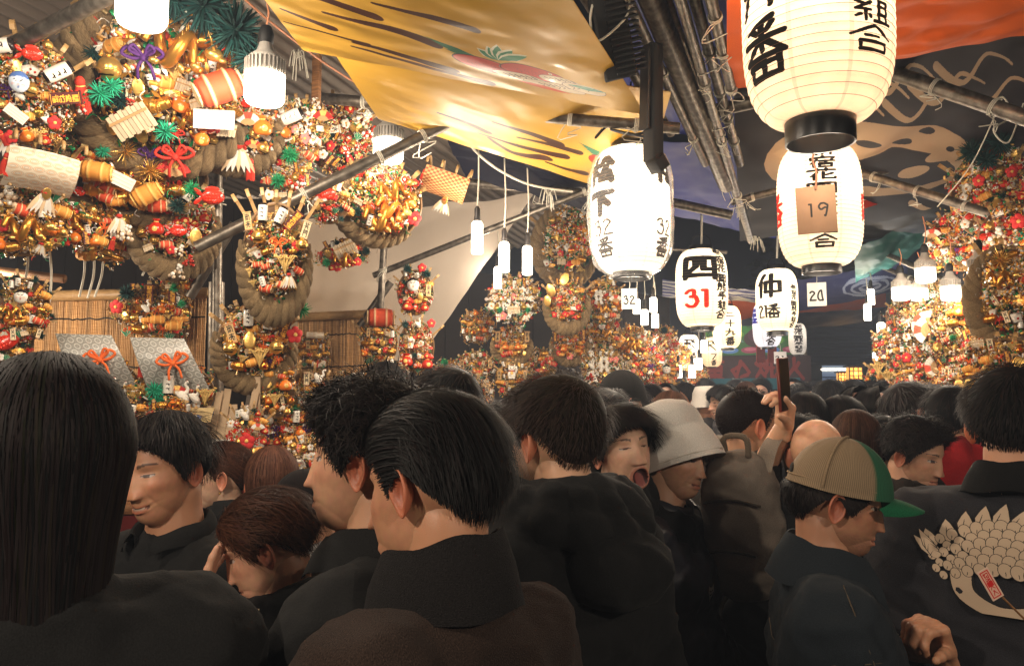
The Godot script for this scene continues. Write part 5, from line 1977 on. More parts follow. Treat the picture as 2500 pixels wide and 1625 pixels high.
func canopies() -> void:
	corrugated("grey corrugated metal roof over the left rake stall", [Vector3(-4.6, 2.95, 1.0), Vector3(-1.25, 3.08, 1.0), Vector3(-1.25, 3.08, -6.5), Vector3(-4.6, 2.75, -6.5)], 48)
	var ty := printed("yellow_vinyl", tarp_print(), 0.42)
	var ty2 := printed("yellow_vinyl_second", tarp_print(true), 0.42)
	for m in [ty, ty2]:
		m.clearcoat_enabled = true
		m.clearcoat = 0.25
		m.clearcoat_roughness = 0.12
	tarp("awning", "yellow vinyl awning with red fish and brown brush strokes, nearest overhead", [Vector3(-1.265, 2.6, -1.831), Vector3(-0.511, 2.72, -2.972), Vector3(-0.583, 2.78, -1.86), Vector3(-1.24, 2.72, -1.393)], ty, 0.05, 0.004, 3)
	tarp("awning", "second yellow awning behind the cross pipe, its print half hidden", [Vector3(-1.359, 2.62, -2.429), Vector3(-0.754, 2.72, -4.209), Vector3(-0.413, 2.8, -2.98), Vector3(-1.344, 2.74, -2.07)], ty2, 0.06, 0.004, 9)
	var blue := mat("blue_sheet", Color(0.09, 0.16, 0.52), 0.6)
	var navy := mat("navy_sheet", Color(0.035, 0.05, 0.14), 0.6)
	tarp("awning", "navy blue awning edge beyond the second yellow awning", [Vector3(-1.512, 2.85, -3.36), Vector3(-0.929, 2.85, -4.262), Vector3(-1.064, 2.75, -4.628), Vector3(-1.461, 2.7, -3.474)], navy, 0.0, 0.02, 12, 30, 16)
	tarp("awning", "bright blue plastic sheet laid over the gutter poles, near end", [Vector3(-0.777, 3.3, -2.718), Vector3(-0.116, 3.3, -2.952), Vector3(-0.258, 3.25, -5.071), Vector3(-0.798, 3.25, -4.63)], blue, 0.02, 0.012, 14)
	tarp("awning", "bright blue plastic sheet behind the bound poles, far end", [Vector3(-0.716, 3.2, -4.751), Vector3(0.02, 3.2, -5.011), Vector3(-0.034, 3.15, -7.859), Vector3(-0.883, 3.1, -6.242)], blue, 0.02, 0.012, 15)
	var orange := mat("orange_sheet", Color(0.9, 0.4, 0.12), 0.75)
	relief(orange, 55, 0.3, 0.03, 9.0)
	tarp("awning", "orange cloth awning behind the largest lantern at top right", [Vector3(-0.148, 2.95, -2.271), Vector3(0.785, 3, -2.555), Vector3(0.911, 2.9, -3.114), Vector3(-0.223, 2.86, -3.192)], orange, 0.06, 0.02, 17)
	var nv := printed("navy_print", navy_print(), 0.85)
	tarp("awning", "dark navy cloth awning with pale flowing calligraphy", [Vector3(-0.191, 3, -3.031), Vector3(1.043, 3.05, -3.197), Vector3(1.675, 2.86, -5.617), Vector3(-0.362, 2.84, -6.148)], nv, 0.05, 0.02, 19)
	var im := blank(256, 128, Color(0.7, 0.66, 0.6))
	poly(im, PackedVector2Array([Vector2(0, 0), Vector2(256, 0), Vector2(256, 26), Vector2(0, 50)]), Color(0.65, 0.14, 0.06))
	poly(im, ellipse2(90, 84, 74, 26), Color(0.65, 0.14, 0.06))
	poly(im, ellipse2(96, 80, 56, 16), Color(0.7, 0.66, 0.6))
	poly(im, ellipse2(196, 70, 60, 22, -0.3), Color(0.65, 0.14, 0.06))
	poly(im, ellipse2(206, 66, 44, 13, -0.3), Color(0.7, 0.66, 0.6))
	tarp("awning", "narrow white and red printed banner under the navy awning", [Vector3(0.385, 2.931, -5.231), Vector3(0.983, 3.138, -5.849), Vector3(1.021, 3.052, -5.871), Vector3(0.381, 2.8, -5.242)], printed("red_banner", im, 0.8), 0.0, 0.01, 21, 24, 8)
	tarp("awning", "black awning between the banner and the teal cloth", [Vector3(0.351, 2.9, -5.098), Vector3(1.317, 2.95, -4.475), Vector3(1.699, 2.85, -6.315), Vector3(0.445, 2.8, -6.228)], mat("black_sheet", Color(0.03, 0.03, 0.04), 0.7), 0.03, 0.02, 23, 40, 20)
	var teal := mat("teal_sheet", Color(0.05, 0.33, 0.3), 0.7)
	tarp("awning", "teal green cloth awning sagging beside the second white lantern", [Vector3(0.413, 2.698, -6.008), Vector3(1.118, 3.028, -6.227), Vector3(1.173, 2.955, -7.105), Vector3(0.48, 2.578, -6.896)], teal, 0.12, 0.03, 25, 40, 20)
	tarp("awning", "blue awning with a pale curl print above the far right lamps", [Vector3(0.03, 2.736, -7.573), Vector3(0.984, 2.891, -7.897), Vector3(1.166, 2.852, -9.456), Vector3(0.025, 2.608, -9.075)], printed("blue_print", curl_print(), 0.8), 0.05, 0.02, 27, 40, 16)
	tarp("awning", "faded orange awning strip beyond the number 20 card", [Vector3(-0.818, 2.749, -8.976), Vector3(0.971, 2.914, -9.594), Vector3(1.052, 2.774, -10.488), Vector3(-0.9, 2.62, -9.811)], mat("faded_orange", Color(0.62, 0.27, 0.12), 0.8), 0.05, 0.03, 29, 40, 12)
	tarp("awning", "dark blue awning lowest above the far crowd", [Vector3(-0.421, 2.667, -10.19), Vector3(1.075, 2.814, -10.705), Vector3(1.2, 2.766, -12.032), Vector3(-0.478, 2.589, -11.455)], navy, 0.05, 0.02, 31, 40, 12)
	tarp("awning", "pale striped awning beside the number 31 lantern", [Vector3(-1.163, 2.798, -7.571), Vector3(-0.203, 2.676, -7.922), Vector3(-0.228, 2.675, -8.766), Vector3(-1.291, 2.743, -8.383)], printed("stripes", stripe_print(), 0.6), 0.03, 0.02, 33, 30, 12)
	# pipes and poles: label, ends, radius, knots
	var rows := [
		["thick steel pipe crossing the top left corner", Vector3(-2.247, 2.614, -1.613), Vector3(-1.586, 2.733, -1.569), 0.022, []],
		["long steel brace slanting up to the pipe clamp", Vector3(-1.931, 2.157, -2.194), Vector3(-1.109, 2.743, -2.749), 0.021, [0.35, 0.62, 0.78]],
		["steel cross pipe under the yellow awnings", Vector3(-1.758, 2.84, -2.67), Vector3(-0.388, 2.668, -3.012), 0.022, [0.12, 0.42, 0.7, 0.88]],
		["upright steel post between the left rakes and the rope rake", Vector3(-1.986, 2.496, -2.356), Vector3(-2.038, 1.05, -2.474), 0.017, [0.06]],
		["thin galvanised rod rising to the plastic bagged lantern", Vector3(-2.073, 2.294, -3.675), Vector3(-0.94, 2.69, -3.826), 0.016, [0.97]],
		["steel pipe below the navy awning edge", Vector3(-1.654, 2.819, -3.934), Vector3(-0.95, 2.743, -4.137), 0.024, [0.5, 0.9]],
		["short upright pipe in front of the white mesh sheet", Vector3(-1.967, 2.453, -3.591), Vector3(-2.008, 1.97, -3.623), 0.018, [0.3]],
		["slanted dark brace from the mesh sheet pipe down left", Vector3(-1.965, 2.252, -3.664), Vector3(-2.126, 2.019, -3.629), 0.02, []],
		["dark brace crossing behind the rope rake with the red pouch", Vector3(-2.098, 2.339, -2.597), Vector3(-2.277, 2.048, -2.562), 0.02, []],
		["scaffold pipe at the gutter seen right of the black floodlight", Vector3(-0.329, 2.985, -2.47), Vector3(-0.248, 2.677, -5.351), 0.02, [0.25, 0.45, 0.7]],
		["bamboo coloured gutter pole nearest the orange awning", Vector3(-0.227, 2.959, -2.455), Vector3(-0.205, 2.864, -3.218), 0.02, [0.3, 0.6, 0.95]],
		["steel pole running down the gutter beside the floodlight bar", Vector3(-0.52, 3.037, -2.557), Vector3(-0.392, 2.819, -4.008), 0.02, [0.4, 0.8]],
		["pale conduit along the torn awning edge", Vector3(-0.663, 3.048, -2.559), Vector3(-0.495, 2.834, -3.544), 0.02, [0.2, 0.6]],
		["thick steel beam right of the largest lantern", Vector3(0.432, 2.977, -3.539), Vector3(0.925, 2.614, -3.322), 0.03, [0.25, 0.62]],
		["steel beam left of the largest lantern's ring", Vector3(-0.346, 2.927, -3.588), Vector3(-0.122, 2.941, -3.559), 0.03, [0.3]],
		["long steel pipe from the second white lantern to the right edge", Vector3(0.34, 2.867, -4.582), Vector3(1.098, 2.39, -4.15), 0.023, [0.1, 0.35, 0.6]],
		["upper steel pipe meeting the coupling beside the second lantern", Vector3(0.347, 2.863, -4.692), Vector3(1.421, 3.196, -5.253), 0.023, [0.4]],
		["steel cross pipe left of the second white lantern", Vector3(-0.318, 2.777, -4.677), Vector3(-0.035, 2.824, -4.667), 0.02, [0.4]],
		["thin far pipe above the lit bulbs on the right", Vector3(0.721, 2.784, -7.388), Vector3(1.295, 2.278, -6.361), 0.02, [0.3]],
		["far sloping pipe under the blue curl awning", Vector3(0.482, 2.901, -6.759), Vector3(1.133, 2.288, -5.663), 0.02, [0.2]],
		["grey steel post of the right stall", Vector3(0.711, 2.21, -5.095), Vector3(0.693, 1.471, -5.159), 0.025, []],
		["thin far rail above the number 31 lantern", Vector3(-0.971, 2.879, -6.46), Vector3(-0.494, 2.854, -6.631), 0.014, []],
		["black gutter trough pipe between the two floodlights", Vector3(-0.451, 3.066, -2.579), Vector3(-0.316, 2.794, -4.357), 0.045, []],
		["pale bamboo pole bound with cord along the blue sheet", Vector3(-0.292, 3.023, -2.554), Vector3(-0.241, 2.879, -4.269), 0.022, [0.3, 0.5, 0.66, 0.82]],
		["second dark pole behind the bound bamboo pole", Vector3(-0.404, 3.093, -2.647), Vector3(-0.26, 2.744, -5.127), 0.018, [0.45, 0.75]],
		["twin rail behind the bagged lantern", Vector3(-0.7, 2.878, -4.958), Vector3(-0.348, 2.797, -5.091), 0.03, []],
	]
	for q in rows:
		pipe(q[0], q[1], q[2], q[3], q[4])
	pipe("wide bright steel post standing beside the left reed screen", Vector3(-2.037, 2.077, -2.431), Vector3(-2.066, 1.362, -2.488), 0.029, [])
	# clamp at the junction
	var t := thing("pipe_clamp", "square steel pipe clamp where brace and cross pipe meet", "clamp", Vector3(-1.126, 2.754, -2.774))
	var b := MB.new()
	b.bevel_box(xf(Vector3.ZERO, Vector3(0.2, 0.3, 0.4)), Vector3(0.07, 0.06, 0.06), 0.008)
	put(t, "body", b.done(mats.steel))
	b = MB.new()
	b.rod(Vector3(0, 0.02, 0.02), Vector3(0.01, 0.07, 0.05), 0.008, 6)
	put(t, "bolt", b.done(mats.dark_steel))
	# wooden batten
	b = MB.new()
	b.bevel_box(xf(Vector3(-1.606, 2.784, -2.41)), Vector3(0.03, 0.2, 0.02), 0.002)
	tag(put(self, "wooden_batten", b.done(mats.wood)), "short pale wooden batten hanging under the metal roof", "batten")
	# floodlights seen from the side
	t = thing("floodlight", "black finned floodlight under the gutter, nearest at top", "floodlight", Vector3(-0.536, 2.847, -2.516), 0.35)
	b = MB.new()
	b.bevel_box(xf(Vector3(0, 0, 0), Vector3(0.5, 0, 0.25)), Vector3(0.11, 0.3, 0.05), 0.01)
	put(t, "housing", b.done(mats.black_matte))
	for k in 15:
		b = MB.new()
		b.box(xf(Basis.from_euler(Vector3(0.5, 0, 0.25)) * Vector3(0.035, -0.13 + k * 0.0185, 0.0), Vector3(0.5, 0, 0.25)), Vector3(0.1, 0.006, 0.09))
		put(t, "fin", b.done(mats.black_matte))
	b = MB.new()
	b.tube(PackedVector3Array([Vector3(-0.07, 0, 0), Vector3(-0.08, 0.14, 0.02), Vector3(-0.02, 0.22, 0.03)]), 0.008, 6)
	put(t, "bracket", b.done(mats.black_matte))
	t = thing("floodlight", "slim black floodlight bar hanging edge-on above the bagged lantern", "floodlight", Vector3(-0.457, 2.707, -2.824), 0.3)
	b = MB.new()
	b.bevel_box(xf(Vector3(0, 0, 0), Vector3(0.1, 0.5, 0.06)), Vector3(0.05, 0.42, 0.07), 0.008)
	put(t, "housing", b.done(mats.black_matte))
	b = MB.new()
	b.bevel_box(xf(Vector3(-0.03, 0.05, 0.02), Vector3(0.1, 0.5, 0.03)), Vector3(0.016, 0.3, 0.05), 0.003)
	put(t, "back_plate", b.done(mats.dark_steel))
	b = MB.new()
	b.bevel_box(xf(Vector3(0.012, -0.225, 0.0), Vector3(0.1, 0.5, 0.7)), Vector3(0.05, 0.05, 0.07), 0.006)
	put(t, "tip", b.done(mats.black_matte))
	# cords
	cord("power_cord", "pale orange twisted lamp cord looping under the roof", curve([Vector3(-1.503, 2.815, -1.858), Vector3(-1.5, 2.798, -2.02), Vector3(-1.541, 2.825, -2.376), Vector3(-1.506, 2.823, -2.654), Vector3(-1.381, 2.79, -2.702), Vector3(-1.28, 2.744, -2.721), Vector3(-1.113, 2.738, -2.749)], 60), 0.004, "cord_orange")
	cord("power_cord", "second loose orange cord curling on the cross pipe", curve([Vector3(-1.506, 2.823, -2.654), Vector3(-1.367, 2.745, -2.711), Vector3(-1.325, 2.823, -2.718), Vector3(-1.389, 2.807, -2.698), Vector3(-1.335, 2.721, -2.703), Vector3(-1.194, 2.731, -2.731)], 50), 0.0035, "cord_orange")
	cord("power_cord", "white double cord carrying the three slim bulbs", curve([Vector3(-1.242, 2.742, -2.862), Vector3(-1.225, 2.671, -2.981), Vector3(-1.196, 2.641, -3.208), Vector3(-1.125, 2.63, -3.447), Vector3(-0.999, 2.653, -3.702)], 40), 0.006, "cord_white")
	cord("power_cord", "black cable bundle looped on the cross pipe", curve([Vector3(-0.677, 2.682, -2.961), Vector3(-0.702, 2.649, -2.956), Vector3(-0.625, 2.7, -2.957), Vector3(-0.433, 2.698, -2.993), Vector3(-0.543, 2.645, -2.959), Vector3(-0.642, 2.675, -2.953), Vector3(-0.459, 2.608, -2.939)], 60), 0.005, "cord_black")
	cord("string", "thin string hanging from the right beam to the rakes", curve([Vector3(0.839, 2.874, -3.693), Vector3(0.779, 2.699, -4.008), Vector3(0.679, 2.58, -4.303)], 14), 0.003, "cord_white")
	cord("string", "knotted white string at the right end of the thick beam", curve([Vector3(0.724, 2.748, -3.451), Vector3(0.788, 2.807, -3.469), Vector3(0.818, 2.732, -3.486), Vector3(0.753, 2.682, -3.468), Vector3(0.807, 2.632, -3.492), Vector3(0.866, 2.782, -3.498)], 40), 0.0035, "cord_white")
	cord("string", "loose cord loop hanging near the top of the gutter", curve([Vector3(-0.582, 2.929, -2.439), Vector3(-0.594, 2.859, -2.441), Vector3(-0.575, 2.795, -2.454), Vector3(-0.485, 2.873, -2.479), Vector3(-0.473, 2.943, -2.476)], 30), 0.004, "cord_white")
	for q in [["white cords holding the number 31 lantern", Vector3(-0.593, 2.962, -5.734), Vector3(-0.605, 2.733, -5.751)], ["red cord above the number 21 lantern", Vector3(-0.099, 2.972, -6.653), Vector3(-0.111, 2.784, -6.667)]]:
		cord("string", q[0], sag(q[1], q[2], 0.005), 0.008, "cord_white")
	# shredded plastic tufts on the poles
	rng.seed = 44
	for q in [["frayed white tape tuft below the far gutter pole", Vector3(-0.2, 2.636, -5.158)], ["frayed tape tuft under the end of the gutter poles", Vector3(-0.272, 2.752, -4.696)], ["frayed string tuft on the pipe beside the bagged lantern", Vector3(-1.123, 2.645, -3.712)], ["frayed white plastic tuft above the cross pipe", Vector3(-1.612, 2.827, -2.297)]]:
		b = MB.new()
		for k in 12:
			var d := Vector3(rr(-1, 1), rr(-1, 0.3), rr(-1, 1)) * 0.045
			b.tube(curve([q[1], q[1] + d * 0.6 + Vector3(0, 0.03, 0), q[1] + d + Vector3(0, -0.03, 0)], 6), 0.0022, 3, false)
		tag(put(self, "string_tuft", b.done(mats.cord_white)), q[0], "string")

func curl_print() -> Image:
	var im := blank(256, 64, Color(0.1, 0.12, 0.3))
	for k in 3:
		var o := ellipse2(170, 30, 60 - k * 18, 20 - k * 6, -0.1)
		o.append(o[0])
		stroke(im, o, 3, 3, Color(0.6, 0.62, 0.68))
	return im

func stripe_print() -> Image:
	var im := blank(128, 128, Color(0.1, 0.13, 0.4))
	for k in 6:
		im.fill_rect(Rect2i(0, k * 22, 128, 10), Color(0.66, 0.66, 0.64))
	return im

func lamps() -> void:
	led_bulb("largest LED bulb, cut by the top edge over the rope rake", Vector3(-1.476, 2.581, -1.463), 0.0595, 0.33, 0.3)
	led_bulb("white finned LED bulb hanging in front of the metal roof", Vector3(-1.415, 2.521, -1.863), 0.057, 0.38, 0.07)
	led_bulb("white finned LED bulb hanging beside the pipe brace", Vector3(-1.415, 2.564, -2.605), 0.0565, 0.3, 0.06)
	tube_bulb("slim LED bulb nearest the white mesh sheet, left of three", Vector3(-1.221, 2.305, -3.017), 0.024, 0.135, 0.16, 0.42)
	tube_bulb("slim LED bulb in the middle of three by the mesh sheet", Vector3(-1.169, 2.253, -3.201), 0.023, 0.13, 0.16, 0.37)
	tube_bulb("slim LED bulb right of three by the mesh sheet", Vector3(-1.122, 2.265, -3.376), 0.023, 0.13, 0.16, 0.36)
	tube_bulb("slim LED bulb farther back, half behind the middle one", Vector3(-1.528, 2.314, -4.08), 0.022, 0.12, 0.16, 0.2)
	for q in [["cool bulb leftmost of the far cluster by the card 32", Vector3(-1.107, 2.351, -5.929)], ["lowest large bulb of the far cluster by the card 32", Vector3(-1.019, 2.249, -5.757)], ["upper right bulb of the far cluster by the card 32", Vector3(-0.988, 2.364, -5.97)], ["lower right bulb of the far cluster by the card 32", Vector3(-1.012, 2.266, -6.184)]]:
		tube_bulb(q[0], q[1], 0.028, 0.11, 0.07, 0.25)
	for q in [["left bulb of two below the number 28 lantern", Vector3(-1.101, 1.948, -8.099)], ["right bulb of two below the number 28 lantern", Vector3(-0.972, 1.948, -8.145)], ["small bulb in front of the number 27 lantern", Vector3(-0.872, 2.211, -8.369)], ["small bulb beside the number 28 lantern's lower right", Vector3(-1.017, 2.075, -9.182)]]:
		tube_bulb(q[0], q[1], 0.035, 0.13, 0.16, 0.2)
	led_bulb("right stall bulb, rightmost and brightest", Vector3(0.751, 2.165, -3.835), 0.046, 0.26, 0.1)
	led_bulb("right stall bulb hanging lowest, second from the right", Vector3(0.708, 2.144, -4.248), 0.044, 0.22, 0.15)
	led_bulb("right stall bulb above the glaring pair", Vector3(0.661, 2.294, -4.644), 0.05, 0.2, 0.15)
	led_bulb("right stall bulb of the glaring pair, left one", Vector3(0.588, 2.252, -5.048), 0.05, 0.2, 0.1)
	led_bulb("right stall bulb of the glaring pair, right one", Vector3(0.688, 2.247, -5.084), 0.045, 0.18, 0.1)
	tube_bulb("upper slim bulb of the pair near the blue curl awning", Vector3(0.572, 2.449, -6.727), 0.027, 0.12, 0.15, 0.15)
	tube_bulb("lower slim bulb of the pair near the blue curl awning", Vector3(0.543, 2.332, -6.728), 0.027, 0.13, 0.15, 0.2)
	tube_bulb("bluish upper bulb at the far right stall corner", Vector3(0.722, 2.263, -7.65), 0.034, 0.14, 0.2, 0.1, "", Color(0.85, 0.92, 1.0))
	tube_bulb("bluish lower bulb at the far right stall corner", Vector3(0.709, 2.162, -7.655), 0.038, 0.14, 0.2, 0.1, "", Color(0.85, 0.92, 1.0))
	tube_bulb("smallest far bulb low at the right stall corner", Vector3(0.765, 2.098, -8.746), 0.03, 0.08, 0.12, 0.1)
	led_bulb("bulb in front of the green mural, behind the lanterns", Vector3(-0.821, 2.829, -11.524), 0.05, 1.5, 0.2)
	led_bulb("bulb glowing through the pale mesh sheet from behind", Vector3(-2.868, 2.399, -4.555), 0.05, 1.2, 0.2)
	tube_bulb("tube lamp inside the left stall, just past the left edge", Vector3(-2.764, 2.039, -2.017), 0.03, 0.3, 0.4, 0.2)
	# the strings of bulbs and the row of lanterns go on past the camera
	led_bulb("next bulb of the left string, out past the picture's left edge", Vector3(-1.55, 2.3, -0.75), 0.064, 0.34, 0.3)
	led_bulb("bulb of the left string beside the photographer", Vector3(-1.1, 2.45, 0.75), 0.064, 2.1, 0.3)
	led_bulb("next bulb of the right stall's string, out past the right edge", Vector3(1.75, 2.25, -1.6), 0.05, 0.4, 0.2)
	led_bulb("bulb of the right stall's string behind the photographer", Vector3(1.5, 2.4, 0.6), 0.05, 1.8, 0.2)
	var ink := Color(0.03, 0.024, 0.022)
	var red := Color(0.78, 0.1, 0.03)
	var lk := 0.34                                           # heading that faces the camera's line
	lantern("largest white lantern, cut by the top edge, with bold number column", Vector3(0.089, 2.765, -2.426), 0.208, 0.66, lantern_paper("lantern_a", [["升番", -48, 0.296, 0.145, 0.29, 8.6, ink], ["園熊手組合", 42, 0.226, 0.115, 0.117, 4.4, ink]], Color(0.93, 0.88, 0.79), 1024, 768), 0.22, lk - 0.36, 0.3, 26, 0.19, 0.12)
	lantern("second white lantern behind the brown number 19 card", Vector3(0.143, 2.634, -4.321), 0.205, 0.625, lantern_paper("lantern_b", [["新宿花園熊手組合", 0, 0.07, 0.11, 0.104, 4.4, ink], ["四", 88, 0.4, 0.14, 0.3, 9, red], ["番", -88, 0.4, 0.14, 0.3, 9, red]], Color(0.93, 0.88, 0.8), 768, 640), 0.16, lk - 0.3, 0.25, 30, 0.12, 0.3)
	var c := lantern("brightest lantern in a plastic bag with number 32", Vector3(-0.641, 2.439, -3.317), 0.165, 0.535, lantern_paper("lantern_c", [["松下", -52, 0.1, 0.15, 0.25, 11.5, ink], ["松八", 62, 0.1, 0.15, 0.25, 11.5, ink], ["3", -55, 0.6, 0.05, 0.15, 3.0, ink], ["2", -36, 0.6, 0.05, 0.15, 3.0, ink], ["番", -46, 0.75, 0.1, 0.16, 3.6, ink], ["3", 47, 0.6, 0.05, 0.15, 3.0, ink], ["2", 66, 0.6, 0.05, 0.15, 3.0, ink], ["番", 56, 0.75, 0.1, 0.16, 5, ink]], Color(0.95, 0.94, 0.9), 768, 512), 0.15, lk - 0.13, 0.2, 34, 0.1, 0.38)
	bag(c, 0.165, 0.535)
	lantern("white lantern with a large black character over red 31", Vector3(-0.611, 2.443, -5.777), 0.18, 0.55, lantern_paper("lantern_d", [["四", -8, 0.06, 0.235, 0.4, 13, ink], ["3", -23, 0.53, 0.1, 0.27, 7.5, red], ["1", 8, 0.53, 0.1, 0.27, 7.5, red], ["新宿花園熊手組合", 50, 0.0, 0.09, 0.115, 4.2, ink]], Color(0.93, 0.89, 0.8), 640, 512), 0.14, lk - 0.23, 0.2, 28, 0.1, 0.35)
	lantern("white lantern with black number 21 under a broad character", Vector3(-0.123, 2.461, -6.8), 0.163, 0.505, lantern_paper("lantern_e", [["仲", -28, 0.1, 0.22, 0.42, 11, ink], ["2", -50, 0.58, 0.055, 0.24, 5, ink], ["1", -33, 0.58, 0.05, 0.24, 5, ink], ["番", -12, 0.58, 0.11, 0.25, 5, ink], ["新宿花園熊手組合", 52, 0.28, 0.07, 0.085, 3.4, ink]], Color(0.94, 0.9, 0.8), 640, 512), 0.15, lk - 0.3, 0.2, 28, 0.13, 0.35)
	lantern("warm lantern with a column of four characters, behind number 31", Vector3(-0.646, 2.408, -8.43), 0.14, 0.43, lantern_paper("lantern_f", [["二十九番", 12, 0.12, 0.13, 0.21, 5, ink]], Color(0.94, 0.88, 0.74), 512, 384), 0.12, lk - 0.25, 0.2, 22, 0.1, 0.3)
	lantern("small white lantern with a ringed character and number 28", Vector3(-1.143, 2.243, -9.335), 0.115, 0.35, lantern_paper("lantern_g", [["飛", 0, 0.14, 0.2, 0.36, 6, ink], ["2", -22, 0.6, 0.06, 0.22, 4, ink], ["8", 0, 0.6, 0.06, 0.22, 4, ink], ["番", 26, 0.6, 0.1, 0.22, 4, ink]], Color(0.93, 0.9, 0.84), 512, 384), 0.07, lk - 0.22, 0.2, 20, 0.06)
	lantern("small white lantern with number 27 half behind number 28", Vector3(-0.955, 2.258, -10.039), 0.12, 0.36, lantern_paper("lantern_h", [["飛", -10, 0.1, 0.2, 0.4, 6, ink], ["7番", 10, 0.58, 0.1, 0.2, 4, ink]], Color(0.9, 0.84, 0.74), 512, 384), 0.06, lk - 0.25, 0.2, 20, 0.06)
	lantern("bluish lantern mostly hidden behind the number 21 lantern", Vector3(-0.239, 2.371, -7.939), 0.13, 0.42, lantern_paper("lantern_i", [["園", -50, 0.1, 0.2, 0.4, 8, Color(0.1, 0.12, 0.4)], ["熊手組合", 14, 0.3, 0.12, 0.17, 5, ink]], Color(0.86, 0.88, 0.94), 512, 384), 0.08, lk - 0.28, 0.2, 22, 0.08)
	lantern("unlit grey lantern right of the number 21 lantern", Vector3(0.034, 2.31, -9), 0.09, 0.33, lantern_paper("lantern_j", [["新宿花園熊手組合", 4, 0.06, 0.17, 0.11, 4, ink]], Color(0.8, 0.8, 0.8), 512, 384), 0.02, lk - 0.3, 0.2, 20, 0.1)
	card("brown cardboard number 19 hung under the largest lantern", Vector3(0.075, 2.207, -2.549), 0.113, 0.145, "card_19", lk - 0.35, 0.11, 0.03)
	card("white number 20 card below the second lantern", Vector3(0.148, 2.332, -5.523), 0.117, 0.154, "card_20", lk - 0.35, 0.09)
	card("white number 32 card below the bagged lantern", Vector3(-0.752, 2.133, -3.839), 0.075, 0.1, "card_32", lk - 0.2, 0.07)
	card("white number 21 card above the raised phone", Vector3(-0.136, 2.085, -8.428), 0.12, 0.12, "card_21", lk - 0.3, 0.12)

func bag(t: Node3D, r: float, h: float) -> void:                 # loose clear plastic pulled over the lantern
	var m := mat("clear_plastic", Color(1, 1, 1, 0.12), 0.12)
	m.transparency = BaseMaterial3D.TRANSPARENCY_ALPHA
	var n := FastNoiseLite.new()
	n.seed = 5
	n.frequency = 6.0
	n.fractal_type = FastNoiseLite.FRACTAL_RIDGED
	var p := PackedVector3Array()
	for j in 40:
		var y := j / 39.0 * 1.08 - 0.54
		for i in 64:
			var a := TAU * i / 64
			var e := pow(minf(absf(y * 2), 1.0), 3.6)
			var q := r * (0.5 + 0.55 * sqrt(maxf(1.0 - e, 0.0))) * 1.03
			if y > 0.47: q = lerpf(q, r * 0.3, (y - 0.47) / 0.07)
			q += 0.012 * n.get_noise_3d(sin(a) * 0.25, y * 0.3, cos(a) * 0.25)
			p.append(Vector3(sin(a) * q, y * h, cos(a) * q))
	var b := MB.new()
	b.sheet(64, 40, p, true)
	put(t, "plastic_bag", b.done(m))

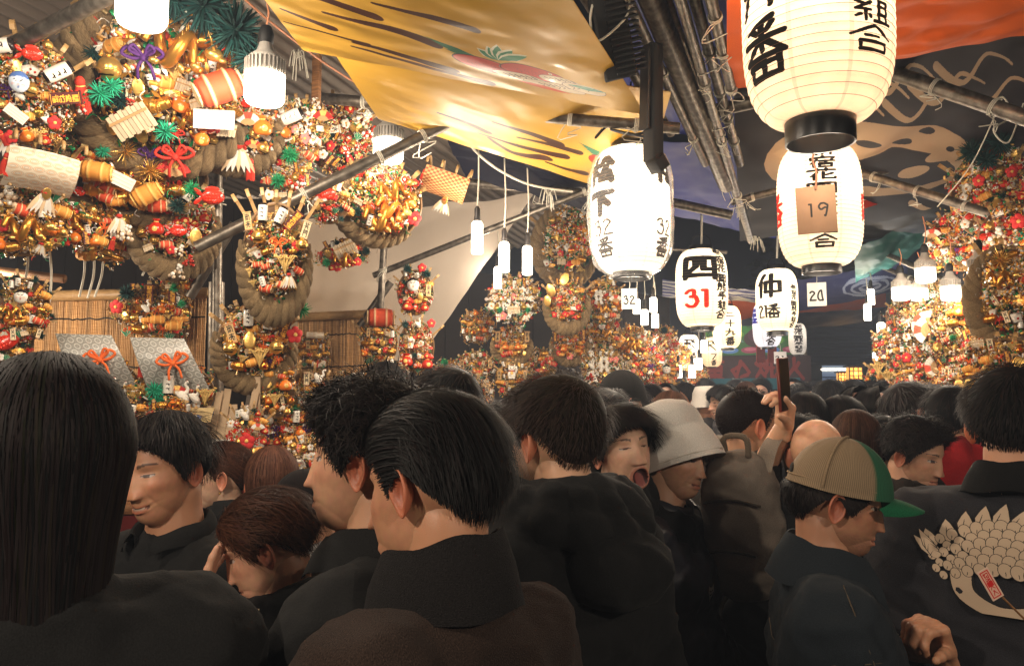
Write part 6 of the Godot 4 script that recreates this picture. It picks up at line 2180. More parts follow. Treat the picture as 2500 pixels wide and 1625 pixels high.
func left_stall() -> void:
	reed_screen("tall reed screen behind the treasure ship rakes", Vector3(-3.084, 2.081, -2.539), Vector3(-2.384, 2.096, -2.785), 1.1, 5)
	reed_screen("shorter reed screen beside the white mesh sheet", Vector3(-2.513, 2.084, -3.646), Vector3(-2.129, 2.102, -3.78), 0.9, 6)
	# pale mesh sheet between the stalls
	var m := mat("mesh_sheet", Color(1, 0.98, 0.95), 0.6)
	m.backlight_enabled = true
	m.backlight = Color(0.8, 0.78, 0.75)
	var im := blank(128, 128, Color(0.96, 0.93, 0.9))
	for k in 16:
		im.fill_rect(Rect2i(k * 8, 0, 2, 128), Color(0.74, 0.71, 0.68))
		im.fill_rect(Rect2i(0, k * 8, 128, 2), Color(0.74, 0.71, 0.68))
	m.albedo_texture = tex(im)
	m.uv1_scale = Vector3(22, 16, 1)
	var o := tarp("mesh_sheet", "pale woven mesh sheet hung slanting between two stalls", [Vector3(-2.983, 1.472, -3.804), Vector3(-2.158, 1.631, -4.028), Vector3(-1.329, 2.762, -4.108), Vector3(-2.794, 2.654, -3.812)], m, 0.0, 0.02, 61, 60, 50)
	o.set_meta("category", "sheet")
	# darkness behind: stall walls of planks
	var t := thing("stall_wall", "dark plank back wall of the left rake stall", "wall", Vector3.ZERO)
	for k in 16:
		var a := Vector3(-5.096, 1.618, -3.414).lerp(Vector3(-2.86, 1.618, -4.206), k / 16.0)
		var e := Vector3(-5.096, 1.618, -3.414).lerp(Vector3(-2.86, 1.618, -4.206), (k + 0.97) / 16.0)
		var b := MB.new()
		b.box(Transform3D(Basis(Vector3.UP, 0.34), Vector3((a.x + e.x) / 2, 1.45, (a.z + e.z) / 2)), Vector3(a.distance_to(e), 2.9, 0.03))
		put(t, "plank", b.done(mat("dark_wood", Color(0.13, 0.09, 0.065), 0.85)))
	# stepped stand that carries the lower rakes
	t = thing("display_stand", "stepped wooden stand under the lower rakes, red cloth front", "stand", Vector3(-2.18, 1.523, -2.433) * Vector3(1, 0, 1), 0.34)
	for k in 3:
		var b := MB.new()
		b.bevel_box(xf(Vector3(0.25, 1.1 + k * 0.14, 0.2 - k * 0.22)), Vector3(2.3, 0.03, 0.24), 0.004)
		put(t, "shelf", b.done(mats.wood))
		b = MB.new()
		b.box(xf(Vector3(0.25, 0.54 + k * 0.07, 0.3 - k * 0.22)), Vector3(2.26, 1.08 + k * 0.14, 0.02))
		put(t, "front_panel", b.done(mat("red_cloth", Color(0.4, 0.05, 0.03), 0.85)))
	# big hanging rakes
	rake("huge rake with thick straw rope and dark teal pine at top right", Vector3(-1.916, 2.665, -2.013), 0.56, {"theme": "gold", "rope": "left", "size": 0.3, "rows": 5, "pitch": 0.25, "roll": 0.1, "claws": 9, "front": [["teal_sprig", -0.62, 0.02, 0.3], ["teal_sprig", -0.5, 0.1, 0.26], ["teal_sprig", -0.02, -0.42, 0.3], ["straw_raft", -0.35, -0.3, 0.52, 0.5], ["plaque2", -0.2, -0.3, 0.22, 0.4], ["red_tassel", -0.8, 0.02, 0.4], ["gold_dragon", 0.2, 0.5, 0.7, -0.3], ["purple_bow", -0.15, 0.4, 0.42], ["red_barrel", 0.6, 0.12, 0.5, 0.3], ["gold_bell", -0.5, 0.28, 0.3], ["white_board", 0.52, -0.25, 0.5, -0.1], ["dark_sprig", 0.5, 0.95, 0.75], ["dark_sprig", 0.82, 0.72, 0.7], ["dark_sprig", 0.98, 0.45, 0.5], ["dark_sprig", 0.2, 1.02, 0.6], ["red_bow", 0.05, -0.75, 0.42]]}, 101)
	rake("rake with a blue and white mask at the far left top", Vector3(-2.105, 2.532, -1.671), 0.27, {"theme": "mixed", "size": 0.42, "rows": 4, "tall": 1.25, "pitch": 0.2, "front": [["blue_white_mask", -0.1, 0.25, 0.46], ["lantern_charm", 0.6, 0.5, 0.6, -1.0], ["lantern_charm", -0.5, 0.75, 0.6, -1.2], ["red_fish", 0.1, 0.72, 0.5], ["white_board", -0.15, -0.3, 0.5, -0.6], ["plaque1", 0.75, 0.1, 0.6, -1.4], ["folded_paper", -0.3, -0.85, 0.6], ["rice_ears", 0.2, -0.7, 0.5], ["gold_bell", 0.4, 0.9, 0.25]]}, 102)
	rake("rope rake with a white slatted board below the huge rake", Vector3(-2.125, 2.407, -2.102), 0.5, {"theme": "gold", "rope": "left", "size": 0.3, "rows": 4, "tall": 0.62, "pitch": 0.2, "roll": -0.05, "front": [["white_board", -0.12, 0.05, 0.38, -0.35], ["rice_bale", -0.4, 0.15, 0.36], ["rice_bale", 0.2, -0.2, 0.36, 0.6], ["red_fan", 0.5, 0.4, 0.4], ["purple_bow", 0.2, 0.6, 0.3], ["gold_burst", -0.1, 0.62, 0.4], ["gold_burst", 0.22, 0.3, 0.4], ["teal_sprig", -0.35, 0.55, 0.22], ["pine_sprig", 0.75, 0.05, 0.26], ["red_fish", 1.0, -0.05, 0.4]]}, 103)
	rake("rope rake with white paper noshi fold beside the pale bulb", Vector3(-1.825, 2.602, -2.243), 0.32, {"theme": "mixed", "rope": "low", "size": 0.4, "rows": 4, "pitch": 0.2, "front": [["folded_paper", 0.1, -0.6, 0.75], ["white_board", -0.4, 0.65, 0.6], ["red_tassel", 0.35, -0.9, 0.5], ["orange_pouch", 0.6, 0.1, 0.45], ["white_fan", 0.3, 0.2, 0.5], ["gold_bell", -0.45, 0.05, 0.4], ["gold_bell", -0.4, -0.3, 0.35]]}, 104)
	# basket with patterned paper
	scoop("curved bamboo scoop wrapped in white patterned paper", Vector3(-2.116, 2.32, -1.741), 0.17, "patterned", 0.34, Vector3(0.2, 0.25, -0.12))
	rake("gold and white rake below the patterned scoop, cut by the left edge", Vector3(-2.279, 2.195, -1.801), 0.3, {"theme": "gold", "size": 0.4, "rows": 3, "tall": 0.8, "front": [["white_beads", -0.2, 0.6, 0.5], ["bamboo_leaf", 0.6, 0.6, 0.6], ["gold_dragon", 0.2, -0.2, 0.8]]}, 105)
	rake("orange coin rake low under the left rope, beside red balls", Vector3(-2.256, 2.227, -2.019), 0.3, {"theme": "orange", "size": 0.36, "rows": 3, "tall": 0.5, "front": [["gold_dragon", -0.3, 0.2, 0.8], ["folded_paper", 0.75, 0.2, 0.5], ["white_beads", 0.9, -0.2, 0.4]]}, 106)
	rake("copper gold rake hanging by white strings in the roof shadow", Vector3(-2.296, 2.199, -2.167), 0.22, {"theme": "orange", "size": 0.45, "rows": 3, "tall": 0.7, "claws": 5}, 107)
	rake("rope rake with red pouch and fish above the tall reed screen", Vector3(-2.071, 2.253, -2.242), 0.3, {"theme": "red", "rope": "low", "size": 0.4, "rows": 4, "tall": 1.1, "front": [["red_pouch", -0.35, -0.05, 0.4], ["red_fish", 0.1, -0.1, 0.45], ["gold_coin", 0.5, -0.2, 0.4], ["red_berries", 0.35, -0.7, 0.3], ["white_beads", 0.1, -0.95, 0.4]]}, 108)
	rake("small silver and pine rake just above the reed screen rail", Vector3(-2.315, 2.133, -2.54), 0.14, {"theme": "gold", "size": 0.55, "rows": 3, "front": [["pine_sprig", -0.2, -0.7, 0.6], ["gold_bell", 0.3, -0.3, 0.5]]}, 109)
	rake("rake with two bright green tinsel balls and red white beads", Vector3(-1.744, 2.488, -2.442), 0.2, {"theme": "red", "size": 0.5, "rows": 4, "tall": 1.6, "back": false, "front": [["pine_sprig", 0.1, 0.3, 0.75], ["pine_sprig", -0.3, -0.3, 0.65], ["mixed_berries", 0.45, -0.3, 0.6], ["white_beads", -0.3, 0.4, 0.5], ["red_berries", 0.4, 0.65, 0.5]]}, 110)
	rake("rake with a white cylinder charm and gold, right of the finned bulb", Vector3(-1.662, 2.637, -2.404), 0.22, {"theme": "white", "size": 0.45, "rows": 3, "tall": 0.8, "front": [["lantern_charm", -0.3, 0.2, 0.8, -1.1], ["orange_pouch", -0.5, -0.4, 0.5], ["red_fan", 0.7, 0.3, 0.6]]}, 111)
	rake("red and white rake tilted under the metal roof, beads on top", Vector3(-1.743, 2.715, -2.794), 0.26, {"theme": "red", "size": 0.42, "rows": 4, "tall": 1.2, "roll": -0.4, "front": [["white_beads", 0.4, 0.75, 0.6], ["mixed_berries", 0.8, 0.5, 0.5], ["plaque3", -0.3, 0.1, 0.5, -1.0], ["bamboo_leaf", 0.5, 0.2, 0.4]]}, 112)
	rake("rake with a round red fish before a white paper cone", Vector3(-1.684, 2.4, -2.632), 0.16, {"theme": "red", "size": 0.55, "rows": 3, "tall": 1.1, "front": [["red_fish", -0.1, 0.3, 1.0, 0.3], ["white_fan", -0.4, 0.1, 0.6], ["bamboo_leaf", 0.3, -0.4, 0.5]]}, 113)
	rake("gold dragon rake with rope under the metal roof", Vector3(-1.616, 2.463, -2.916), 0.36, {"theme": "gold", "rope": "left", "size": 0.36, "rows": 4, "tall": 0.95, "roll": -0.3, "front": [["gold_dragon", 0.2, -0.35, 0.9, 0.3], ["gold_dragon", 0.25, 0.4, 0.7, 0.6], ["orange_dragon", 0.3, -0.1, 0.7], ["red_blossom", 0.85, -0.1, 0.35], ["red_bow", 0.5, 0.65, 0.4]]}, 114)
	scoop("woven straw scoop with checked pattern hanging by the roof edge", Vector3(-1.419, 2.585, -3.134), 0.18, "woven", 0.25, Vector3(0.35, -0.15, -0.35))
	rake("flat raft rake with green leaves before the mesh sheet", Vector3(-1.898, 2.294, -3.098), 0.24, {"theme": "red", "size": 0.42, "rows": 3, "tall": 0.55, "roll": 0.25, "front": [["pine_sprig", -0.7, -0.3, 0.4], ["straw_raft", 0.1, 0.3, 0.9, 0.2], ["gold_dragon", 0, -0.4, 0.8]]}, 115)
	rake("tall rake with great straw rope bowl and gold charms, by the post", Vector3(-1.643, 2.111, -2.247), 0.23, {"theme": "gold", "rope": "low", "size": 0.4, "rows": 5, "tall": 1.7, "claws": 7, "spread": 1.3, "front": [["lantern_charm", -0.35, 0.75, 0.55], ["lantern_charm", 0.15, 0.72, 0.55, -0.4], ["plaque1", 0.5, 0.65, 0.6, -0.7], ["plaque2", 0.85, 0.5, 0.5, -0.3], ["plaque0", -0.75, 0.6, 0.5, 0.2], ["rice_ears", 0.3, -0.1, 0.7], ["gold_bell", -0.45, 0.35, 0.45], ["gold_bell", 0.75, 0.25, 0.4], ["orange_knot", 0.1, 0.25, 0.5], ["folded_paper", 0.4, -0.35, 0.5]]}, 116)
	rake("round rope rake with white lantern charms, below the great rope bowl rake", Vector3(-1.781, 1.829, -2.332), 0.27, {"theme": "orange", "rope": "low", "size": 0.36, "rows": 4, "tall": 1.1, "claws": 8, "front": [["lantern_charm", -0.15, 0.62, 0.5], ["lantern_charm", 0.35, 0.55, 0.5, -0.2], ["plaque0", -0.55, 0.25, 0.5, 0.3], ["plaque1", 0.75, 0.4, 0.55, -0.3], ["gold_bell", -0.55, -0.1, 0.42], ["gold_bell", 0.55, -0.05, 0.42], ["gold_coin", -0.1, 0.1, 0.45], ["rice_ears", 0.15, -0.3, 0.6], ["pine_sprig", 1.15, 0.85, 0.5], ["red_blossom", 1.0, 0.25, 0.45]]}, 117)
	rake("round plaque rake hanging flat on the tall reed screen", Vector3(-2.483, 2.004, -2.599), 0.29, {"theme": "orange", "size": 0.36, "rows": 4, "tall": 0.78, "front": [["plaque1", -0.15, 0.6, 0.5], ["plaque1", 0.45, 0.62, 0.5], ["dark_sprig", -0.7, 0.6, 0.5], ["crane", -0.2, 0.15, 0.4], ["rice_bale", 0.1, -0.3, 0.35], ["rice_bale", 0.5, -0.5, 0.4], ["bamboo_leaf", -0.7, -0.85, 0.4], ["bamboo_leaf", 0.4, -0.95, 0.4], ["red_blossom", -0.95, 0.1, 0.4], ["pine_sprig", 0.7, 0.3, 0.26]]}, 118)
	rake("white faced doll rake in dark pine at the far left", Vector3(-2.268, 1.914, -1.832), 0.15, {"theme": "gold", "size": 0.5, "rows": 4, "tall": 1.4, "rim": 9, "rim_of": ["dark_sprig"], "rim_size": 1.1, "front": [["white_mask", -0.1, 0.4, 0.6], ["gold_dragon", -0.3, -0.1, 0.8], ["plaque1", 0.5, 0.6, 0.5, -0.5], ["bamboo_leaf", -0.1, -0.75, 0.5]]}, 119)
	rake("shiny red fish rake cut by the left edge below the doll rake", Vector3(-2.315, 1.807, -1.825), 0.14, {"theme": "red", "size": 0.5, "rows": 3, "front": [["red_fish", -0.1, 0.1, 1.3, 0.6], ["gold_fan", 0.4, -0.3, 0.5]]}, 120)
	ship("treasure ship rake with grey wave sail, left of the pair", Vector3(-2.251, 1.7, -2.124), 0.27, 121)
	ship("treasure ship rake with grey wave sail and green pine, right of the pair", Vector3(-2.014, 1.688, -2.209), 0.27, 122)
	rake("gold pouch rake between the two treasure ships' hulls", Vector3(-1.958, 1.555, -2.135), 0.2, {"theme": "orange", "size": 0.5, "rows": 3, "tall": 0.8, "front": [["gold_pouch", 0.1, 0.5, 0.6], ["rice_bale", -0.6, -0.3, 0.6], ["crane", 0.6, 0.0, 0.5], ["red_fan", 0.8, -0.4, 0.6]]}, 123)
	rake("orange drum rake below the left treasure ship", Vector3(-2.066, 1.556, -2.043), 0.2, {"theme": "orange", "size": 0.55, "rows": 3, "tall": 0.7}, 124)
	# upright white wooden tallies
	rng.seed = 71
	t = thing("tally_bundle", "bundle of pale bare wooden slats standing in a white box", "wooden slats", Vector3(-1.831, 1.516, -2.29), 0.3)
	for k in 11:
		var b := MB.new()
		var h := rr(0.1, 0.22)
		b.box(xf(Vector3(-0.075 + k * 0.0155, h / 2 - 0.02, rr(-0.02, 0.02)), Vector3(rr(-0.1, 0.1), rr(-0.2, 0.2), rr(-0.2, 0.1))), Vector3(0.026, h, 0.003))
		put(t, "slat", b.done(mat("pale_wood", Color(0.72, 0.62, 0.5), 0.8)))
	var bb := MB.new()
	bb.bevel_box(xf(Vector3(0, -0.06, 0)), Vector3(0.19, 0.09, 0.1), 0.004)
	put(t, "box", bb.done(mat("white_box", Color(0.75, 0.73, 0.7), 0.7)))
	rake("small scroll rake hanging on the shorter reed screen", Vector3(-2.318, 1.893, -3.52), 0.17, {"theme": "orange", "size": 0.5, "rows": 3, "tall": 1.1, "front": [["paper_roll", 0, 0.85, 1.0], ["plaque0", -0.4, 0.3, 0.5], ["plaque1", 0.5, 0.2, 0.5], ["bamboo_leaf", -0.6, -0.8, 0.5], ["bamboo_leaf", 0.5, -0.85, 0.5]]}, 125)
	rake("orange roll topped rake by the upright mesh pipe", Vector3(-1.911, 1.922, -3.448), 0.19, {"theme": "orange", "size": 0.45, "rows": 4, "tall": 1.4, "front": [["red_barrel", 0.1, 0.9, 1.3], ["plaque0", -0.5, 0.35, 0.4], ["lantern_charm", 0.7, 0.3, 0.4], ["bamboo_leaf", -0.4, -0.7, 0.5], ["bamboo_leaf", 0.5, -0.75, 0.5]]}, 126)
	rake("smiling white mask rake with dark pine, upper one on the mesh", Vector3(-1.691, 2.148, -3.398), 0.18, {"theme": "red", "size": 0.45, "rows": 4, "tall": 1.25, "front": [["white_mask", -0.1, 0.35, 0.75, 0.1], ["dark_sprig", -0.4, 1.0, 0.55], ["dark_sprig", 0.6, 0.8, 0.55], ["red_blossom", 0.35, 1.05, 0.5], ["plaque0", 0.7, 0.1, 0.6], ["red_pouch", -0.4, -0.55, 0.6], ["red_pouch", 0.5, -0.6, 0.5], ["gold_coin", 0.3, -0.15, 0.4]]}, 127)
	rake("red doll rake with white cranes and dark pine, lower one on the mesh", Vector3(-1.649, 1.886, -3.332), 0.17, {"theme": "red", "size": 0.45, "rows": 4, "tall": 1.5, "front": [["crane", 0.1, 0.85, 0.6], ["red_blossom", 0.8, 0.85, 0.5], ["dark_sprig", -0.6, 0.8, 0.5], ["white_cat", -0.3, 0.15, 0.6], ["red_pouch", -0.5, -0.5, 0.75], ["red_pouch", 0.6, -0.6, 0.7], ["bamboo_leaf", 0.1, -0.85, 0.7]]}, 128)
	rake("mask and cats rake lowest on the mesh, above a dark head", Vector3(-1.723, 1.744, -3.212), 0.17, {"theme": "red", "size": 0.45, "rows": 3, "tall": 0.95, "front": [["white_mask", 0.0, 0.45, 0.65], ["plaque0", -0.55, 0.4, 0.5, 0.2], ["plaque0", 0.55, 0.4, 0.5, -0.2], ["white_cat", -0.4, -0.3, 0.5], ["white_cat", 0.45, -0.3, 0.5]]}, 129)
	rake("gold arched rake with a green tinsel garland behind the curly man", Vector3(-1.675, 1.611, -2.496), 0.18, {"theme": "gold", "size": 0.42, "rows": 5, "tall": 1.5, "front": [["pine_sprig", -0.4, -0.1, 0.5], ["pine_sprig", -0.3, -0.4, 0.45], ["pine_sprig", -0.6, 0.2, 0.4], ["crane", 0.5, 0.8, 0.7, -0.4], ["plaque2", 0.0, 0.75, 0.5]]}, 130)
	rake("pink and white ball branch rake beside the gold arched rake", Vector3(-1.674, 1.679, -2.81), 0.17, {"theme": "red", "size": 0.45, "rows": 3, "tall": 0.8, "front": [["white_beads", 0.4, 0.7, 0.6], ["mixed_berries", 0.0, 0.5, 0.6], ["pine_sprig", 0.1, -0.1, 0.45], ["red_pouch", -0.5, -0.3, 0.5]]}, 131)
	rake("red flower rake behind the tied-up hair woman", Vector3(-1.75, 1.525, -2.265), 0.14, {"theme": "red", "size": 0.5, "rows": 4, "tall": 1.3, "back": false, "front": [["crane", -0.1, 0.7, 0.8], ["white_fan", 0.5, 0.2, 0.6], ["red_blossom", 0, -0.3, 0.8], ["bamboo_leaf", -0.1, -0.8, 0.8]]}, 132)
	rake("straw rope tail with a small gold gourd under the round rope rake", Vector3(-1.717, 1.679, -2.368), 0.14, {"theme": "gold", "size": 0.5, "rows": 4, "tall": 1.6, "claws": 3, "front": [["orange_pouch", 0.5, 0.1, 0.7], ["purple_bow", -0.3, 0.8, 0.4], ["rice_ears", 0, -0.4, 0.8]]}, 133)
	rake("crowded small gold rake above the brown haired woman", Vector3(-1.731, 1.527, -2.431), 0.2, {"theme": "mixed", "size": 0.45, "rows": 4, "tall": 1.0, "front": [["crane", -0.4, 0.5, 0.6], ["lantern_charm", 0.5, 0.5, 0.5]]}, 134)
	rake("string of berries and gold leaves on the stand by the black cap", Vector3(-1.589, 1.457, -2.382), 0.16, {"theme": "white", "size": 0.5, "rows": 3, "tall": 0.8}, 135)
	# strings that hold the rakes under the roof
	var n := 0
	for q in [[Vector3(-2.436, 2.169, -1.961), Vector3(-2.445, 2.024, -1.971)], [Vector3(-2.364, 2.169, -1.986), Vector3(-2.37, 1.945, -2.006)], [Vector3(-2.418, 2.186, -2.179), Vector3(-2.441, 2.008, -2.188)], [Vector3(-2.385, 2.163, -2.193), Vector3(-2.412, 2.004, -2.198)], [Vector3(-2.353, 2.163, -2.204), Vector3(-2.388, 2.008, -2.206)], [Vector3(-2.274, 2.198, -2.335), Vector3(-2.299, 2.101, -2.335)]]:
		var places := ["beside the far left doll rake", "leading down to the doll rake", "left of three above the reed screen", "middle of three above the reed screen", "right of three above the reed screen", "above the red tassel in the roof shadow"]
		cord("string", "white hanging string " + places[n], curve([q[0], q[0].lerp(q[1], 0.5) + Vector3(0.012, 0, 0), q[1]], 10), 0.004, "cord_white")
		n += 1
	pipe("curved pale bamboo pole lying above the far left doll rake", Vector3(-2.737, 2.104, -2.074), Vector3(-2.488, 2.073, -2.165), 0.016, [], "wood", "")

func scoop(label: String, at: Vector3, w: float, m: String, turn: float, e: Vector3) -> void:     # a curved sheet on bamboo hoops
	var t := thing("winnowing_scoop", label, "basket", at, 0)
	t.basis = look((Vector3(0, 1.55, 0.3) - at).normalized()) * Basis.from_euler(e)
	var p := PackedVector3Array()
	for j in 10:
		for i in 16:
			var u := i / 15.0 * 2 - 1
			var v := j / 9.0
			p.append(Vector3(u * w * 0.55, (v - 0.5) * w * 0.75 - 0.05 * w * u * u, 0.28 * w * sin(v * 2.4) - 0.1 * w * u * u))
	var b := MB.new()
	b.sheet(16, 10, p)
	for k in p.size():
		p[k] += Vector3(0, 0, -0.003)
	b.sheet(16, 10, p)
	put(t, "sheet", b.done(mats[m]))
	for k in 4:
		b = MB.new()
		b.col = Color(0.5, 0.32, 0.14)
		b.tube(curve([Vector3((k - 1.5) * 0.28 * w, -0.38 * w, 0.0), Vector3((k - 1.5) * 0.3 * w, 0.1 * w, -0.2 * w), Vector3((k - 1.5) * 0.34 * w, 0.5 * w, 0.02 * w), Vector3((k - 1.5) * 0.36 * w, 0.62 * w, 0.3 * w), Vector3((k - 1.5) * 0.36 * w, 0.5 * w, 0.38 * w)], 14), 0.006, 5)
		put(t, "hoop", b.done(mats.bamboo))
	ornament(t, "folded_paper", Vector3(0.1 * w, -0.5 * w, 0.1 * w), w * 0.5)
	ornament(t, "red_tassel", Vector3(-0.55 * w, 0.0, 0.05 * w), w * 0.4)
	ornament(t, "gold_coin", Vector3(0.12 * w, -0.36 * w, 0.18 * w), w * 0.22)

func ship(label: String, at: Vector3, w: float, seed_: int) -> void:
	var t := rake(label, at + Vector3(0, -0.03, 0), w, {"theme": "orange", "size": 0.34, "rows": 2, "tall": 0.8, "claws": 6, "spread": 1.4, "front": [["lantern_charm", -0.1, 0.28, 0.55], ["crane", 0.25, 0.0, 0.62], ["crane", 0.52, -0.05, 0.5], ["red_fan", 0.1, 0.1, 0.4], ["rice_ears", 0.75, -0.1, 0.5], ["teal_sprig" if seed_ == 122 else "gold_burst", -0.42, 0.1, 0.5], ["teal_sprig" if seed_ == 122 else "gold_coin", -0.35, -0.2, 0.46], ["white_blossom", 0.55, -0.32, 0.25], ["red_tassel", -0.75, 0.75, 0.4], ["gold_pouch", -0.3, -0.85, 0.4]]}, seed_)
	var r := w / 2
	var b := MB.new()
	var p := PackedVector3Array()
	for j in 12:                                          # bellied sail
		for i in 12:
			var u := i / 11.0 * 2 - 1
			var v := j / 11.0
			p.append(Vector3(u * r * (0.62 + 0.1 * (1 - v)) - 0.16 * r - 0.25 * r * v + 0.3 * r * (1 - v), lerpf(0.1, 1.38, v) * r, r * (0.42 + 0.3 * sin(v * 2.8) * (1 - 0.3 * u * u)) - 0.1 * r * v))
	b.sheet(12, 12, p)
	for k in p.size():
		p[k] += Vector3(0, 0, -0.003)
	b.sheet(12, 12, p)
	put(t, "sail", b.done(mats.wave_cloth))
	ornament(t, "orange_knot", Vector3(0.0 * r, 0.74 * r, 0.84 * r), r * 0.72, Vector3(-0.2, 0, 0.2))
	b = MB.new()                                         # hull
	p = PackedVector3Array()
	for j in 4:
		for i in 16:
			var a := TAU * i / 16
			var k: float = [0.72, 0.92, 1.0, 0.9][j]
			p.append(Vector3(0.42 * r + sin(a) * 0.58 * r * k, [-0.72, -0.55, -0.34, -0.34][j] * r, 0.55 * r + cos(a) * 0.22 * r * k))
	b.sheet(16, 4, p, true)
	b.quad(Vector3(-0.1 * r, -0.7 * r, 0.79 * r), Vector3(0.9 * r, -0.7 * r, 0.79 * r), Vector3(0.98 * r, -0.36 * r, 0.81 * r), Vector3(-0.16 * r, -0.36 * r, 0.81 * r))
	put(t, "hull", b.done(mats.hull_wave))

